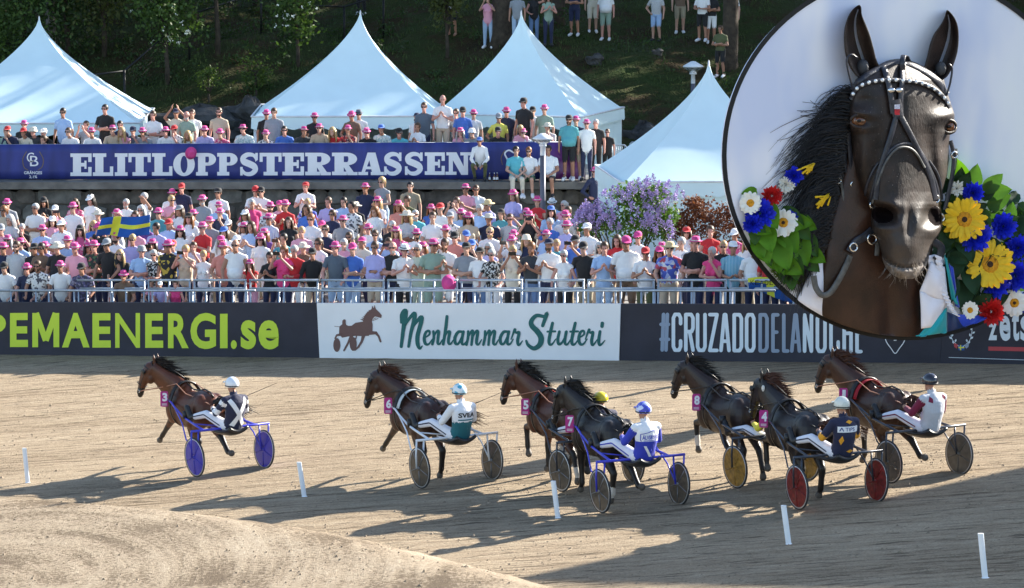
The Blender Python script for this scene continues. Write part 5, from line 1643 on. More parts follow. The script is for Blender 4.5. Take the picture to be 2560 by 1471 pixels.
    mb = MB(); mb.tube([(-.34, 1.74, 1.16), (-.31, 1.98, 1.14), (-.19, 2.21, 1.10), (0, 2.32, 1.08), (.19, 2.21, 1.10), (.31, 1.98, 1.14), (.34, 1.74, 1.16)], .022, 7); mb.build("breast_collar", breast or M_LEATHER, t)
    if breast:
        mb = MB(); mb.tube([(-.33, 1.78, 1.28), (-.21, 1.80, 1.48), (0, 1.82, 1.60), (.21, 1.80, 1.48), (.33, 1.78, 1.28)], .035, 8); mb.build("padded_roll", breast, t)
    # bridle
    def ring(c, axis, ra, rb, r, name, m=M_LEATHER):
        c = V3(*c); axis = V3(*axis); axis /= np.linalg.norm(axis)
        x = ax; y = np.cross(axis, x); y /= np.linalg.norm(y)
        mb = MB(); mb.tube([c + x * ra * math.cos(u) + y * rb * math.sin(u) for u in np.linspace(0, 2 * math.pi, 17)], r, 5, cap=False); mb.build(name, m, t)
    d = hb[4] - hb[2]
    ring(hb[3] * .6 + hb[4] * .4, d, .078, .112, .010, "noseband"); ring(hb[1], d, .108, .145, .010, "browband")
    ring(hb[0] + V3(0, -.0, -.02), hb[2] - hb[0], .095, .13, .010, "crownpiece")
    for sx in (-1, 1):
        mb = MB(); mb.tube([hb[1] + ax * sx * .108, hb[2] + ax * sx * .108, hb[3] + ax * sx * .085, hb[4] + ax * sx * .07], .009, 5); mb.build("cheek_strap", M_LEATHER, t)
        mb = MB(); c = bend((0, 2.635, 1.75)) + ax * sx * .145; mb.ellipsoid(c, (.02, .06, .06), 10, 8); mb.build("blinker", M_LEATHER, t)
        mb = MB(); c = hb[4] * .55 + hb[5] * .45 + ax * sx * .072; mb.tube([c + V3(0, .028 * math.cos(u), .028 * math.sin(u)) for u in np.linspace(0, 6.283, 11)], .006, 5, cap=False); mb.build("bit_ring", M_CHROME, t)
        if ear_white:
            mb = MB(); c = hb[0] + ax * sx * .10 + V3(0, -.12, -.10); mb.ellipsoid(c, (.03, .04, .06), 8, 6); mb.build("ear_tuft", M_SOCK, t)
    mb = MB(); mb.tube([hb[0] + V3(0, -.02, .08), bend((0, 2.2, 1.85)), (0, 1.78, 1.66)], .008, 5); mb.build("check_rein", M_LEATHER, t)
    rein_m = M_REINTAN if num in (1, 3, 5) else M_LEATHER
    for sx in (-1, 1):
        m1 = hb[4] * .55 + hb[5] * .45 + ax * sx * .075
        mb = MB(); mb.tube([m1, (sx * .24, 2.15, 1.46), (sx * .20, 1.75, 1.56), (sx * .24, 1.3, 1.42), (sx * .20, .85, 1.38), (sx * .17, .46, 1.31)], .010, 5); mb.build("rein", rein_m, t)
    # number plate with rounded corners, hung by the shaft tip on the near side
    c = V3(-.42, 1.86, 1.26); px = V3(.88, -.47, 0); pz = V3(0, 0, 1); pn = V3(-.47, -.88, 0)
    w, h, r = .155, .31, .03
    out = []
    for (cx, cz, a0) in ((w / 2 - r, h / 2 - r, 0), (-w / 2 + r, h / 2 - r, 90), (-w / 2 + r, -h / 2 + r, 180), (w / 2 - r, -h / 2 + r, 270)):
        for k in range(5):
            a = math.radians(a0 + 22.5 * k); out.append(c + px * (cx + r * math.cos(a)) + pz * (cz + r * math.sin(a)))
    mb = MB(); mb.prism([p + pn * .006 for p in out], -pn * .012); pl_ = mb.build("number_plate", M_PLATE, t, smooth=False)
    mb = MB(); dw = .062 if num == 1 else .098
    put_text(mb, str(num), c + px * (-dw / 2 + .012) + pz * (-.045) + pn * .0085, px, pz, dw, .17, bold=.045)
    for k in range(3): mb.quad(*[c + px * a + pz * q + pn * .0085 for a, q in ((-.05, -.095 - .016 * k), (.05, -.095 - .016 * k), (.05, -.088 - .016 * k), (-.05, -.088 - .016 * k))])
    mb.build("digit", M_WHITEP, pl_, smooth=False)
    return t

M_TYRE = mat("tyre_rubber", (0.03, 0.03, 0.032), 0.8, var=0.2)
M_RIM = mat("wheel_rim", (0.55, 0.56, 0.58), 0.35, 0.7, var=0.1)
M_SEAT = mat("seat_black", (0.02, 0.02, 0.022), 0.35, var=0.2)
WHEELM = {}
def wheel_meshes():
    R = .35
    mb = MB(); mb.lathe([(R - .022, -.012), (R - .006, -.015), (R, 0), (R - .006, .015), (R - .022, .012), (R - .022, -.012)], n=44); WHEELM['tyre'] = mb.mesh("tyre", M_TYRE)
    mb = MB(); mb.lathe([(R - .040, -.011), (R - .022, -.013), (R - .022, .013), (R - .040, .011), (R - .040, -.011)], n=44); WHEELM['rim'] = mb.mesh("rim", M_RIM)
    mb = MB(); mb.lathe([(R - .038, -.008), (.06, -.020), (0.0, -.024)], n=40); mb.lathe([(0.0, .024), (.06, .020), (R - .038, .008)], n=40); WHEELM['disc'] = mb.mesh("wheel_disc", M_TYRE)
    mb = MB()
    for i in range(5):
        a = 2 * math.pi * i / 5
        for z in (-1, 1):
            mb.tube([(.05 * math.cos(a), .05 * math.sin(a), z * .021), ((R - .06) * math.cos(a), (R - .06) * math.sin(a), z * .012)], .009, 5)
    mb.lathe([(0, -.05), (.028, -.045), (.03, .045), (0, .05)], n=12); WHEELM['spoke'] = mb.mesh("hub_spokes", M_STEELDARK)
wheel_meshes()
def make_sulky(label, origin, phi, frame_m, disc_m, scale=1.0, wt=.70):
    t = thing("racing_sulky", label, "sulky", origin, (0, 0, phi), group="two wheeled racing sulkies", scale=(scale,) * 3)
    for sx in (-1, 1):
        w = link("wheel", WHEELM['tyre'], t, (sx * wt, 0, .352), (0, math.pi / 2 + sx * .05, 0))
        link("rim", WHEELM['rim'], w)
        d = link("wheel_disc", WHEELM['disc'], w); d.material_slots[0].link = 'OBJECT'; d.material_slots[0].material = disc_m
        s_ = link("hub_spokes", WHEELM['spoke'], w); s_.material_slots[0].link = 'OBJECT'; s_.material_slots[0].material = disc_m if disc_m.name != "disc_smoke" else M_STEELDARK
        mb = MB(); mb.tube([(sx * (wt + .075), -.03, .82), (sx * (wt + .075), -.01, .60), (sx * (wt + .06), 0, .35)], .016, 8); mb.tube([(sx * (wt - .09), 0.02, .80), (sx * (wt - .08), .02, .6), (sx * (wt - .06), 0, .35)], .016, 8); mb.build("fork", frame_m, t)
        mb = MB(); mb.tube([(sx * (wt - .05), .02, .38), (sx * (wt - .02), .34, .62), (sx * (wt - .09), .60, .86), (sx * .48, .98, .95), (sx * .41, 1.22, 1.02)], .013, 7); mb.build("stay", frame_m, t)
        mb = MB(); mb.tube([(sx * .52, -.01, .81), (sx * .47, .45, .86), (sx * .44, .85, .92), (sx * .39, 1.25, 1.03), (sx * .34, 1.50, 1.10), (sx * .31, 1.68, 1.12)], [.021, .021, .020, .019, .018, .016], 9); mb.build("shaft", frame_m, t)
        mb = MB(); mb.box((sx * .43, .80, .97), (.10, .05, .14)); mb.build("foot_rest", M_SEAT, t)
    mb = MB(); mb.tube([(-wt - .085, -.03, .82), (-.4, -.02, .815), (.4, -.02, .815), (wt + .085, -.03, .82)], .022, 10); mb.build("axle_bar", frame_m, t)
    mb = MB(); mb.tube([(-.2, .30, .80), (-.12, -.05, .78), (.12, -.05, .78), (.2, .30, .80)], .013, 7); mb.tube([(-.46, .42, .86), (0, .30, .80), (.46, .42, .86)], .012, 6); mb.build("seat_support", frame_m, t)
    mb = MB()
    for j in range(9):
        v = j / 8
        for i in range(11):
            u = -1 + 2 * i / 10
            mb.v.append((u * .23 * (1 - .25 * v * v), .20 - .52 * v, .80 - .06 * math.cos(u * 1.2) + .10 * v ** 4 + .03 * u * u - .02))
    for j in range(8):
        for i in range(10):
            a = j * 11 + i; mb.f.append((a, a + 11, a + 12, a + 1)); mb.mi.append(0)
    o = mb.build("seat", M_SEAT, t); so = o.modifiers.new("thickness", 'SOLIDIFY'); so.thickness = .05; so.offset = -1
    return t

# drivers: seated, legs stretched forward to the foot rests, facing +Y
def driver_body():
    b = Body()
    b.loft("torso", [(0, -.10, .80), (0, -.12, .88), (0, -.17, 1.00), (0, -.21, 1.14), (0, -.21, 1.28), (0, -.19, 1.37), (0, -.18, 1.41)], [(.15, .12), (.175, .13), (.158, .118), (.175, .125), (.192, .118), (.14, .085), (.065, .065)])
    b.limb("neck", (0, -.18, 1.38), (0, -.13, 1.48), .058, .054)
    R = head(b, (0, -.10, 1.565), (0, 1, -.05))
    for sx in (-1, 1):
        sh = V3(sx * .19, -.19, 1.335); el = V3(sx * .30, -.05, 1.10); wr = V3(sx * .17, .28, 1.13)
        b.limb("torso", (sx * .1, -.19, 1.34), sh, .07, .062)
        b.limb("uarm", sh, el, .060, .047); b.limb("farm", el, wr, .046, .029); hand(b, sx, wr, (-sx * .3, 1, .1), (-sx, -.2, -.3), 1.1)
        hp = V3(sx * .095, -.06, .86); kn = V3(sx * .235, .40, 1.02); an = V3(sx * .385, .70, .93); toe = V3(sx * .40, .80, 1.10)
        b.limb("thigh", hp, kn, .095, .062); b.limb("shin", kn, kn * .6 + an * .4, .060, .056); b.limb("shin", kn * .6 + an * .4, an, .055, .040)
        b.limb("foot", an, toe, .044, .038); b.limb("foot", an, an + V3(0, .02, -.05), .042, .038)
    b.grow(.012, .30, 2, .4)
    b.R = R
    return b
DB = driver_body()
DB.me.name = "driver_body"
M_SKIN = [mat("skin_fair", (0.52, 0.30, 0.22), 0.55, var=0.06), mat("skin_tan", (0.40, 0.20, 0.13), 0.55, var=0.06), mat("skin_pink", (0.56, 0.28, 0.22), 0.55, var=0.06), mat("skin_deep", (0.28, 0.14, 0.09), 0.55, var=0.06)]
M_BREECH = mat("breeches_white", (0.74, 0.74, 0.80), 0.7, var=0.04, scale=10, bump=0.15, bscale=25)
M_BOOT = mat("boots_black", (0.02, 0.02, 0.022), 0.4)
from mathutils.bvhtree import BVHTree
def make_driver(label, origin, phi, jm, jidx, helmet_m, deco=None, whip=True, scale=1.0, visor=None, stripe=None, helmet_deco=None):
    """jm: jacket materials, jidx(label, t, centre) picks one."""
    t = thing("person", label, "person", origin, (0, 0, phi), group="sulky drivers", scale=(scale,) * 3)
    me = DB.me
    o = link("body", me, t)
    if not me.materials: me.materials.append(M_SKIN[1])
    jk = DB.cut("jacket", lambda l, p, c: l in ('torso', 'uarm') or (l == 'farm' and p < .9), .014, jm, jidx)
    link("jacket", jk, t)
    link("breeches", DB.cut("breeches", lambda l, p, c: l in ('thigh', 'shin') or (l == 'torso' and c[2] < .86 and c[1] > -.16), .010, M_BREECH), t)
    link("boots", DB.cut("boots", lambda l, p, c: l == 'foot' or (l == 'shin' and c[1] > .60), .016, M_BOOT), t)
    mb = MB(); mb.ellipsoid((0, -.012, 1.612), (.118, .142, .128), 22, 16)
    mb.f = [f for f in mb.f if not all(mb.v[i][2] < 1.575 for i in f) and not all(mb.v[i][1] > .085 and mb.v[i][2] < 1.63 for i in f)]; mb.mi = [0] * len(mb.f)
    h = mb.build("helmet", helmet_m, t); h.location = (0, -.10, -.01)
    mb = MB(); mb.lathe([(.118, 1.572), (.125, 1.575), (.125, 1.59), (.118, 1.592)], (0, -.012, 0), 22, sx=.98, sy=1.17); mb.build("helmet_rim", visor or M_BOOT, h)
    mb = MB(); n = 10; top = [(.11 * math.cos(a), .01 + .12 * math.sin(a), 1.645) for a in np.linspace(.35, math.pi - .35, n)]; low = [(.112 * math.cos(a), .035 + .19 * math.sin(a), 1.625) for a in np.linspace(.35, math.pi - .35, n)]; mb.add(top + low, [(i, i + 1, n + i + 1, n + i) for i in range(n - 1)]); vis = mb.build("helmet_peak", helmet_m, h)
    vis.modifiers.new("thickness", 'SOLIDIFY').thickness = .008
    if deco is not None:
        bvh = BVHTree.FromPolygons([tuple(v.co) for v in jk.vertices], [tuple(p.vertices) for p in jk.polygons])
        deco(t, bvh)
    if helmet_deco: helmet_deco(h)
    if stripe is not None:
        bb = DB.cut("t", lambda l, p, c: l in ('thigh', 'shin'), .010, M_BREECH)
        bvh = BVHTree.FromPolygons([tuple(v.co) for v in bb.vertices], [tuple(p.vertices) for p in bb.polygons])
        mb = MB()
        for sx in (-1, 1):
            path = [V3(sx * .2, -.02, .87), V3(sx * .30, .38, 1.02), V3(sx * .44, .68, .94)]
            pts = []
            for i in range(24):
                s = i / 23 * 2; j = min(1, int(s)); q = path[j] * (1 - (s - j)) + path[j + 1] * (s - j)
                hit = bvh.ray_cast(Vector(q + V3(sx * .3, 0, 0)), Vector((-sx, 0, 0)))
                if hit[0] is not None: pts.append(np.array(hit[0]) + V3(sx * .003, 0, 0))
            for a, c in zip(pts[:-1], pts[1:]):
                u = V3(0, 0, .011); mb.quad(a - u, c - u, c + u, a + u)
        mb.build("breeches_stripe", stripe, t)
        bpy.data.meshes.remove(bb)
    if whip:
        mb = MB(); mb.tube([(.17, .34, 1.15), (.34, .0, 1.34), (.62, -.58, 1.62)], [.008, .006, .003], 5)
        w = mb.build("driving_whip", M_BOOT); w.location = origin; w.rotation_euler = (0, 0, phi); tag(w, "thin dark whip held by the driver of " + label.split("driving ")[-1], "whip", "driving whips")
    return t
def on_back(bvh, x, z):
    h = bvh.ray_cast(Vector((x, -2.0, z)), Vector((0, 1, 0)))
    if h[0] is None:
        n = bvh.find_nearest(Vector((x, -.2, z))); p = n[0]
    else: p = h[0]
    return np.array(p) + V3(0, -.006, 0)
def back_poly(mb, bvh, pts, mi=0, n=6):
    """Quad subdivided and laid on the back of the jacket."""
    a, b, c, d = [np.array(p, float) for p in pts]
    g = [[(a * (1 - u) + b * u) * (1 - v) + (d * (1 - u) + c * u) * v for u in np.linspace(0, 1, n + 1)] for v in np.linspace(0, 1, n + 1)]
    vs = [on_back(bvh, p[0], p[1]) + V3(0, -.0008 * (mi % 4), 0) for r in g for p in r]
    mb.add(vs, [(j * (n + 1) + i, j * (n + 1) + i + 1, (j + 1) * (n + 1) + i + 1, (j + 1) * (n + 1) + i) for j in range(n) for i in range(n)], mi)
def back_text(mb, bvh, s, x0, x1, z0, z1, mi=0, bold=.02, off=.002):
    v, f = text_mesh(s, bold, 0.0, 3)
    a, b = v.min(0), v.max(0)
    vs = []
    for p in v:
        x = x0 + (x1 - x0) * (p[0] - a[0]) / (b[0] - a[0]); z = z0 + (z1 - z0) * (p[1] - a[1]) / (b[1] - a[1])
        vs.append(on_back(bvh, x, z) + V3(0, -off, 0))
    mb.add(vs, f, mi)
def clm(name, c, **k): return mat("cloth_" + name, c, 0.8, var=k.pop('var', 0.05), scale=8, bump=0.25, bscale=18, sheen=0.1, **k)
C_NAVY = clm("navy", (0.016, 0.018, 0.05)); C_WHITE = clm("white", (0.78, 0.78, 0.80)); C_TEAL = clm("teal_dark", (0.015, 0.13, 0.16)); C_BLUE = clm("royal_blue", (0.03, 0.045, 0.42))
C_GREY = clm("silver_grey", (0.50, 0.51, 0.55)); C_MAROON = clm("maroon", (0.18, 0.01, 0.04)); C_ORANGE = clm("amber", (0.75, 0.33, 0.02)); C_YEL = clm("sun_yellow", (0.75, 0.62, 0.05)); C_BLK = clm("black", (0.014, 0.014, 0.016))
H_WHITE = mat("helmet_white", (0.75, 0.78, 0.82), 0.25, var=0.03, coat=0.5); H_YEL = mat("helmet_yellow", (0.72, 0.55, 0.02), 0.25, var=0.03, coat=0.5); H_BLACK = mat("helmet_black", (0.02, 0.02, 0.03), 0.15, var=0.1, coat=0.8)
H_SWIRL = pattern_mat("helmet_blue_white", 'blotch', [(0.75, 0.8, 0.82), (0.08, 0.38, 0.55), (0.75, 0.8, 0.82), (0.55, 0.75, 0.8)], 16, 0.3)
H_BLUE = pattern_mat("helmet_violet_blue", 'blotch', [(0.05, 0.07, 0.5), (0.6, 0.65, 0.85), (0.08, 0.1, 0.55), (0.3, 0.35, 0.7)], 14, 0.3)
H_BONE = pattern_mat("helmet_bone_grey", 'blotch', [(0.70, 0.70, 0.62), (0.70, 0.70, 0.62), (0.20, 0.24, 0.32), (0.6, 0.62, 0.55)], 11, 0.3)
def coatm(n, c): 
    m = mat("coat_" + n, c, 0.42, var=0.4, scale=3.0, bump=0.10, bscale=40, spec=0.38); return m
COATS = {3: coatm("bay", (0.078, 0.022, 0.008)), 6: coatm("dark_bay", (0.034, 0.012, 0.007)), 5: coatm("brown_bay", (0.062, 0.020, 0.010)), 7: coatm("black", (0.014, 0.010, 0.009)), 8: coatm("seal_brown", (0.022, 0.011, 0.008)), 4: coatm("near_black", (0.015, 0.010, 0.009)), 1: coatm("brown", (0.042, 0.015, 0.008))}
LEGD = coatm("leg_black", (0.013, 0.010, 0.009))
M_MANEB = mat("mane_brown", (0.06, 0.022, 0.012), 0.5, var=0.4, scale=20); M_MANEK = mat("mane_dark", (0.016, 0.011, 0.009), 0.5, var=0.4, scale=20)
S_BLUE = mat("frame_blue", (0.035, 0.04, 0.50), 0.3, var=0.04, coat=0.5); S_WHITE = mat("frame_white", (0.72, 0.74, 0.78), 0.3, var=0.03, coat=0.4); S_DARK = mat("frame_charcoal", (0.045, 0.05, 0.065), 0.3, 0.3, var=0.1, coat=0.3)
D_VIOLET = mat("disc_violet", (0.05, 0.045, 0.36), 0.25, var=0.15, scale=5); D_SMOKE = mat("disc_smoke", (0.075, 0.06, 0.045), 0.3, var=0.5, scale=12); D_OCHRE = mat("disc_ochre", (0.32, 0.17, 0.03), 0.35, var=0.5, scale=12); D_RED = mat("disc_red", (0.15, 0.012, 0.012), 0.35, var=0.6, scale=14); D_GREYB = mat("disc_grey", (0.10, 0.09, 0.075), 0.3, var=0.35, scale=7)
B_RED = mat("red_padding", (0.55, 0.02, 0.02), 0.6, var=0.1)
W_PAD = mat("white_saddle_cloth", (0.55, 0.60, 0.62), 0.7, var=0.1)
def deco3(t, bvh):
    mb = MB()
    back_poly(mb, bvh, [(-.19, 1.335), (-.12, 1.37), (.165, .90), (.09, .875)], 0, 10); back_poly(mb, bvh, [(.15, 1.39), (.195, 1.33), (-.06, .87), (-.14, .90)], 1, 10)
    mb.build("white_cross", [C_WHITE, C_WHITE], t)
def deco6(t, bvh):
    mb = MB(); back_text(mb, bvh, "SVEA", -.14, .17, 1.185, 1.265, 0, .03); mb.build("jacket_lettering", C_BLK, t)
    mb = MB(); back_poly(mb, bvh, [(-.14, 1.135), (.16, 1.135), (.16, 1.155), (-.14, 1.155)], 0, 10); mb.build("jacket_stripe", C_TEAL, t)
def deco7(t, bvh):
    mb = MB(); back_text(mb, bvh, "ÄLVSBYHUS", -.13, .17, 1.165, 1.245, 0, .02)
    for a, b in (((-.15, 1.15), (-.15, 1.25)), ((-.15, 1.25), (-.03, 1.275)), ((-.03, 1.275), (.05, 1.305)), ((.05, 1.305), (.12, 1.285)), ((-.15, 1.145), (.18, 1.15))):
        a, b = np.array(a), np.array(b); u = (b - a) / np.linalg.norm(b - a); n = np.array([-u[1], u[0]]) * .005
        back_poly(mb, bvh, [a - n, b - n, b + n, a + n], 0, 5)
    mb.build("jacket_lettering", C_BLUE, t)
    mb = MB(); back_poly(mb, bvh, [(-.10, 1.06), (-.06, 1.06), (.06, .88), (.01, .88)], 0, 6); mb.build("jacket_slash", C_WHITE, t)
def deco4(t, bvh):
    mb = MB(); back_poly(mb, bvh, [(-.17, 1.205), (.18, 1.205), (.18, 1.295), (-.17, 1.295)], 0, 12); mb.build("name_panel", C_WHITE, t)
    mb = MB(); back_text(mb, bvh, "TIPS", -.065, .10, 1.222, 1.28, 0, .005, .004)
    for a, b in (((-.145, 1.225), (-.12, 1.28)), ((-.12, 1.28), (-.09, 1.225))):
        a, b = np.array(a), np.array(b); u = (b - a) / np.linalg.norm(b - a); n = np.array([-u[1], u[0]]) * .007
        p = [a - n, b - n, b + n, a + n]; vs = [on_back(bvh, q[0], q[1]) + V3(0, -.004, 0) for q in p]; mb.add(vs, [(0, 1, 2, 3)])
    mb.build("panel_lettering", mat("print_ink_blue", (0.02, 0.05, 0.22), 0.6, var=0), t)
    mb = MB()
    for cx, cz, w, h in ((-.11, 1.08, .035, .075), (.06, .90, .07, .03), (.02, 1.36, .06, .03), (.15, 1.13, .03, .06)):
        back_poly(mb, bvh, [(cx - w, cz), (cx, cz - h), (cx + w, cz), (cx, cz + h)], 0, 6)
    mb.build("amber_diamonds", C_ORANGE, t)
def deco1(t, bvh):
    mb = MB(); back_poly(mb, bvh, [(-.16, 1.30), (-.10, 1.28), (-.085, 1.345), (-.125, 1.385)], 0, 5); back_poly(mb, bvh, [(.12, 1.345), (.18, 1.30), (.195, 1.36), (.14, 1.40)], 0, 5); mb.build("maroon_patches", C_MAROON, t)
RACE = [
    (3, (575, 1184), 35, dict(LF='reach', RF='back', LH='fwd', RH='back'), 0.03, .42), (6, (1141, 1213), 31, dict(LF='reach', RF='back', LH='fwd', RH='stance'), -0.05, .32), (5, (1492, 1221), 30, dict(LF='high', RF='stance', LH='push', RH='fwd'), 0.02, .30),
    (7, (1599, 1275), 26, dict(LF='stance', RF='high', LH='stance', RH='back'), -0.03, .18), (8, (1929, 1213), 29, dict(LF='high', RF='back', LH='stance', RH='push'), 0.04, .26), (4, (2092, 1267), 24, dict(LF='high', RF='back', LH='fwd', RH='stance'), -0.02, .05), (1, (2310, 1200), 30, dict(LF='high', RF='stance', LH='fwd', RH='back'), 0.04, .26)]
HL = {3: "bright bay trotting horse carrying number plate 3, leading the field", 6: "dark bay trotting horse with number plate 6 pulling the white sulky", 5: "brown trotting horse number 5 with red padded harness roll", 7: "shiny black trotting horse with number plate 7 pulling the blue sulky",
      8: "dark brown trotting horse number 8 with one white sock, pulling the yellow-wheeled sulky", 4: "black trotting horse number 4 with white ear tufts, pulling the red-wheeled sulky", 1: "brown trotting horse number 1 with red straps, nearest the hoarding"}
SL = {3: "blue framed racing sulky with violet blue disc wheels behind horse 3", 6: "white framed racing sulky with smoky disc wheels behind horse 6", 5: "dark framed racing sulky half hidden behind black horse 7", 7: "blue framed racing sulky with dark wheels behind horse 7",
      8: "dark grey racing sulky with ochre yellow disc wheels behind horse 8", 4: "dark racing sulky with deep red disc wheels behind horse 4", 1: "dark racing sulky with muddy grey wheels behind horse 1"}
FRM = {3: S_BLUE, 6: S_WHITE, 5: S_DARK, 7: S_BLUE, 8: S_DARK, 4: S_DARK, 1: S_DARK}; DSC = {3: D_VIOLET, 6: D_SMOKE, 5: D_SMOKE, 7: D_SMOKE, 8: D_OCHRE, 4: D_RED, 1: D_GREYB}
def jsplit(top, low, sleeve, z=1.10):
    return lambda l, p, c: sleeve if l in ('uarm', 'farm') else (low if c[2] < z else top)
DRV = {3: ("person in navy jacket with white cross driving the blue-wheeled sulky", [C_NAVY, C_WHITE], lambda l, p, c: (1 if l in ('uarm', 'farm') and int(p * 3) % 2 == 0 else 0), H_WHITE, deco3, C_NAVY),
       6: ("person in white and teal jacket with patterned helmet driving the white sulky", [C_WHITE, C_TEAL, C_NAVY], lambda l, p, c: (2 if l == 'farm' and p < .25 else 0) if l in ('uarm', 'farm') else (1 if c[2] < 1.11 else 0), H_SWIRL, deco6, C_NAVY),
       5: ("person with plain yellow helmet driving the half hidden sulky of horse 5", [C_NAVY, C_WHITE], lambda l, p, c: 1 if l == 'farm' else 0, H_YEL, None, C_NAVY),
       7: ("person in white and royal blue jacket with violet helmet driving behind black horse 7", [C_WHITE, C_BLUE], jsplit(0, 1, 1, 1.135), H_BLUE, deco7, C_BLUE),
       8: ("person hidden to the waist behind horse 4 driving the yellow-wheeled sulky", [C_YEL, C_NAVY], jsplit(1, 1, 0), H_WHITE, None, C_NAVY),
       4: ("person in navy shirt with amber diamonds driving the red-wheeled sulky", [C_NAVY, C_ORANGE], lambda l, p, c: 1 if (l == 'farm' and p < .3) or (l == 'uarm' and p > .8) else 0, H_BONE, deco4, C_NAVY),
       1: ("person in silver grey vest with maroon sleeves driving the sulky of horse 1", [C_GREY, C_MAROON], lambda l, p, c: 1 if l in ('uarm', 'farm') else 0, H_BLACK, deco1, C_MAROON)}
for num, (sx, sy), ph, legs, lift, turn in RACE:
    o = G(sx, sy); o[2] += 0.005
    phi = math.radians(ph)
    make_horse(num, HL[num], o, phi, legs, COATS[num], LEGD, lift - .05, turn + .12, socks={8: ('LF',), 7: ('LH',), 5: ('LH',)}.get(num, ()), mane_col={6: M_MANEB, 4: M_MANEB, 1: M_MANEB, 3: M_MANEK}.get(num), breast=B_RED if num == 5 else None, pad=W_PAD if num == 6 else (mat("red_saddle_cloth", (0.35, 0.01, 0.02), 0.7) if num == 1 else None), ear_white=(num == 4), scale=.90, tail_dir=1.4 if num in (3, 6, 4) else .9)
    wt = .70
    make_sulky(SL[num], o, phi, FRM[num], DSC[num], 1.0, wt)
    lab, jm, ji, hm, de, stp = DRV[num]
    dr = make_driver(lab, o, phi, jm, ji, hm, de, whip=num in (3, 6, 4), stripe=stp)
    if num in (5, 8): dr.scale = (1, 1, .93 if num == 5 else .86)
# ================================================================= round board with a sculpted horse head, beside the track
BN = np.array([SUNV.y, -SUNV.x, 0.0]); BN /= np.linalg.norm(BN)            # the board stands edge-on to the sun
_d0, _d1 = ray(2266, 390), ray(2560, 800)
_hp = hoard(2560, 800, 0.30)
BCp = _hp                                     # a point of the board plane just clear of the hoarding
def bpt(px, py, w=0.0):
    d = ray(px, py)
    t = np.dot(BCp - CAM, BN) / np.dot(d, BN)
    p = CAM + d * t
    return p - d / np.linalg.norm(d) * (w / 133.0)
CX, CY, CR = 2266.0, 390.0, 460.0
def clampc(px, py, r=452.0):
    d = math.hypot(px - CX, py - CY)
    if d > r: px, py = CX + (px - CX) * r / d, CY + (py - CY) * r / d
    return px, py
B0 = bpt(CX, CY)
bd = thing("round_board", "large round board with thick black rim and pale sky backdrop behind the horse head", "sign board", B0)
def backdrop_mat():
    m = bpy.data.materials.new("backdrop_print"); m.use_nodes = True
    nt = m.node_tree; N = nt.nodes; L = nt.links
    b = N["Principled BSDF"]; b.inputs['Roughness'].default_value = 0.6
    tc = N.new("ShaderNodeTexCoord"); mp = N.new("ShaderNodeMapping"); mp.inputs['Scale'].default_value = (0.5, 0.5, 0.22); L.new(tc.outputs['Object'], mp.inputs[0])
    n1 = N.new("ShaderNodeTexNoise"); n1.inputs['Scale'].default_value = 0.9; n1.inputs['Detail'].default_value = 3; L.new(mp.outputs[0], n1.inputs['Vector'])
    cr = N.new("ShaderNodeValToRGB"); e = cr.color_ramp.elements
    e[0].position = 0.38; e[0].color = (0.68, 0.73, 0.90, 1); e[1].position = 0.60; e[1].color = (0.98, 0.97, 0.96, 1)
    x = e.new(0.5); x.color = (0.92, 0.91, 0.95, 1)
    L.new(n1.outputs['Fac'], cr.inputs['Fac']); L.new(cr.outputs[0], b.inputs['Base Color'])
    return m
mb = MB()
n = 96
ring = [bpt(CX + 455 * math.cos(a), CY + 455 * math.sin(a), 0) - B0 for a in np.linspace(0, 2 * math.pi, n, endpoint=False)]
mb.add(ring + [p - BN * 0.10 for p in ring], [tuple(range(n)), tuple(range(2 * n - 1, n - 1, -1))] + [(i, n + i, n + (i + 1) % n, (i + 1) % n) for i in range(n)])
mb.build("backdrop", backdrop_mat(), bd, smooth=False)
mb = MB()
pts = [bpt(CX + 456 * math.cos(a), CY + 456 * math.sin(a), 0) - B0 for a in np.linspace(0, 2 * math.pi, n + 1)]
for i in range(n):
    a0 = 2 * math.pi * i / n; a1 = 2 * math.pi * (i + 1) / n
    def rp(a, r, w): return bpt(CX + r * math.cos(a), CY + r * math.sin(a), w) - B0
    prof = [(449.5, -4), (449.5, 3), (461.5, 3), (461.5, -10)]
    for (r0, w0), (r1, w1) in zip(prof[:-1], prof[1:]):
        mb.quad(rp(a0, r0, w0), rp(a1, r0, w0), rp(a1, r1, w1), rp(a0, r1, w1))
mb.build("rim", mat("rim_black", (0.006, 0.006, 0.007), 0.5, var=0), bd, smooth=False)
for (px, py) in ((2150, 600), (2400, 600), (2270, 760)):
    a = bpt(px, py, -10); 
    d = ray(px, py) * np.array([1, 1, 0]); d /= np.linalg.norm(d)
    q = a + d * max(1.0, (np.dot(HB0 - a, HN) - 1.2) / np.dot(d, HN))
    mb = MB(); mb.tube([a - B0, q - B0], 0.07, 8); mb.tube([q - B0, np.array([q[0], q[1], gz(q[0])]) - B0], 0.09, 8); mb.build("mounting_arm", M_STEELDARK, bd)

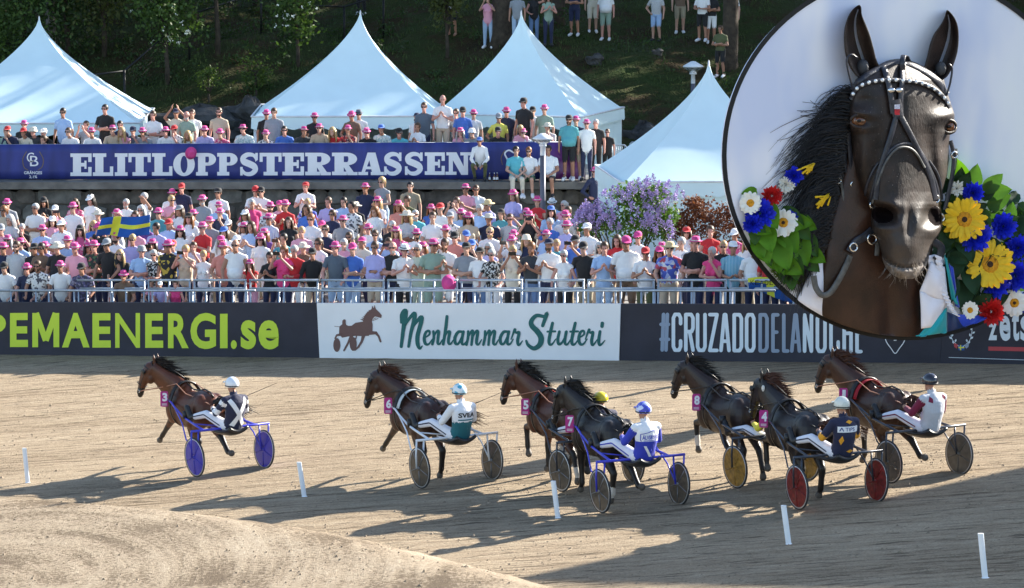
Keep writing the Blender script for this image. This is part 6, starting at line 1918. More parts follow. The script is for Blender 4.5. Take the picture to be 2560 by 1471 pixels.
hs = thing("horse", "black horse head facing forward in a crystal bridle, filling the round board", "horse", B0)
ys_ = [150, 158, 165, 180, 200, 240, 285, 310, 335, 370, 400, 440, 480, 505, 520, 545, 570, 590, 600, 615, 630, 645, 655, 668, 680, 690, 698]
xl_ = [2225, 2208, 2198, 2162, 2138, 2127, 2122, 2122, 2127, 2129, 2131, 2138, 2152, 2166, 2178, 2176, 2179, 2187, 2193, 2199, 2202, 2204, 2207, 2213, 2222, 2235, 2252]
xr_ = [2272, 2292, 2305, 2336, 2360, 2371, 2386, 2386, 2375, 2372, 2372, 2367, 2357, 2352, 2352, 2357, 2355, 2346, 2338, 2330, 2326, 2324, 2321, 2315, 2306, 2296, 2282]
wm_ = [40, 58, 70, 84, 98, 112, 120, 123, 125, 128, 131, 136, 142, 147, 150, 156, 160, 162, 162, 161, 157, 152, 151, 152, 146, 134, 110]
pe_ = [2.2, 2.4, 2.5, 2.6, 2.6, 2.5, 2.4, 2.2, 2.0, 1.85, 1.8, 1.75, 1.8, 2.0, 2.2, 2.4, 2.4, 2.3, 2.2, 2.1, 2.1, 2.1, 2.0, 2.0, 2.0, 2.0, 2.0]
def G2(px, py, cx, cy, sx, sy, rot=0.0):
    dx, dy = px - cx, py - cy
    c, s = math.cos(rot), math.sin(rot)
    u, v = dx * c + dy * s, -dx * s + dy * c
    return math.exp(-0.5 * (u * u / sx / sx + v * v / sy / sy))
MOUTH = spline([(2204, 636), (2222, 655), (2250, 668), (2278, 669), (2304, 660), (2322, 636)], 8)
def face_w(px, py):
    y = min(max(py, 150), 698)
    l, r, m, p = (float(np.interp(y, ys_, a)) for a in (xl_, xr_, wm_, pe_))
    t = (px - (l + r) / 2) / ((r - l) / 2)
    t = min(1.0, abs(t))
    ws = 26 + (14 if y > 520 else 0)
    w = ws + (m - ws) * (1 - t ** p) ** (1 / p) if t < 1 else ws
    # orbits and eye sockets
    w += 13 * G2(px, py, 2146, 284, 24, 9, 0.15) + 9 * G2(px, py, 2142, 322, 20, 7, -0.1) - 12 * G2(px, py, 2148, 303, 15, 10)
    w += 15 * G2(px, py, 2368, 292, 20, 10, -0.2) + 8 * G2(px, py, 2366, 335, 14, 8) - 10 * G2(px, py, 2372, 317, 11, 11)
    # hollow above the eyes, facial crest, nasal ridge
    w -= 8 * G2(px, py, 2160, 252, 16, 14) + 8 * G2(px, py, 2346, 262, 16, 14)
    w += 8 * G2(px, py, 2160, 390, 9, 46, 0.12) - 8 * G2(px, py, 2188, 420, 11, 60, 0.16)
    w += 8 * G2(px, py, 2350, 395, 8, 46, -0.1) - 8 * G2(px, py, 2332, 425, 9, 60, -0.16)
    w += 4 * G2(px, py, 2250, 215, 40, 30) - 4 * G2(px, py, 2252, 270, 10, 40)
    # nostrils: flared rims round deep openings
    w += 9 * G2(px, py, 2215, 514, 30, 9, 0.1) + 13 * G2(px, py, 2183, 540, 7, 22) + 12 * G2(px, py, 2248, 545, 9, 24, -0.3) + 12 * G2(px, py, 2208, 570, 24, 9, -0.15)
    w -= 52 * G2(px, py, 2212, 538, 22, 15, 0.25)
    w += 8 * G2(px, py, 2330, 514, 20, 9, -0.1) + 12 * G2(px, py, 2352, 545, 6, 22) + 12 * G2(px, py, 2300, 545, 8, 26, 0.3) + 12 * G2(px, py, 2332, 578, 18, 9, 0.15)
    w -= 52 * G2(px, py, 2329, 541, 16, 19, -0.3)
    w -= 8 * G2(px, py, 2273, 560, 7, 26) - 5 * G2(px, py, 2262, 540, 5, 24)
    # upper lip, mouth line, lower lip
    w += 12 * G2(px, py, 2262, 616, 42, 24) - 5 * G2(px, py, 2215, 600, 10, 22)
    dm = min(math.hypot(px - q[0], py - q[1]) for q in MOUTH[::3])
    w -= 15 * math.exp(-0.5 * (dm / 4.0) ** 2)
    # veins and folds
    w += 0.25 * math.sin(px * 0.21 + py * 0.08) * math.sin(py * 0.17 - px * 0.05) * (1 if py > 330 else .5)
    return w
def coat_head():
    m = bpy.data.materials.new("coat_black_horse"); m.use_nodes = True
    nt = m.node_tree; N = nt.nodes; L = nt.links
    b = N["Principled BSDF"]; b.inputs['Roughness'].default_value = 0.52; b.inputs['Specular IOR Level'].default_value = 0.4
    tc = N.new("ShaderNodeTexCoord")
    n1 = N.new("ShaderNodeTexNoise"); n1.inputs['Scale'].default_value = 2.3; n1.inputs['Detail'].default_value = 9; n1.inputs['Roughness'].default_value = 0.65; L.new(tc.outputs['Object'], n1.inputs['Vector'])
    cr = N.new("ShaderNodeValToRGB"); e = cr.color_ramp.elements
    e[0].position = 0.35; e[0].color = (0.008, 0.005, 0.004, 1); e[1].position = 0.70; e[1].color = (0.040, 0.024, 0.018, 1)
    L.new(n1.outputs['Fac'], cr.inputs['Fac'])
    v = N.new("ShaderNodeTexNoise"); v.inputs['Scale'].default_value = 34; v.inputs['Detail'].default_value = 2; L.new(tc.outputs['Object'], v.inputs['Vector'])
    c2 = N.new("ShaderNodeValToRGB"); e = c2.color_ramp.elements; e[0].position = 0.70; e[0].color = (0, 0, 0, 1); e[1].position = 0.74; e[1].color = (1, 1, 1, 1); L.new(v.outputs['Fac'], c2.inputs['Fac'])
    mx = N.new("ShaderNodeMixRGB"); mx.inputs[2].default_value = (0.22, 0.19, 0.17, 1); L.new(c2.outputs[0], mx.inputs[0]); L.new(cr.outputs[0], mx.inputs[1]); sp_ = N.new("ShaderNodeSeparateXYZ"); L.new(tc.outputs['Object'], sp_.inputs[0])
    mr = N.new("ShaderNodeMapRange"); mr.inputs['From Min'].default_value = -0.9; mr.inputs['From Max'].default_value = -1.9; mr.inputs['To Max'].default_value = 0.75; L.new(sp_.outputs[2], mr.inputs['Value'])
    mz = N.new("ShaderNodeMixRGB"); mz.inputs[2].default_value = (0.085, 0.072, 0.064, 1); L.new(mr.outputs[0], mz.inputs[0]); L.new(mx.outputs[0], mz.inputs[1]); L.new(mz.outputs[0], b.inputs['Base Color'])
    mp = N.new("ShaderNodeMapping"); mp.inputs['Scale'].default_value = (1, 1, 0.4); L.new(tc.outputs['Object'], mp.inputs[0])
    n2 = N.new("ShaderNodeTexNoise"); n2.inputs['Scale'].default_value = 26; n2.inputs['Detail'].default_value = 6; L.new(mp.outputs[0], n2.inputs['Vector'])
    bp = N.new("ShaderNodeBump"); bp.inputs['Strength'].default_value = 0.22; bp.inputs['Distance'].default_value = 0.04; L.new(n2.outputs['Fac'], bp.inputs['Height']); L.new(bp.outputs[0], b.inputs['Normal'])
    return m
M_COATH = coat_head()
M_LIP = mat("lip_grey", (0.20, 0.175, 0.16), 0.7, var=0.4, scale=6, bump=0.2)
M_NOSTRIL = mat("nostril_dark", (0.008, 0.005, 0.005), 0.9, var=0.3, spec=0.03)
M_NECKC = mat("coat_neck_brown", (0.036, 0.015, 0.008), 0.38, var=0.45, scale=2.2, bump=0.15, bscale=30, spec=.38)
mb = MB()
NY, NX = 220, 104
yy = np.linspace(150, 698, NY)
for y in yy:
    l, r = float(np.interp(y, ys_, xl_)), float(np.interp(y, ys_, xr_))
    mb.v.append(tuple(bpt(l + 3, y, 2) - B0))
    for i in range(NX):
        t = -math.cos(math.pi * i / (NX - 1)) * 0.5 + 0.5
        t = 0.6 * t + 0.4 * i / (NX - 1)
        x = l + (r - l) * t
        mb.v.append(tuple(bpt(x, y, face_w(x, y)) - B0))
    mb.v.append(tuple(bpt(r - 3, y, 2) - B0))
NC = NX + 2
for j in range(NY - 1):
    for i in range(NC - 1):
        a = j * NC + i
        mb.f.append((a, a + NC, a + NC + 1, a + 1))
        y = (yy[j] + yy[j + 1]) / 2
        l, r = float(np.interp(y, ys_, xl_)), float(np.interp(y, ys_, xr_))
        x = l + (r - l) * min(1, max(0, (i - 0.5) / NX))
        # lower lip lies under the mouth line
        ml = np.interp(x, [q[0] for q in MOUTH], [q[1] for q in MOUTH])
        k = 0
        if y > ml + 1 and y > 636: k = 1
        if G2(x, y, 2212, 538, 22, 15, 0.25) > .42 or G2(x, y, 2329, 541, 16, 19, -0.3) > .42: k = 2
        mb.mi.append(k)
mb.build("head", [M_COATH, M_LIP, M_NOSTRIL], hs)
# neck
mb = MB()
ny = [330, 400, 480, 560, 640, 700, 760, 800, 848]; nl = [2128, 2112, 2090, 2068, 2054, 2048, 2046, 2052, 2075]; nr = [2330, 2335, 2340, 2338, 2330, 2322, 2316, 2312, 2306]
for y in np.linspace(330, 848, 70):
    l, r = float(np.interp(y, ny, nl)), float(np.interp(y, ny, nr))
    for i in range(40):
        t = i / 39; x = l + (r - l) * t
        s = abs(2 * t - 1)
        w = 4 + (58 - max(0, y - 700) * 0.10) * (1 - s ** 2.2) ** (1 / 2.2) - 16 * G2(x, y, 2225, 800, 16, 60) + 6 * G2(x, y, 2130, 640, 30, 70, .2) + 8 * G2(x, y, 2290, 805, 22, 18)
        qx, qy = clampc(x, y)
        mb.v.append(tuple(bpt(qx, qy, max(3, w)) - B0))
for j in range(69):
    for i in range(39):
        a = j * 40 + i; mb.f.append((a, a + 40, a + 41, a + 1)); mb.mi.append(0)
mb.build("neck", M_NECKC, hs)
# ears
EARL = [(2150, 196), (2138, 188), (2123, 165), (2112, 129), (2110, 82), (2118, 47), (2131, 25), (2147, 13), (2153, 19), (2155, 38), (2164, 60), (2175, 88), (2184, 121), (2192, 152), (2203, 172)]
EARR = [(2309, 172), (2317, 143), (2325, 110), (2335, 85), (2351, 63), (2361, 44), (2365, 30), (2370, 26), (2384, 41), (2394, 63), (2397, 93), (2394, 129), (2384, 162), (2371, 188), (2358, 200)]
M_EARIN = mat("ear_inner", (0.030, 0.017, 0.012), 0.55, var=0.5, scale=4, bump=0.3)
def ear(out, spine, side):
    o = spline(out, 4)
    sp = spline(spine, 6)
    mb = MB(); nlev = [(1.0, 52), (0.97, 60), (0.84, 56), (0.6, 38), (0.34, 24), (0.1, 18)]
    m = len(o)
    for (f, w) in [(0.96, 6)] + nlev:
        for i, p in enumerate(o):
            c = min(sp, key=lambda q: (q[0] - p[0]) ** 2 + (q[1] - p[1]) ** 2)
            x, y = c[0] + (p[0] - c[0]) * f, c[1] + (p[1] - c[1]) * f
            mb.v.append(tuple(bpt(x, y, w) - B0))
    L = len(nlev) + 1
    for j in range(L - 1):
        for i in range(m - 1):
            a = j * m + i; mb.f.append((a, a + 1, a + m + 1, a + m)); mb.mi.append(0 if j < 2 else 1)
    mb.build("ear", [M_COATH, M_EARIN], hs)
ear(EARL, [(2172, 185), (2155, 140), (2140, 90), (2138, 50), (2145, 25)], -1)
ear(EARR, [(2338, 188), (2358, 140), (2372, 95), (2374, 60), (2370, 38)], 1)
for (x, y, r) in ((2157, 168, 15), (2352, 172, 14)):
    mb = MB(); c = bpt(x, y, 44) - B0; mb.ellipsoid(c, (r / 133, .09, r * 1.25 / 133), 14, 10); mb.build("ear_plug", mat("ear_plug_grey", (0.05, 0.05, 0.055), 0.6, var=0.2, bump=0.3), hs)
# eyes
M_IRIS = mat("iris_brown", (0.17, 0.062, 0.022), 0.06, var=0.5, scale=6, coat=1.0)
for (x, y, w, rx, ry) in ((2148, 303, face_w(2148, 303) + 1, 18, 15), (2373, 317, face_w(2373, 317) + 3, 13, 15)):
    mb = MB(); mb.ellipsoid(bpt(x, y, w) - B0, (rx / 133, .085, ry / 133), 18, 12); e = mb.build("eye", M_IRIS, hs)
    mb = MB(); mb.ellipsoid(bpt(x, y, w + 9.5) - B0, (6 / 133, .025, 4 / 133), 12, 8); mb.build("pupil", M_EYE, e)
    for sgn in (-1, 1):
        mb = MB(); pts = [bpt(x + (rx + 4) * math.cos(a), y - sgn * (ry + 1) * math.sin(a), w + 8 + 4 * math.sin(a)) - B0 for a in np.linspace(0.05, math.pi - .05, 12)]; mb.tube(pts, list(.018 + .018 * np.sin(np.linspace(0.1, 3.0, 12))), 6); mb.build("eyelid", M_COATH, hs)
# bridle
M_STRAP = mat("bridle_leather", (0.030, 0.031, 0.040), 0.32, var=0.3, scale=8, bump=0.15, bscale=30)
M_STRAPG = mat("bridle_worn_leather", (0.10, 0.10, 0.095), 0.45, var=0.4, scale=8)
def hw(px, py):
    y = min(max(py, 150), 698); l, r = float(np.interp(y, ys_, xl_)), float(np.interp(y, ys_, xr_))
    return face_w(px, py) if (150 <= py <= 698 and l - 1 <= px <= r + 1) else 30.0
def strap(name, pts, width, m=None, raise_=3.0, flat=None, k=8):
    sp = spline(pts, k); n = len(sp); mb = MB()
    wl = [max(hw(p[0], p[1]), 0) if flat is None else flat for p in sp]
    wl = [sum(wl[max(0, i - 2):i + 3]) / len(wl[max(0, i - 2):i + 3]) for i in range(n)]
    for i, p in enumerate(sp):
        t = sp[min(n - 1, i + 1)] - sp[max(0, i - 1)]; t = t / (np.linalg.norm(t) + 1e-9); nn = np.array([-t[1], t[0]])
        for s, dw in ((-.5, -2), (-.5, raise_), (-.28, raise_ + 2.5), (.28, raise_ + 2.5), (.5, raise_), (.5, -2)):
            q = p + nn * width * s
            w = wl[i] * .5 + .5 * (hw(q[0], q[1]) if flat is None else flat)
            qx, qy = clampc(q[0], q[1])
            mb.v.append(tuple(bpt(qx, qy, w + dw) - B0))
    for i in range(n - 1):
        for j in range(5):
            a = i * 6 + j; mb.f.append((a, a + 6, a + 7, a + 1)); mb.mi.append(0)
    return mb.build(name, m or M_STRAP, hs)
strap("crownpiece", [(2128, 236), (2140, 212), (2165, 190), (2198, 170), (2228, 157), (2262, 156), (2300, 171), (2340, 199), (2368, 236)], 15, raise_=6)
BROW = [(2127, 250), (2136, 229), (2153, 214), (2180, 205), (2218, 200), (2257, 202), (2295, 206), (2327, 218), (2347, 232), (2366, 252), (2376, 270)]
bb = strap("browband", BROW, 11, raise_=8)
M_CRYS = mat("crystal", (0.85, 0.87, 0.88), 0.08, 0.3, var=0.0, spec=1.0, coat=1.0)
sp = spline(BROW, 16)
acc = 0; last = sp[0]; first = True
for p in sp[2:-2]:
    acc += np.linalg.norm(p - last); last = p
    if acc > 15.8:
        acc = 0; mb = MB(); mb.ellipsoid(bpt(p[0], p[1], hw(p[0], p[1]) + 12) - B0, (.036, .03, .036), 10, 7); mb.build("crystal", M_CRYS, bb)
strap("face_strap", [(2208, 166), (2219, 200), (2227, 240), (2233, 285)], 14, raise_=9)
strap("face_strap", [(2262, 150), (2256, 172), (2256, 200), (2252, 245), (2252, 285)], 13, raise_=9)
mb = MB(); mb.tube([bpt(2256, 176, 100) - B0, bpt(2256, 150, 98) - B0, bpt(2259, 139, 82) - B0, bpt(2266, 142, 60) - B0, bpt(2272, 156, 50) - B0], [(.05, .012)] * 5, 8, lat=(1, 0, 0)); mb.build("crown_loop", M_STRAP, hs)
pl_ = strap("nose_plate", [(2238, 250), (2242, 270), (2246, 291)], 28, raise_=11)
mb = MB(); q = [bpt(x, y, hw(2243, 272) + 16) - B0 for x, y in ((2236, 274), (2250, 274), (2249, 288), (2237, 288))]; mb.poly(q); mb.build("red_patch", mat("patch_red", (0.5, 0.02, 0.03), 0.6, var=0.3, scale=30), pl_)
mb = MB(); q = [bpt(x, y, hw(2243, 264) + 16) - B0 for x, y in ((2236, 262), (2250, 261), (2250, 273), (2236, 273))]; mb.poly(q); mb.build("pale_patch", mat("patch_pale", (0.6, 0.6, 0.7), 0.6, var=0.3, scale=40), pl_)
for sgn, cx in ((-1, 2228), (1, 2247)):
    mb = MB(); mb.ellipsoid(bpt(cx, 226, hw(cx, 226) + 14) - B0, (.075, .03, .045), 10, 8); mb.build("bow_charm", M_CHROME, pl_)
strap("face_strap", [(2242, 288), (2226, 345), (2208, 400), (2195, 445), (2188, 500)], 14, raise_=7)
strap("face_strap", [(2250, 288), (2278, 340), (2305, 395), (2326, 440), (2340, 500)], 14, raise_=7)
strap("noseband", [(2172, 522), (2184, 470), (2203, 415), (2226, 378), (2252, 362), (2278, 362), (2300, 378), (2322, 418), (2340, 462), (2350, 512)], 9, raise_=4)
strap("noseband", [(2180, 510), (2196, 452), (2218, 400), (2244, 372), (2272, 370), (2294, 388), (2312, 420)], 6, M_STRAPG, raise_=7)
strap("noseband", [(2160, 520), (2166, 470), (2182, 430), (2196, 408)], 7, raise_=3)
strap("noseband", [(2355, 500), (2350, 455), (2338, 425), (2322, 402)], 7, raise_=3)
strap("cheek_strap", [(2121, 322), (2124, 370), (2130, 420), (2142, 458), (2158, 495), (2172, 540)], 11, raise_=5, flat=34)
strap("cheek_strap", [(2116, 330), (2113, 380), (2116, 430), (2136, 470)], 8, raise_=5, flat=26)
strap("cheek_strap", [(2376, 352), (2384, 385), (2382, 430), (2372, 480), (2362, 525)], 11, raise_=4, flat=32)
strap("cheek_strap", [(2390, 372), (2388, 410), (2376, 460)], 8, M_STRAPG, raise_=4, flat=24)
strap("hanging_strap", [(2104, 345), (2092, 372), (2098, 420), (2102, 450), (2112, 510), (2127, 556)], 7, M_STRAPG, flat=36)
mb = MB()
strap("bit_strap", [(2182, 575), (2165, 590), (2140, 606), (2124, 630)], 21, flat=66)
strap("rein", [(2126, 640), (2108, 680), (2090, 712), (2074, 733), (2055, 738), (2040, 720), (2034, 690)], 15, M_STRAPG, flat=60)
strap("bit_strap", [(2334, 604), (2352, 618), (2350, 640), (2338, 652)], 20, flat=66)
strap("bit_strap", [(2196, 585), (2194, 610), (2192, 640)], 12, M_STRAPG, flat=66)
def ringp(x, y, r, w, name, m=M_CHROME, th=.022):
    mb = MB(); mb.tube([bpt(x + r * math.cos(a), y + r * 1.1 * math.sin(a), w) - B0 for a in np.linspace(0, 2 * math.pi, 19)], th, 6, cap=False); mb.build(name, m, hs)
ringp(2170, 532, 11, 52, "bit_ring"); ringp(2180, 598, 11, 76, "bit_ring"); ringp(2352, 545, 8, 50, "bit_ring"); ringp(2182, 513, 7, 84, "buckle"); ringp(2340, 498, 8, 78, "buckle"); ringp(2134, 462, 7, 44, "buckle"); ringp(2134, 618, 9, 74, "buckle"); ringp(2096, 452, 6, 42, "buckle"); ringp(2386, 388, 7, 40, "buckle")
# cords of the ear plugs
for pts in ([(2143, 145), (2128, 137), (2117, 150), (2122, 185), (2133, 225)], [(2372, 160), (2380, 172), (2376, 205), (2366, 240)]):
    mb = MB(); mb.tube([bpt(p[0], p[1], 66) - B0 for p in spline(pts, 5)], .020, 6); mb.build("ear_cord", M_STRAP, hs)
# whiskers under the chin
mb = MB()
for i in range(34):
    x0 = rng.uniform(2212, 2312); y0 = 668 + rng.uniform(-4, 22) - abs(x0 - 2262) * .25
    L = rng.uniform(14, 44); dx = (x0 - 2262) * .5 + rng.normal(0, 10)
    mb.tube([bpt(x0, y0, hw(x0, y0) + 1) - B0, bpt(x0 + dx * .3, y0 + L * .55, 130) - B0, bpt(x0 + dx * .8 + rng.normal(0, 5), y0 + L, 122) - B0], [.004, .003, .001], 3, cap=False)
mb.build("chin_whiskers", mat("whisker_pale", (0.30, 0.26, 0.22), 0.5), hs)
# wind-blown mane
mb = MB()
crest = spline([(2140, 236), (2126, 290), (2112, 350), (2104, 420), (2088, 490), (2072, 560), (2060, 620)], 10)
for i in range(1500):
    s = rng.random(); p = crest[int(s * (len(crest) - 1))] + rng.normal(0, 5, 2)
    L = rng.uniform(60, 215) * (1 - .25 * abs(s - .4)); 
    if s < .16: L *= .55
    a = math.radians(rng.normal(158 - 36 * s, 9))            # sweeps to the side, then hangs
    e = p + np.array([math.cos(a), math.sin(a)]) * L
    m1 = p + np.array([math.cos(a), math.sin(a)]) * L * .4 + np.array([-5, -16 - rng.random() * 10]); m2 = p + np.array([math.cos(a), math.sin(a)]) * L * .75 + np.array([-6, -8 + rng.normal(0, 6)])
    e = e + np.array([0, rng.uniform(0, 26)])
    w0 = 40 + rng.uniform(-14, 16)
    pts = [bpt(q[0], q[1], max(7, w0 - 6 * j + rng.normal(0, 2))) - B0 for j, q in enumerate(spline([p, m1, m2, e], 3))]
    n_ = len(pts); r0 = rng.uniform(.005, .013)
    mb.tube(pts, list(np.linspace(r0, r0 * .25, n_)), 4, cap=False)
for i in range(520):
    s = rng.random(); p = np.array([2104 - 52 * s, 430 + 210 * s]) + rng.normal(0, 6, 2)
    e = p + np.array([-rng.uniform(20, 110), rng.uniform(60, 150) * (1 - .4 * s)]); m1 = (p + e) / 2 + np.array([-18, -14])
    pts = [bpt(q[0], q[1], max(7, 30 + rng.normal(0, 6))) - B0 for q in spline([p, m1, e], 4)]
    mb.tube(pts, list(np.linspace(.015, .004, len(pts))), 4, cap=False)
for i in range(26):
    p = np.array([2124, 285]) + rng.normal(0, 8, 2); e = p + np.array([-rng.uniform(60, 130), rng.uniform(-30, 30)]); m1 = (p + e) / 2 + rng.normal(0, 10, 2)
    mb.tube([bpt(q[0], q[1], 24) - B0 for q in spline([p, m1, e], 4)], .006, 3, cap=False)
mb.build("mane", mat("mane_blueblack", (0.010, 0.009, 0.010), 0.42, var=0.4, scale=12, spec=0.5), hs)
# white cloth on the shoulder
def patch(name, quadpts, w, m, parent, nu=12, nv=12, bulge=10, wave=2.0):
    a, b, c, d = [np.array(p, float) for p in quadpts]
    mb = MB()
    for j in range(nv + 1):
        v = j / nv
        for i in range(nu + 1):
            u = i / nu
            p = (a * (1 - u) + b * u) * (1 - v) + (d * (1 - u) + c * u) * v
            qx, qy = clampc(p[0], p[1])
            mb.v.append(tuple(bpt(qx, qy, w + bulge * math.sin(math.pi * u) * math.sin(math.pi * v * .9 + .2) + wave * math.sin(u * 9 + v * 4)) - B0))
    for j in range(nv):
        for i in range(nu):
            q = j * (nu + 1) + i; mb.f.append((q, q + nu + 1, q + nu + 2, q + 1)); mb.mi.append(0)
    o = mb.build(name, m, parent); o.modifiers.new("thickness", 'SOLIDIFY').thickness = .02
    return o
M_SATIN = mat("satin_white", (0.82, 0.81, 0.88), 0.45, var=0.03, sheen=0.3); M_SATT = mat("satin_turquoise", (0.0, 0.33, 0.36), 0.35, var=0.1, scale=2, sheen=0.3); M_SATB = mat("satin_blue", (0.01, 0.05, 0.50), 0.35, var=0.15, scale=2, sheen=0.3); M_SATN = mat("satin_navy", (0.012, 0.03, 0.10), 0.35, var=0.15, scale=2)
patch("shoulder_cloth", [(2052, 622), (2070, 640), (2085, 830), (1975, 790)], 10, M_SATIN, hs, bulge=22)
# ---- winner's ribbons
rb = thing("rosette_ribbon", "white, turquoise and blue satin ribbons hanging from the bridle of the big horse head", "ribbon", B0)
patch("white_loop", [(2326, 655), (2362, 668), (2372, 760), (2300, 730)], 66, M_SATIN, rb, bulge=24)
patch("white_tail", [(2300, 728), (2372, 752), (2336, 818), (2304, 822)], 64, M_SATIN, rb, bulge=16)
patch("white_tail", [(2318, 640), (2338, 636), (2352, 700), (2326, 690)], 60, M_SATIN, rb, bulge=8)
mb = MB()
sp = spline([(2346, 640), (2352, 690), (2360, 730), (2376, 765), (2392, 790)], 10)
for i, p in enumerate(sp): 
    k = 8 + 2.5 * math.sin(i * 2.3)
    for s in (-1, 0, 1): mb.v.append(tuple(bpt(p[0] + s * k, p[1] + s * 3, 76 + (5 if s == 0 else 0) + 3 * math.sin(i * 2.3 + s)) - B0))
for i in range(len(sp) - 1):
    for j in range(2): mb.f.append((i * 3 + j, i * 3 + 3 + j, i * 3 + 4 + j, i * 3 + 1 + j)); mb.mi.append(0)
mb.build("ruffled_strip", M_SATIN, rb)
patch("turquoise_strip", [(2360, 638), (2368, 650), (2396, 765), (2380, 750)], 62, M_SATT, rb, bulge=6)
patch("turquoise_tail", [(2350, 775), (2368, 770), (2368, 842), (2290, 850)], 60, M_SATT, rb, bulge=12, wave=4)
patch("navy_tail", [(2368, 780), (2392, 788), (2425, 835), (2368, 842)], 52, M_SATN, rb, bulge=6)
patch("blue_tail", [(2384, 786), (2520, 792), (2500, 812), (2415, 838)], 48, M_SATB, rb, bulge=16, wave=5)
patch("blue_tail", [(2372, 660), (2384, 670), (2398, 770), (2390, 766)], 55, M_SATB, rb, bulge=4)
# ---- flower wreath
VR = np.array([1.0, 0, 0]); VUP = np.array([0, SP, CP]); VT = np.array([0, -CP, SP])
VM = Matrix(((VR[0], VUP[0], VT[0]), (VR[1], VUP[1], VT[1]), (VR[2], VUP[2], VT[2]))).to_4x4()
def petal_mesh(name, L, w, m, tip=.5):
    mb = MB(); pr_ = [(0.0, .35), (.3, .85), (.65, 1.0), (.88, .8), (1.0, tip * .5)]
    for (s, k) in pr_:
        for t in (-1, 0, 1): mb.v.append((t * w / 2 * k, L * s, .06 * L * math.sin(s * 2.6) - abs(t) * .04 * L))
    for i in range(4):
        for j in range(2): mb.f.append((i * 3 + j, i * 3 + j + 1, i * 3 + 4 + j, i * 3 + 3 + j)); mb.mi.append(0)
    return mb.mesh(name, m)
M_GERY = mat("petal_yellow", (0.80, 0.50, 0.01), 0.6, var=0.15, scale=5); M_GERC = mat("flower_eye_brown", (0.05, 0.022, 0.01), 0.8, var=0.4, scale=20, bump=.5); M_GERI = mat("flower_centre_orange", (0.62, 0.27, 0.01), 0.8, var=0.3, scale=20, bump=.6)
M_PETW = mat("petal_white", (0.82, 0.80, 0.72), 0.6, var=0.06, scale=5); M_PETB = mat("petal_blue", (0.008, 0.02, 0.52), 0.55, var=0.4, scale=6); M_PETR = mat("petal_red", (0.50, 0.008, 0.008), 0.6, var=0.3, scale=6)
PETY, PETW = petal_mesh("petal", .36, .115, M_GERY), petal_mesh("petal", .26, .12, M_PETW)
fl = thing("flower_wreath", "wreath of yellow gerberas, blue and white flowers and leaves beside the big horse head", "wreath", B0)
fl2 = thing("flower_wreath", "wreath half behind the blown mane with white, red and blue flowers over broad green leaves", "wreath", B0)
def gerbera(par, px, py, w, r, pm, L, eye_m, n=20, tilt=(0, 0), rings=2, core=M_GERI, name="gerbera"):
    mb = MB(); s = r / 133
    mb.lathe([(0, .05 * s), (.10 * s, .055 * s), (.13 * s, .03 * s)], n=14, mi=1); mb.lathe([(.13 * s, .03 * s), (.30 * s, .075 * s), (.36 * s, .02 * s), (.34 * s, -.05 * s)], n=18, mi=0)
    o = mb.build(name, [core, eye_m], par)
    o.matrix_local = Matrix.Translation(Vector(bpt(px, py, w) - B0)) @ VM @ Euler((tilt[0], tilt[1], 0)).to_matrix().to_4x4()
    for k in range(rings):
        for i in range(n):
            a = 2 * math.pi * (i + .5 * k) / n + rng.normal(0, .05)
            c = link("petal", pm, o)
            sc = s / L * (1.0 - .12 * k) * rng.uniform(.74, .86)
            c.scale = (sc, sc, sc); c.rotation_euler = Euler((rng.normal(.03, .10) + .10 * k, rng.normal(0, .12), a), 'XYZ')
            c.location = (-math.sin(a) * .22 * s, math.cos(a) * .22 * s, (-.02 + .03 * k) * s)
def mum(par, px, py, w, r, m, n=90, name="chrysanthemum"):
    mb = MB(); s = r / 133
    for i in range(n):
        th = math.acos(1 - .95 * (i + .5) / n); ph = i * 2.39996 + rng.normal(0, .1)
        d = V3(math.sin(th) * math.cos(ph), math.sin(th) * math.sin(ph), math.cos(th) * .7)
        tng = np.cross(d, V3(0, 0, 1)); tng /= np.linalg.norm(tng) + 1e-6
        up = np.cross(tng, d)
        L = s * rng.uniform(.85, 1.12); wd = s * .13
        mb.add([d * L * .25 - tng * wd * .4, d * L * .25 + tng * wd * .4, d * L * .8 + tng * wd, d * L + up * .02, d * L * .8 - tng * wd, d * L * .6 + V3(0, 0, .02 * s)], [(0, 1, 2, 5), (5, 2, 3), (5, 3, 4), (0, 5, 4)])
    o = mb.build(name, m, par); o.matrix_local = Matrix.Translation(Vector(bpt(px, py, w) - B0)) @ VM
def leafm_(name, L, w, m):
    mb = MB(); 
    for i in range(7):
        s = i / 6; k = math.sin(math.pi * min(1, s * .93 + .07)) ** .7 * (1.25 - .6 * s)
        for t in (-1, -.5, 0, .5, 1): mb.v.append((t * w / 2 * k, L * s, .10 * L * math.sin(s * 2.4) - .12 * w * (1 - abs(t)) + .02 * math.sin(s * 14) * abs(t)))
    for i in range(6):
        for j in range(4): mb.f.append((i * 5 + j, i * 5 + j + 1, i * 5 + 6 + j, i * 5 + 5 + j)); mb.mi.append(0)
    return mb.mesh(name, m)
LFB = leafm_("leaf", .62, .40, leaf_mat("leaf_bright", (0.10, 0.24, 0.012), 0.3, 3)); LFD = leafm_("leaf", .55, .32, leaf_mat("leaf_deep_shade", (0.018, 0.05, 0.016), 0.4, 3, 0.1)); LFM = leafm_("leaf", .55, .34, leaf_mat("leaf_middle", (0.05, 0.12, 0.02), 0.4, 3))  # darkest leaf colour also stands in for the shade beside the neck
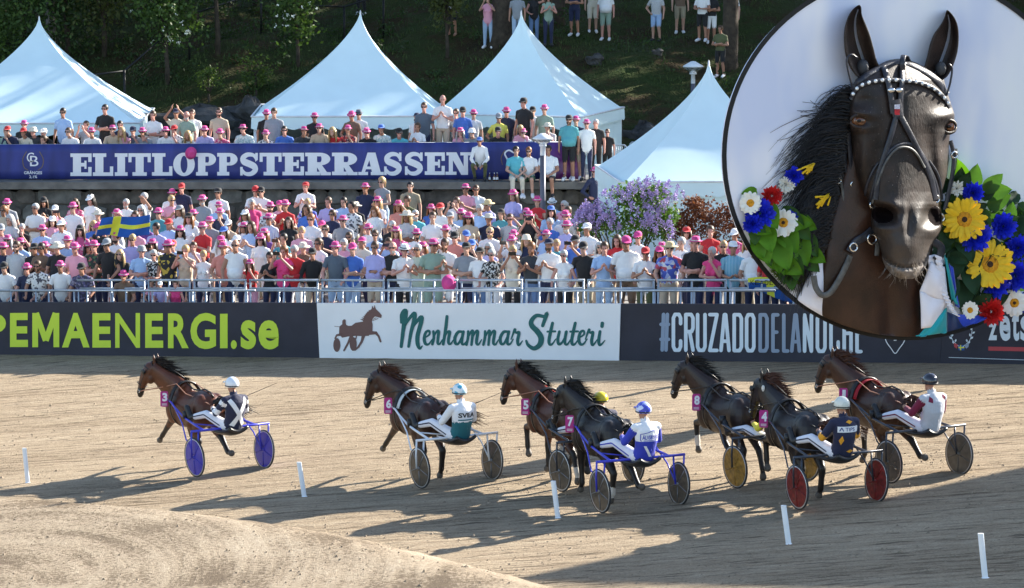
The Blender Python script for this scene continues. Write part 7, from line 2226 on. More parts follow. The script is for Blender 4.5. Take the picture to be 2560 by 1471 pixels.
def leaf(par, me, px, py, w, ang, sc=1.0, tilt=0.0):
    # keep the whole leaf on the board
    q = clampc(px, py, 425)
    L = 70 * sc; a = math.radians(ang); tx, ty = q[0] - math.sin(a) * L, q[1] - math.cos(a) * L
    if math.hypot(tx - CX, ty - CY) > 445: sc *= .55
    if math.hypot(q[0] - math.sin(a) * L * .6 - CX, q[1] - math.cos(a) * L * .6 - CY) > 447: return
    o = link("leaf", me, par); o.matrix_local = Matrix.Translation(Vector(bpt(q[0], q[1], w) - B0)) @ VM @ Euler((tilt, 0, math.radians(ang)), 'XYZ').to_matrix().to_4x4() @ Matrix.Scale(sc, 4)
# far side (bigger wreath)
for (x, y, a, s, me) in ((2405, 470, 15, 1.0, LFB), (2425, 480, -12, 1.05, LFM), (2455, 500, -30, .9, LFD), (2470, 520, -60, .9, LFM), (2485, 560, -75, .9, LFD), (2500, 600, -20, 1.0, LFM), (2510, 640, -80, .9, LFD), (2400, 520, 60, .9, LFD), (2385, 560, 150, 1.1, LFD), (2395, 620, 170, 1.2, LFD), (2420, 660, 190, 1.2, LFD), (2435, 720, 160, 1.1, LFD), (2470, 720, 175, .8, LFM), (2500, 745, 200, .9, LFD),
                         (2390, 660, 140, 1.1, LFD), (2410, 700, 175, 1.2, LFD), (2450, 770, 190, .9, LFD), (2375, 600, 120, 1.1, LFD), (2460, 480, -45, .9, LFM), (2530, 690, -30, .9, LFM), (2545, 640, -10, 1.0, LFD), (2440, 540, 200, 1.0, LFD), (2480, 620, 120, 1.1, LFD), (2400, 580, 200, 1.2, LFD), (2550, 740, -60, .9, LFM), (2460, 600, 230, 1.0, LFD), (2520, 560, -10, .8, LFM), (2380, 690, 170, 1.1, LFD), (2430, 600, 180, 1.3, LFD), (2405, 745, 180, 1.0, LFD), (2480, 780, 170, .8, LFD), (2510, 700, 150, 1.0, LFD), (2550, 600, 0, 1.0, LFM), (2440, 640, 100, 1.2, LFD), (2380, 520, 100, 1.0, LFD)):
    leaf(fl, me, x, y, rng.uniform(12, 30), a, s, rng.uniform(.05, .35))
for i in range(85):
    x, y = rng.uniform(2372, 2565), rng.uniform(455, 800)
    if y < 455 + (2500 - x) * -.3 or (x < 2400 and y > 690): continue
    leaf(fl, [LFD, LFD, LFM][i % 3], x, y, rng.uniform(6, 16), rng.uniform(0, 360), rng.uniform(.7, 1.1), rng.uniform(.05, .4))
gerbera(fl, 2411, 549, 62, 56, PETY, .36, M_GERC, 21, (.12, .15), name="yellow_gerbera"); gerbera(fl, 2475, 661, 66, 62, PETY, .36, M_GERC, 23, (-.05, .1), name="yellow_gerbera")
for (x, y, r) in ((2432, 483, 30), (2438, 592, 44), (2508, 566, 36), (2538, 690, 42), (2490, 716, 34), (2545, 620, 34), (2560, 760, 30)): mum(fl, x, y, 58, r, M_PETB)
mum(fl, 2392, 472, 26, 22, M_PETW, 40, "white_flower"); gerbera(fl, 2536, 758, 62, 34, PETW, .26, M_GERC, 15, name="white_daisy"); gerbera(fl, 2425, 776, 60, 22, PETW, .26, M_GERI, 14, name="white_daisy")
mum(fl, 2478, 780, 60, 36, M_PETR, 80, "red_flower")
# near side (under the mane)
for (x, y, a, s, me) in ((1893, 478, 100, .9, LFB), (1850, 530, 60, .8, LFB), (1850, 590, 160, 1.1, LFB), (1875, 600, 190, 1.3, LFB), (1905, 590, 170, 1.2, LFB), (1935, 585, 200, 1.2, LFB), (1960, 590, 175, 1.1, LFM), (1985, 580, 200, 1.1, LFB), (1890, 640, 200, 1.1, LFM), (1920, 650, 185, 1.1, LFM), (1950, 640, 170, 1.0, LFB), (1980, 640, 190, .9, LFM), (1905, 510, 80, .8, LFD), (1840, 560, 140, .9, LFM), (1935, 560, 90, 1.0, LFD), (1865, 560, 120, 1.0, LFM), (1930, 690, 200, .7, LFM), (1955, 690, 180, .7, LFM)):
    leaf(fl2, me, x, y, rng.uniform(8, 20), a, s, rng.uniform(.05, .3))
for i in range(46):
    x, y = rng.uniform(1845, 2010), rng.uniform(500, 690)
    leaf(fl2, [LFB, LFM, LFB][i % 3], x, y, rng.uniform(4, 9), rng.uniform(90, 270), rng.uniform(.7, 1.1), rng.uniform(.05, .4))
gerbera(fl2, 1876, 508, 30, 27, PETW, .26, M_GERI, 14, name="white_daisy"); gerbera(fl2, 1958, 557, 38, 34, PETW, .26, M_GERC, 14, name="white_daisy")
for (x, y, r) in ((1900, 535, 38), (1882, 560, 26), (1985, 440, 24), (1975, 545, 20)): mum(fl2, x, y, 30, r, M_PETB)
mum(fl2, 1930, 490, 32, 26, M_PETR, 70, "red_flower"); mum(fl2, 1965, 462, 20, 22, M_PETW, 50, "white_flower")
for (x, y) in ((2012, 430), (2050, 508)):
    mb = MB()
    for i in range(14):
        a = .65 + rng.normal(0, .12); L = rng.uniform(20, 34); mb.tube([bpt(x + rng.normal(0, 8), y + rng.normal(0, 6), 52) - B0, bpt(x + math.cos(a) * L, y - math.sin(a) * L, 50) - B0], [(.022, .012), (.008, .006)], 5)
    mb.build("yellow_petals", M_GERY, fl2)
mb = MB()
for i in range(240):
    x, y = rng.uniform(1925, 2005), 660 + rng.random() * 50; x, y = clampc(x, y, 440); a = rng.uniform(0, 6.28)
    mb.tube([bpt(x, y, 14) - B0, bpt(x + 9 * math.cos(a), y + 9 * math.sin(a), 18) - B0], [.012, .006], 3, cap=False)
mb.build("feathery_green", leaf_mat("leaf_feather", (0.10, 0.17, 0.02)), fl2)
# ================================================================= spectators
CLO = {}
def cl(name, c, **k):
    CLO[name] = clm("wear_" + name.replace(" ", "_"), c, **k)
for nm, c in dict([("white", (0.80, 0.80, 0.80)), ("cream", (0.70, 0.64, 0.52)), ("beige", (0.52, 0.42, 0.31)), ("black", (0.016, 0.016, 0.018)), ("navy", (0.018, 0.024, 0.065)), ("charcoal", (0.045, 0.05, 0.058)), ("grey", (0.27, 0.29, 0.32)),
                   ("light blue", (0.36, 0.52, 0.78)), ("blue", (0.06, 0.16, 0.52)), ("lilac", (0.42, 0.40, 0.70)), ("pink", (0.78, 0.36, 0.46)), ("hot pink", (0.75, 0.06, 0.22)), ("salmon", (0.68, 0.26, 0.21)), ("red", (0.55, 0.025, 0.03)), ("coral", (0.74, 0.15, 0.11)),
                   ("teal", (0.10, 0.36, 0.40)), ("sage green", (0.26, 0.36, 0.29)), ("olive", (0.10, 0.11, 0.045)), ("green", (0.09, 0.22, 0.12)), ("yellow", (0.75, 0.68, 0.12)), ("brown", (0.17, 0.11, 0.075)), ("maroon", (0.16, 0.02, 0.05)), ("purple", (0.16, 0.06, 0.26)), ("turquoise", (0.12, 0.48, 0.55)), ("slate", (0.10, 0.13, 0.17)), ("khaki", (0.34, 0.29, 0.2)), ("denim", (0.12, 0.20, 0.36)), ("pale denim", (0.34, 0.46, 0.62)), ("lime", (0.42, 0.75, 0.12))]).items(): cl(nm, c)
def pt(name, kind, cols, sc):
    CLO[name] = pattern_mat("print_" + name.replace(" ", "_"), kind, cols, sc)
pt("striped", 'hstripe', [(0.75, 0.75, 0.74), (0.75, 0.75, 0.74), (0.12, 0.14, 0.2)], 14); pt("blue striped", 'vstripe', [(0.74, 0.74, 0.78), (0.74, 0.74, 0.78), (0.36, 0.36, 0.62)], 10); pt("floral dark", 'blotch', [(0.03, 0.04, 0.035), (0.08, 0.16, 0.07), (0.03, 0.04, 0.035), (0.42, 0.12, 0.10)], 18)
pt("floral blue", 'blotch', [(0.08, 0.12, 0.50), (0.42, 0.48, 0.8), (0.5, 0.08, 0.12), (0.08, 0.12, 0.5), (0.7, 0.7, 0.75)], 14); pt("patterned white", 'blotch', [(0.75, 0.75, 0.73), (0.75, 0.75, 0.73), (0.08, 0.08, 0.1), (0.7, 0.7, 0.7)], 26); pt("black and white", 'blotch', [(0.02, 0.02, 0.02), (0.6, 0.6, 0.58), (0.02, 0.02, 0.02)], 30)
pt("plaid red", 'blotch', [(0.45, 0.06, 0.06), (0.05, 0.03, 0.05), (0.5, 0.3, 0.25)], 24); pt("plaid blue", 'vstripe', [(0.10, 0.36, 0.52), (0.10, 0.36, 0.52), (0.45, 0.62, 0.7)], 11); pt("floral pink", 'blotch', [(0.55, 0.08, 0.2), (0.7, 0.4, 0.45), (0.55, 0.08, 0.2)], 22); pt("pale print", 'blotch', [(0.55, 0.66, 0.66), (0.7, 0.72, 0.7), (0.35, 0.48, 0.5)], 24)
pt("dark print", 'blotch', [(0.05, 0.05, 0.09), (0.10, 0.09, 0.20), (0.05, 0.05, 0.08), (0.25, 0.22, 0.3)], 22); pt("black and gold", 'blotch', [(0.016, 0.016, 0.018), (0.016, 0.016, 0.018), (0.016, 0.016, 0.018), (0.5, 0.36, 0.05)], 16); pt("green striped", 'vstripe', [(0.55, 0.62, 0.54), (0.22, 0.34, 0.27), (0.55, 0.62, 0.54)], 13)
HATC = {'pink trilby': ('trilby', mat("felt_pink", (0.60, 0.06, 0.25), 0.8, var=0.08)), 'white trilby': ('trilby', CLO["white"]), 'straw hat': ('sun_hat', mat("straw", (0.62, 0.48, 0.26), 0.8, var=0.15, scale=30)), 'cream hat': ('sun_hat', CLO["cream"]), 'red cap': ('cap', CLO["red"]), 'black cap': ('cap', CLO["black"]), 'white cap': ('cap', CLO["white"]), 'navy cap': ('cap', CLO["navy"]), 'blue cap': ('cap', CLO["blue"]), 'pink cap': ('cap', mat("felt_pink", (0, 0, 0))), 'grey cap': ('cap', CLO["grey"]), 'bucket hat': ('bucket_hat', CLO["cream"]), 'grey bucket hat': ('bucket_hat', CLO["grey"]), 'lime hat': ('trilby', CLO["lime"]), 'grey trilby': ('trilby', CLO["slate"]), 'white bucket hat': ('bucket_hat', CLO["white"]), 'khaki cap': ('cap', CLO["khaki"])}
BAND = pattern_mat("hat_band_print", 'vstripe', [(0.7, 0.7, 0.75), (0.10, 0.12, 0.5), (0.75, 0.7, 0.3)], 20)
HAIRC = {'dark': mat("hair_dark", (0.022, 0.015, 0.011), 0.5, var=0.3, scale=25), 'brown': mat("hair_brown", (0.075, 0.042, 0.022), 0.5, var=0.3, scale=25), 'blonde': mat("hair_blonde", (0.46, 0.31, 0.14), 0.5, var=0.2, scale=25), 'grey': mat("hair_grey", (0.46, 0.45, 0.43), 0.5, var=0.15, scale=25), 'ginger': mat("hair_ginger", (0.22, 0.09, 0.03), 0.5, var=0.2, scale=25)}
M_SHADES = mat("sunglass_black", (0.008, 0.008, 0.01), 0.12, var=0, coat=0.5); M_SHADEO = mat("sunglass_orange", (0.55, 0.14, 0.02), 0.15, var=0); M_SHOEW = mat("trainers_white", (0.78, 0.78, 0.80), 0.6, var=0.04); M_EYES = mat("eye_dark", (0.03, 0.02, 0.02), 0.3, var=0)
POSEW = {'relaxed': 'standing', 'crossed': 'arms crossed', 'clapping': 'clapping', 'phone': 'filming by phone', 'rail': 'hands on rail', 'leaning': 'leaning forward', 'chin': 'hand at chin', 'shading': 'shading eyes', 'cheering': 'clapping overhead', 'hips': 'hand on hip', 'program': 'holding programme', 'seated': 'sitting', 'crouched': 'crouching'}
USEDL = set()
NPERS = [0]
def omat(o, m):
    o.material_slots[0].link = 'OBJECT'; o.material_slots[0].material = m
    return o
def short(l):
    for a, b in ((" by phone", ""), ("on the terrace ", "terrace "), (" and white", ""), (" board's", ""), ("gap before the script", "script gap"), ("gap before the hash sign", "hash gap"), ("charcoal blank end", "blank end"), ("blank before the white E", "banner blank start"), ("blank after the white N", "banner blank end"), ("by the stone wall below", "by wall below"), (" long hair", " hair"), (" the ", " "), (" with ", ", "), (" and ", ", "), ("standing against ", "")):
        if len(l.split()) <= 16: break
        l = l.replace(a, b)
    return l
def person(loc, scale, yaw, pose, shirt, hat, where, group, hair='brown', long=0, fem=0, fat=0, legs='trousers', legc='navy', shades=None, skin=None, sleeve=None, beard=0, shoes=None, label=None, kid=False, extra=''):
    b = get_body(pose, fem, fat)
    if not b.me.materials: b.me.materials.append(M_SKIN[0])
    b.hipz = POSES[pose].get('hip', HIPZ)
    if sleeve is None: sleeve = 'tank' if (fem and rng.random() < .3) else 'tee'
    garmw = {'tank': 'top', 'tee': 'shirt', 'long': 'jacket', 'dress': 'dress'}[sleeve]
    if label is None:
        hatw = (" and " + hat) if hat else ((" with bald head" if hair == 'bald' else " with " + hair + (" long hair" if long else " hair")))
        label = f"person in {shirt} {garmw}{hatw} {POSEW[pose]}, {where}"
        label = short(label)
        n = 0
        while label in USEDL and n < 40:
            n += 1
            alt = random.choice(["white", "light blue", "navy", "grey", "beige", "salmon", "striped", "teal", "pink", "black", "blue", "red", "lilac", "cream", "floral blue"])
            shirt = alt; label = short(f"person in {shirt} {garmw}{hatw} {POSEW[pose]}, {where}")
    label = short(label); USEDL.add(label)
    sc = scale if hasattr(scale, '__len__') else (scale * rng.uniform(.96, 1.06),) * 2 + (scale,)
    t = thing("person", label, "person", loc, (0, 0, yaw), group=group, scale=sc)
    NPERS[0] += 1
    sk = M_SKIN[skin] if skin is not None else M_SKIN[int(rng.choice([0, 1, 2, 2, 0, 1, 3], p=[.24, .24, .2, .1, .1, .09, .03]))]
    omat(link("body", b.me, t), sk)
    key = (pose, fem, fat)
    lg = garment(b, key, legs) if sleeve != 'dress' else None
    if lg: omat(link(legs, lg, t), CLO[legc])
    g = garment(b, key, sleeve)
    omat(link({'tank': 'top', 'tee': 'shirt', 'long': 'jacket', 'dress': 'dress'}[sleeve], g, t), CLO[shirt])
    if shoes: omat(link("shoes", garment(b, key, 'shoes'), t), M_SHOEW if shoes == 'white' else CLO["black"])
    R = Matrix(((b.R[0][0], b.R[0][1], b.R[0][2]), (b.R[1][0], b.R[1][1], b.R[1][2]), (b.R[2][0], b.R[2][1], b.R[2][2]))).to_4x4()
    HM = Matrix.Translation(Vector(b.hc)) @ R @ Euler((rng.normal(0, .08), 0, rng.normal(0, .10))).to_matrix().to_4x4()
    def hp(name, key_, m):
        o = omat(link(name, HEADM[key_], t), m); o.matrix_local = HM; return o
    if hair != 'bald':
        hp("hair", 'hair_long' if long == 1 else ('hair_tied' if long == 2 else 'hair_short'), HAIRC[hair])
    if hat:
        k_, m_ = HATC[hat]; h = hp("hat" if k_ != 'cap' else "cap", k_, m_); h.scale = h.scale * (.88 if k_ == 'trilby' else .95)
        if hat in ('pink trilby', 'white trilby', 'lime hat', 'grey trilby'): omat(link("hat_band", HEADM['hat_band'], h), BAND if hat == 'pink trilby' else CLO["black"])
    if shades: hp("sunglasses", 'sunglasses', M_SHADES if shades == 1 else M_SHADEO)
    else: hp("eyes", 'eyes', M_EYES)
    if beard: hp("beard", 'beard', HAIRC[hair if hair != 'bald' else 'grey'])
    return t

LANDM = [(3, "lime P"), (48, "first lime E"), (115, "lime M"), (190, "lime A"), (254, "second lime E"), (318, "lime N"), (386, "third lime E"), (446, "lime R"), (508, "lime G"), (560, "lime I"), (622, "lime s"), (672, "last lime e"), (735, "charcoal board's blank end"), (792, "white board's edge"), (842, "emblem's sulky"), (890, "brown emblem horse"), (960, "gap before the script"), (1026, "script M"), (1068, "first script e"),
         (1092, "first script n"), (1118, "script h"), (1150, "first script a"), (1190, "first script m"), (1232, "second script m"), (1264, "last script a"), (1292, "first script r"), (1345, "script S"), (1382, "first script t"), (1410, "script u"), (1438, "second script t"), (1456, "second script e"), (1480, "last script r"), (1508, "script i"), (1551, "white board's end"), (1600, "gap before the hash sign"), (1662, "hash sign"), (1692, "first pale C"),
         (1723, "pale R"), (1753, "pale U"), (1784, "pale Z"), (1812, "first pale A"), (1845, "first pale D"), (1876, "first pale O"), (1909, "muted D"), (1938, "muted E"), (1970, "muted L"), (2010, "pale N")]
BANM = [(80, "round beer emblem"), (140, "blank before the white E"), (202, "first white E"), (257, "first white L"), (303, "white I"), (349, "first white T"), (405, "second white L"), (460, "white O"), (515, "first white P"), (569, "second white P"), (622, "first white S"), (676, "second white T"), (733, "second white E"), (795, "first white R"), (862, "second white R"), (927, "white A"), (982, "second white S"), (1034, "third white S"), (1087, "third white E"), (1146, "white N"), (1210, "blank after the white N"), (1280, "second emblem"), (1350, "purple print")]
def near(x, L): return min(L, key=lambda q: abs(q[0] - x))[1]
ORD = ["front row", "second row", "third row", "fourth row", "fifth row", "sixth row", "back row"]
GC = "spectators standing behind the hoardings"
def crowd(r, sx, shirt, hat, pose, **k):
    f = row_feet(r, sx)
    f = f + np.array([0, k.pop('dy', rng.uniform(-.25, .35)), 0])
    s = k.pop('s', rng.uniform(.955, 1.06)); yaw = k.pop('yaw', rng.normal(-.22, .22))
    return person(f, s, yaw, pose, shirt, hat, ORD[r] + " above the " + near(sx, LANDM), GC, **k)
# front row, left to right as in the photo
FR = [(13, "navy", 'pink trilby', 'relaxed', dict(shades=1)), (45, "striped", None, 'relaxed', dict(hair='brown', shades=1, beard=1, s=1.08)), (88, "black", 'black cap', 'relaxed', dict(shades=1)), (106, "brown", None, 'clapping', dict(shades=1, hair='dark', s=1.05)), (150, "black", 'cream hat', 'rail', dict(fat=1, s=1.07)), (196, "pink", 'pink trilby', 'rail', dict(hair='grey', s=1.07)),
      (236, "floral dark", 'pink trilby', 'crossed', dict(s=1.07)), (276, "black", 'grey cap', 'rail', dict(shades=1, s=1.12)), (303, "black", None, 'rail', dict(hair='blonde', long=1, fem=1, shades=1, s=.97)), (357, "light blue", 'grey bucket hat', 'crossed', dict(shades=1, s=1.02)), (386, "black and white", None, 'program', dict(fem=1, hair='grey', shades=1, s=.96)), (424, "black and gold", 'pink trilby', 'relaxed', dict(shades=1, s=1.09, skin=1)),
      (466, "beige", None, 'phone', dict(fem=1, hair='blonde', long=2, s=1.02, sleeve='tank')), (510, "white", None, 'relaxed', dict(fem=1, hair='blonde', long=2, s=.95)), (560, "salmon", 'pink trilby', 'shading', dict(s=1.06, skin=1)), (594, "white", None, 'rail', dict(hair='bald', shades=1, sleeve='tank', fat=1, s=1.12)), (630, "red", 'pink trilby', 'chin', dict(fem=1, long=1, hair='brown', s=.86, legs='shorts', legc="pink")), (676, "black", None, 'clapping', dict(fem=1, hair='dark', long=2, s=.94, skin=1)),
      (712, "hot pink", None, 'phone', dict(fem=1, hair='ginger', long=2, s=1.02)), (737, "red", None, 'program', dict(hair='grey', sleeve='long', legc="white", s=1.02, beard=0)), (783, "black", 'black cap', 'rail', dict(sleeve='long', legc="beige", s=.99)), (842, "slate", 'pink trilby', 'rail', dict(legs='shorts', legc="pale denim", s=1.08)), (882, "blue", 'pink cap', 'crossed', dict(hair='grey', legc="pale denim", s=1.04)), (938, "lilac", None, 'crossed', dict(hair='brown', shades=1, legs='shorts', legc="beige", fat=1, s=1.07)),
      (982, "black", None, 'crossed', dict(hair='bald', shades=1, beard=1, legs='shorts', legc="navy", s=1.06)), (1012, "white", 'white trilby', 'clapping', dict(shades=1, legc="black", s=1.04)), (1044, "green striped", None, 'clapping', dict(fem=1, hair='grey', shades=1, sleeve='dress', s=1.03)), (1084, "sage green", 'pink trilby', 'crossed', dict(shades=1, legs='shorts', legc="sage green", s=1.10)), (1112, "white", None, 'clapping', dict(hair='brown', beard=1, legs='shorts', legc="white", s=1.10)), (1166, "grey", 'black cap', 'crossed', dict(legs='shorts', legc="navy", s=1.05)), (1200, "white", 'black cap', 'program', dict(legc="denim", s=.99)),
      (1232, "black and white", None, 'rail', dict(fem=1, hair='grey', shades=1, legc="white", s=.98)), (1282, "cream", None, 'phone', dict(fem=1, hair='blonde', long=2, legc="black", s=1.02)), (1328, "charcoal", None, 'clapping', dict(hair='ginger', beard=1, legs='shorts', legc="denim", s=1.06)), (1372, "white", 'navy cap', 'clapping', dict(beard=1, legs='shorts', legc="navy", s=1.10)), (1412, "white", None, 'rail', dict(fem=1, hair='grey', shades=1, legc="black", s=.98)), (1462, "black", 'black cap', 'rail', dict(hair='grey', legc="khaki", s=1.07)), (1510, "light blue", None, 'clapping', dict(hair='brown', legc="pale denim", s=1.07)),
      (1566, "white", 'pink cap', 'rail', dict(fat=1, legs='shorts', legc="brown", shades=1, s=1.14)), (1612, "white", 'red cap', 'clapping', dict(shades=1, legc="olive", s=1.0)), (1648, "black", 'pink cap', 'relaxed', dict(fem=1, long=1, hair='ginger', shades=1, s=1.0)), (1672, "floral blue", 'straw hat', 'rail', dict(shades=1, legs='shorts', legc="beige", s=1.08)), (1738, "black", 'pink trilby', 'crossed', dict(legc="navy", s=1.12)), (1785, "hot pink", None, 'chin', dict(fem=1, hair='grey', s=1.02)), (1832, "plaid blue", 'white cap', 'program', dict(legc="black", s=1.06)), (1884, "white", None, 'rail', dict(hair='grey', fat=1, s=1.05)), (1925, "red", None, 'relaxed', dict(hair='dark')), (1968, "grey", 'pink trilby', 'relaxed', dict())]
for sx, sh, hat, pose, k in FR:
    k = dict(k); k.setdefault('yaw', rng.normal(-.15, .15)); k.setdefault('dy', rng.uniform(-.1, .15))
    crowd(0, sx, sh, hat, pose, **k)
SHIRTS = (["white"] * 30 + ["light blue"] * 7 + ["navy"] * 7 + ["black"] * 9 + ["pink"] * 8 + ["salmon"] * 6 + ["coral"] * 3 + ["red"] * 5 + ["blue"] * 6 + ["lilac"] * 5 + ["beige"] * 4 + ["grey"] * 4 + ["striped"] * 4 + ["floral blue"] * 3 + ["patterned white"] * 4 + ["teal"] * 2 + ["green"] * 2 + ["olive"] * 2 + ["purple"] * 2 + ["hot pink"] * 4 + ["brown"] * 2 + ["turquoise"] * 2 + ["blue striped"] * 3 + ["cream"] * 3 + ["floral pink"] * 2)
HATS = [None] * 44 + ['pink trilby'] * 34 + ['white cap'] * 5 + ['black cap'] * 5 + ['red cap'] * 3 + ['straw hat'] * 3 + ['cream hat'] * 3 + ['pink cap'] * 5 + ['blue cap'] * 3 + ['bucket hat'] * 2 + ['grey cap'] * 2 + ['white trilby'] * 2
RPOSE = ['relaxed'] * 8 + ['crossed'] * 6 + ['clapping'] * 7 + ['phone'] * 3 + ['shading'] * 1 + ['hips'] * 2 + ['chin'] * 2 + ['program'] * 2
def rand_attrs():
    fem = int(rng.random() < .36)
    hair = random.choice(['dark', 'brown', 'blonde', 'grey', 'brown', 'ginger'] if fem else ['dark', 'brown', 'brown', 'grey', 'grey', 'blonde', 'bald'])
    hat = random.choice(HATS)
    if hair == 'bald' and hat is None and rng.random() < .5: hair = 'grey'
    return random.choice(SHIRTS), hat, random.choice(RPOSE), dict(fem=fem, hair=hair if hair != 'bald' or hat else 'grey', long=(random.choice([1, 1, 2]) if fem else 0), shades=(1 if rng.random() < .5 else None), fat=int((not fem) and rng.random() < .18), legc=random.choice(["navy", "black", "beige", "denim", "khaki", "white"]), beard=int((not fem) and rng.random() < .2))
spans = {1: (-10, 1990, 38), 2: (-5, 1985, 33), 3: (-8, 1445, 29), 4: (0, 1445, 27), 5: (5, 1440, 22)}
for r, (x0, x1, n) in spans.items():
    for i in range(n):
        sx = x0 + (x1 - x0) * (i + .5) / n + rng.normal(0, 9)
        if r in (2,) and 1490 < sx < 1700: continue
        a, h, p, k = rand_attrs()
        if r >= 2: k['s'] = rng.uniform(.93, 1.08)
        k['dy'] = rng.uniform(-.5, .9)
        crowd(r, sx, a, h, p, **k)
# raised people by the wall, and singled out figures
for sx, hy, sh, hat, pose, k in [(456, 459, "navy", 'red cap', 'relaxed', {}), (433, 474, "white", 'pink trilby', 'crossed', {}), (547, 471, "white", 'black cap', 'relaxed', dict(shades=1)), (640, 466, "white", 'red cap', 'clapping', dict(shades=1)), (655, 468, "white", 'black cap', 'clapping', dict(shades=1)), (765, 456, "white", 'red cap', 'clapping', {}), (914, 459, "navy", 'pink trilby', 'relaxed', dict(shades=2)), (955, 443, "grey", None, 'program', dict(fem=1, hair='blonde', long=2, shades=1, legs='shorts', legc="pale denim")), (1026, 455, "khaki", None, 'relaxed', dict(hair='dark')), (1164, 461, "pink", 'pink trilby', 'clapping', dict(shades=1)), (1190, 463, "white", None, 'crossed', dict(hair='brown', shades=1)), (860, 493, "light blue", None, 'relaxed', dict(hair='dark')), (1465, 502, "pale print", None, 'relaxed', dict(hair='bald', fat=1)), (1380, 497, "light blue", 'white trilby', 'relaxed', {})]:
    k = dict(k); kk = 94.5
    s = rng.uniform(1.0, 1.05); f = P(sx, hy + 1.79 * s * kk, kk)
    person(f, s, rng.normal(-.15, .15), pose, sh, hat, "by the stone wall below the " + near(sx, BANM), "spectators standing against the stone wall", **k)
    mb = MB(); mb.box((0, 0, -.18), (.5, .4, .36)); o = mb.build("wooden_step", M_CONC, None, smooth=False); o.location = f; tag(o, "low step under the person in " + sh + " by the wall below " + near(sx, BANM), "step", "low steps along the foot of the stone wall")
# five leaning on the lower rail at the corner, children and a photographer between the rails
def rail_person(sx, hy, k, sh, hat, pose, where, s=1.0, **kw):
    b = get_body(pose, kw.get('fem', 0), kw.get('fat', 0)); f = P(sx, hy + (b.hc[2] + .12) * s * k, k); p = hoard(sx, 727, -.82); 
    d = ray(sx, 735); q = np.array([f[0], p[1] + .35, f[2]])
    q[0] = (sx - 1280) / F * q[1] / CP * 1.0
    t = person(q, s, rng.normal(-.1, .1), pose, sh, hat, where, "spectators between the two crowd rails", **kw)
    # drop so that the head sits where the photo has it
    need = P(sx, hy, F / (np.dot(q - CAM, np.array([0, CP, -SP]))))
    t.location.z = need[2] - (b.hc[2] + .12) * s
    t.location.x = need[0]
for sx, hy, sh, hat, kw in [(17, 655, "white", 'black cap', dict(s=1.02)), (72, 658, "navy", 'pink trilby', dict(shades=1, s=1.0)), (99, 650, "patterned white", None, dict(hair='brown', beard=1, shades=1, s=1.02)), (154, 652, "white", 'pink trilby', dict(hair='grey', s=1.02)), (209, 657, "dark print", 'black cap', dict(s=1.0))]:
    rail_person(sx, hy, 118, sh, hat, 'rail', "at lower rail above the " + near(sx, LANDM), legc="navy", **kw)
rail_person(313, 675, 118, "brown", 'pink trilby', 'crouched', "photographing above the lime N", s=1.0)
rail_person(383, 700, 118, "pink", None, 'crouched', "small child beside the photographer", s=.62, fem=1, hair='brown'); rail_person(403, 703, 118, "lilac", 'white cap', 'crouched', "small child above third lime E", s=.62); rail_person(440, 700, 118, "hot pink", None, 'crouched', "child above the lime R", s=.72, fem=1, hair='brown', long=2)
# on the terrace
GT = "spectators on the terrace behind the blue banner"
TF = WZ
def terr(sx, hy, sh, hat, pose, y=None, **k):
    b = get_body(pose, k.get('fem', 0), k.get('fat', 0))
    y = (BY + .60) if y is None else y
    kk = F / (y / CP)
    for _ in range(3):
        p = P(sx, hy, kk); kk = kk * (p[1] / y)
    p = P(sx, hy, kk)
    top = b.hc[2] + (.125 if not hat else .155)
    s = k.pop('s', 1.0)
    z = p[2] - top * s
    return person((p[0], y, z), s, k.pop('yaw', rng.normal(-.15, .2)), pose, sh, hat, "on the terrace above the " + near(sx, BANM), GT, **k)
LEAN = [(20, 318, "sage green", None), (33, 312, "navy", 'red cap'), (69, 316, "navy", 'red cap'), (92, 314, "charcoal", 'bucket hat'), (117, 319, "black", 'white cap'), (182, 318, "white", None), (232, 316, "white", 'pink trilby'), (285, 310, "beige", 'pink trilby'), (333, 314, "slate", 'navy cap'), (361, 316, "grey", 'pink trilby'), (381, 328, "black", 'black cap'), (418, 314, "white", 'pink trilby'), (442, 311, "patterned white", 'red cap'), (513, 312, "lilac", 'pink trilby'), (555, 319, "floral pink", 'pink trilby'), (615, 308, "pale print", 'pink trilby'), (664, 323, "patterned white", 'pink trilby'),
        (712, 314, "blue", None), (754, 313, "charcoal", 'pink trilby'), (800, 306, "beige", 'pink trilby'), (872, 311, "plaid red", 'pink trilby'), (922, 317, "black", 'pink trilby'), (957, 308, "pale print", 'blue cap'), (998, 317, "turquoise", 'black cap'), (1152, 317, "pink", 'pink trilby'), (1184, 317, "grey", 'white bucket hat'), (1244, 314, "black", 'black cap'), (1318, 318, "white", 'pink trilby'), (1370, 305, "striped", 'cream hat')]
for i, (sx, hy, sh, hat) in enumerate(LEAN):
    terr(sx, hy, sh, hat, 'leaning' if i % 4 else 'chin', hair=random.choice(['grey', 'brown', 'dark']), shades=(1 if i % 2 else None), fem=1 if sx in (1152,) else 0, long=1 if sx == 1152 else 0, fat=int(i % 5 == 0))
for sx, hy, sh, hair, lg in [(126, 338, "maroon", 'brown', 2), (479, 326, "white", 'blonde', 1), (838, 317, "red", 'blonde', 1), (1044, 308, "white", 'brown', 2), (1306, 312, "pink", 'blonde', 2), (318, 317, "pink", 'blonde', 1)]:
    terr(sx, hy, sh, None, 'leaning' if sx != 1044 else 'clapping', hair=hair, long=lg, fem=1, s=.98)
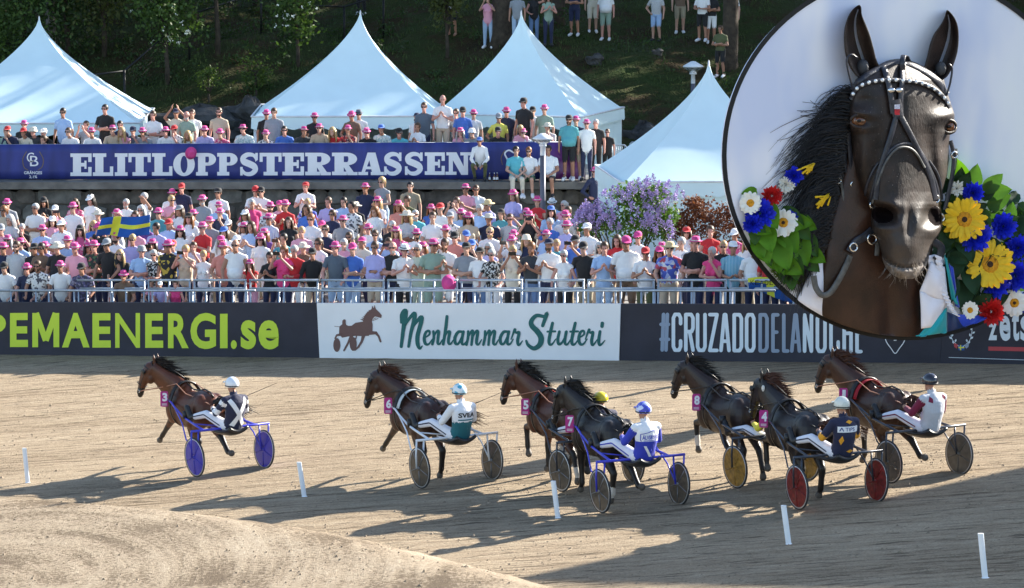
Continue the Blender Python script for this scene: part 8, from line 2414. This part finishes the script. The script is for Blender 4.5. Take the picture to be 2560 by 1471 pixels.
STAND = [(157, 271, "light blue", None, 'relaxed', dict(shades=1, hair='dark', s=1.06)), (262, 262, "black", None, 'crossed', dict(shades=1, hair='dark', s=1.06)), (382, 278, "white", None, 'crossed', dict(hair='brown', s=1.02)), (440, 270, "cream", 'navy cap', 'cheering', dict(s=1.03)), (466, 279, "sage green", None, 'relaxed', dict(hair='bald', beard=1)), (480, 274, "white", None, 'relaxed', dict(hair='brown', s=1.03)), (547, 270, "beige", None, 'relaxed', dict(hair='brown', shades=1, beard=1, s=1.04)), (666, 273, "black", 'pink trilby', 'relaxed', dict(shades=1)), (685, 271, "grey", None, 'relaxed', dict(hair='brown', s=1.05)),
         (786, 281, "black", 'pink trilby', 'relaxed', dict(shades=1)), (879, 277, "brown", 'pink trilby', 'hips', dict()), (897, 273, "white", 'grey trilby', 'relaxed', dict(shades=1, s=1.02)), (1060, 257, "slate", None, 'relaxed', dict(hair='brown', shades=1, s=1.07)), (1042, 281, "white", 'navy cap', 'relaxed', dict(beard=1)), (1107, 238, "white", None, 'clapping', dict(hair='bald', legs='shorts', legc="beige", s=1.10)), (1143, 272, "striped", None, 'chin', dict(hair='brown', shades=1)), (1157, 266, "blue", 'black cap', 'relaxed', dict(shades=1, s=1.03)), (1184, 273, "white", 'pink trilby', 'relaxed', dict(shades=1)), (1247, 282, "yellow", 'grey cap', 'hips', dict(shades=1)), (1266, 267, "navy", 'pink trilby', 'hips', dict(shades=1, s=1.02)), (1309, 243, "black", 'black cap', 'relaxed', dict(s=1.08, legc="black")), (1332, 265, "white", 'black cap', 'relaxed', dict(s=1.02)), (1361, 261, "sage green", 'pink trilby', 'relaxed', dict(s=1.04)), (60, 300, "black", 'pink trilby', 'relaxed', {}), (215, 303, "grey", None, 'phone', dict(hair='brown')), (300, 303, "navy", None, 'relaxed', dict(hair='dark', beard=1))]
for i, (sx, hy, sh, hat, pose, k) in enumerate(STAND):
    k = dict(k); terr(sx, hy, sh, hat, pose, y=BY + 1.0 + .35 * (i % 2), **k)
# four men standing on the ledge by the tent, in full view
def ledge(sx, hy, sh, hat, pose, lab, fy=451, k=89.3, **kw):
    f = P(sx, fy, k); f[2] = WZ + .003; f[1] = WY + kw.pop('dy', .16)
    s = (fy - hy) / k / 1.80
    person(f, s, kw.pop('yaw', -.1), pose, sh, hat, '', "men standing on the ledge at the banner end", label=lab, **kw)
ledge(1422, 286, "teal", 'black cap', 'relaxed', "person in grey green shirt and black shorts standing on the ledge, backward black cap", legs='shorts', legc="black", shades=1, beard=1, shoes='white', fat=1)
ledge(1440, 290, "navy", 'pink trilby', 'relaxed', "person in pink trilby and beige shorts half hidden behind the grey green shirt", legs='shorts', legc="beige", shoes='white', dy=.36)
ledge(1466, 297, "white", 'pink trilby', 'relaxed', "person in white shirt, pink trilby and dark trousers standing on the ledge", legc="navy", shades=1, shoes='black', hair='grey')
ledge(1490, 299, "black", None, 'hips', "person in black shirt with grey hair, hand on hip on the ledge", legc="black", hair='grey', shoes='black', dy=.6)
ledge(1520, 325, "black", None, 'relaxed', "person in black polo at the far end of the ledge beside the barrier", legc="black", hair='brown', shades=1, shoes='black', dy=.9)
# three men sitting on the wall, one crouching by the banner
def sitter(sx, hy, k, pose, sh, lab, **kw):
    b = get_body(pose, 0, kw.get('fat', 0)); p = P(sx, hy, k)
    seat = (b.hipz if hasattr(b, 'hipz') else .93) - .10
    s = kw.pop('s', 1.0)
    y = WY - .10 + kw.pop('dy', 0.1)
    person((p[0], y, WZ - (.93 - .105) * s if pose == 'seated' else WZ), s, kw.pop('yaw', -.1), pose, sh, kw.pop('hat', None), '', "men sitting on the wall beside the lamp post", label=lab, **kw)
sitter(1290, 372, 90, 'seated', "turquoise", "person in turquoise shirt and cream trousers sitting on the wall", legc="cream", hair='dark', shoes='white', yaw=.1, s=1.02)
sitter(1322, 374, 90, 'seated', "white", "person in white T-shirt and dark green shorts sitting in the middle of three", legs='shorts', legc="green", hair='ginger', shades=1, beard=1, shoes='white')
sitter(1371, 372, 90, 'seated', "white", "heavy person in white polo shirt and black shorts sitting behind the lamp post", legs='shorts', legc="black", fat=1, hair='dark', shoes='black', s=1.05)
sitter(1200, 352, 90, 'crouched', "white", "person in white shirt and blue cap crouching before the blue banner end", hat='blue cap', legc="olive", sleeve='long', shades=1, dy=.32, s=.92, shoes='black')
p = P(1487, 500, 90)
person((p[0], WY - .5, p[2] - .9), 1.0, .6, 'hips', "navy", 'pink trilby', '', "people at the foot of the wall end", label="person in dark jacket and pink trilby climbing beside the wall end and lower tent", sleeve='long', legc="black", shades=1)
# on the hillside
GH = "spectators standing on the wooded hillside"
HILLP = [(903, 40, "charcoal", None, 'relaxed', "person in dark clothes and pale trainers just above the middle tent peak", dict(legc="black", shoes='white')), (1130, 92, "white", None, 'crossed', "person in white top and black skirt standing behind sparse twigs", dict(fem=1, long=1, hair='blonde', legs='shorts', legc="black")), (1220, 122, "pink", None, 'phone', "person in pink top and pale jeans filming from the hillside", dict(fem=1, long=2, hair='brown', legc="pale denim", shoes='white')),
         (1293, 112, "grey", None, 'relaxed', "person in grey T-shirt and jeans beside the thick trunk", dict(legc="pale denim", shoes='white')), (1335, 112, "black", None, 'shading', "person in black top and wide blue jeans behind the tent peak", dict(fem=1, long=1, hair='dark', sleeve='tank', legc="denim")), (1371, 118, "sage green", None, 'clapping', "person in sage green T-shirt and navy jeans holding hands together", dict(fem=1, long=1, hair='brown', legc="navy", shoes='black')), (1436, 92, "navy", None, 'crossed', "person in navy shirt and navy shorts on the hillside", dict(legs='shorts', legc="navy", shoes='white')),
         (1482, 84, "cream", None, 'relaxed', "person in pale grey short dress on the hillside", dict(fem=1, long=1, hair='brown', sleeve='dress', shoes='white')), (1514, 103, "white", None, 'relaxed', "person in white T-shirt and grey green shorts on the hillside", dict(legs='shorts', legc="sage green", shoes='white', fat=1)), (1640, 106, "striped", None, 'hips', "person in striped shirt and light blue shorts on the hillside", dict(legs='shorts', legc="light blue", shoes='black')), (1700, 86, "brown", None, 'relaxed', "person in brown shirt and khaki shorts on the hillside", dict(legs='shorts', legc="khaki", shoes='white')),
         (1755, 105, "white", None, 'program', "person in white shirt and black shorts holding a drink on the hillside", dict(legs='shorts', legc="black", shoes='white')), (1778, 110, "black", None, 'crossed', "person in black shirt and white shorts on the hillside", dict(legs='shorts', legc="white", shoes='white')), (1800, 196, "olive", None, 'crossed', "person in olive T-shirt and black shorts standing low on the slope above the lower tent", dict(legs='shorts', legc="black", shoes='white')), (1829, 108, "patterned white", None, 'relaxed', "person in white printed shirt and grey trousers behind the thick trunk", dict(legc="grey"))]
for sx, fy, sh, hat, pose, lab, k in HILLP:
    # walk the ray down to the slope
    d = ray(sx, fy); best = None
    for t in np.linspace(98, 125, 900):
        q = CAM + d * (t / d[1])
        if q[2] <= hill_z(q[0], q[1]): best = q; break
    if best is None: continue
    q = best.copy(); q[2] = hill_z(q[0], q[1])
    kk = F / np.dot(q - CAM, np.array([0, CP, -SP]))
    s = 132 / kk / 1.79 if sx != 1800 else 1.0
    person(q, min(1.12, max(.95, s)), rng.normal(-.15, .2), pose, sh, hat, '', GH, label=lab, **k)

# ---------------------------------------------------------------- things people hold, and flags
def flag_cloth(name, label, quad, k, m_fn, mats, dz=0.05, nu=32, nv=20):
    a, b, c, d = [np.array(P(x, y, k)) for x, y in quad]
    mb = MB()
    for j in range(nv + 1):
        v = j / nv
        for i in range(nu + 1):
            u = i / nu
            p = (a * (1 - u) + b * u) * (1 - v) + (d * (1 - u) + c * u) * v
            p = p + np.array([0, -dz * math.sin(u * 9 + v * 3) * (.4 + v), 0.02 * math.sin(u * 7)])
            mb.v.append(tuple(p - a))
    for j in range(nv):
        for i in range(nu):
            q = j * (nu + 1) + i; mb.f.append((q, q + nu + 1, q + nu + 2, q + 1)); mb.mi.append(m_fn((i + .5) / nu, (j + .5) / nv))
    t = thing(name, label, "flag", a)
    o = mb.build("cloth", mats, t); o.modifiers.new("thickness", 'SOLIDIFY').thickness = .006
    return t, a
flag_cloth("swedish_flag", "blue flag with yellow cross held up in the middle of the crowd", [(254, 546), (376, 538), (372, 590), (240, 592)], 103.2, lambda u, v: 1 if (.26 < u < .40 or .40 < v < .62) else 0, [M_FLAGB, M_FLAGY], .11)
t, a = flag_cloth("hand_painted_flag", "yellow and blue flag with black hand-painted letters hanging over the upper rail", [(1869, 696), (1990, 693), (1994, 762), (1872, 722)], 121.5, lambda u, v: 1 if (v < .42 or .36 < u < .52) else 0, [M_FLAGB, M_FLAGY], .02)
mb = MB(); x = 1876
for ch in "KEADLT L":
    if ch != " ":
        o_ = P(x, 713, 121.9) - a; ww = 9 / 121.9; put_text(mb, ch, o_, V3(1, 0, 0), V3(0, 0, 1), ww, 12 / 121.9)
    x += 12 if ch != " " else 8
o = mb.build("painted_lettering", M_BLACKM, t, smooth=False)
def bottle(sx, lab, yoff):
    p = P(sx, 452, 89.3); p[2] = WZ + .003; p[1] = WY + yoff
    mb = MB(); mb.lathe([(0, 0), (.033, .0), (.035, .02), (.035, .13), (.016, .18), (.013, .225), (0, .226)], n=12, mi=0); mb.lathe([(.0358, .04), (.0358, .11)], n=12, mi=1); mb.lathe([(.0145, .215), (.0145, .235), (0, .236)], n=10, mi=1)
    o = mb.build("beer_bottle", [mat("bottle_brown", (0.10, 0.035, 0.01), 0.12, var=0, coat=.6), M_WHITEP]); o.location = p; tag(o, lab, "bottle", "beer bottles standing on the wall")
bottle(1224, "brown beer bottle standing on the wall, nearest the crouching person", .15); bottle(1236, "brown beer bottle standing on the wall, middle of three by the seated men", .15); bottle(1243, "brown beer bottle standing on the wall, nearest the turquoise shirt", .15); bottle(1409, "brown beer bottle standing on the wall by the white trainers", .1)
p = banner_hit(476, 382, .12); mb = MB(); mb.v = []; 
h = link("pink_trilby", HEADM['trilby'].copy()); h.data.materials.clear(); h.data.materials.append(HATC['pink trilby'][1]); h.location = p; h.rotation_euler = (1.9, 0, .3); h.scale = (1.15,) * 3; tag(h, "pink trilby dangling over the banner letter O", "hat")
p = hoard(1121, 712, -.9); h2 = link("pink_trilby", h.data); h2.location = p; h2.rotation_euler = (1.2, 0, .2); h2.scale = (1.15,) * 3; tag(h2, "pink trilby hanging on the upper rail above the script h", "hat")
# phones lifted over the crowd
M_PHONE = mat("phone_black", (0.012, 0.012, 0.014), 0.2, var=0)
i = 0
for o in [o for o in COL.objects if o.get("category") == "person" and "filming" in o.get("label", "")]:
    if i >= 14: break
    i += 1
    b = BODY[('phone', 0, 0)] if ('phone', 0, 0) in BODY else get_body('phone')
    M_ = Matrix.Translation(o.location) @ o.rotation_euler.to_matrix().to_4x4() @ Matrix.Diagonal(Vector((*o.scale, 1)))
    w = M_ @ Vector((0, -.455, 1.675))
    mb = MB(); mb.box((0, 0, 0), (.16, .012, .08)); mb.box((.05, .009, .02), (.03, .006, .03)); ph = mb.build("phone", M_PHONE, None, smooth=False); ph.location = w; ph.rotation_euler = (0.1, 0, o.rotation_euler.z)
    tag(ph, short("dark phone held by the one in " + o["label"].split(" in ", 1)[1].replace(" filming by phone", "").replace(" filming from the hillside", " on the hillside").replace(" filming", "")), "phone", "phones held up by spectators")
print("PERSONS", NPERS[0])
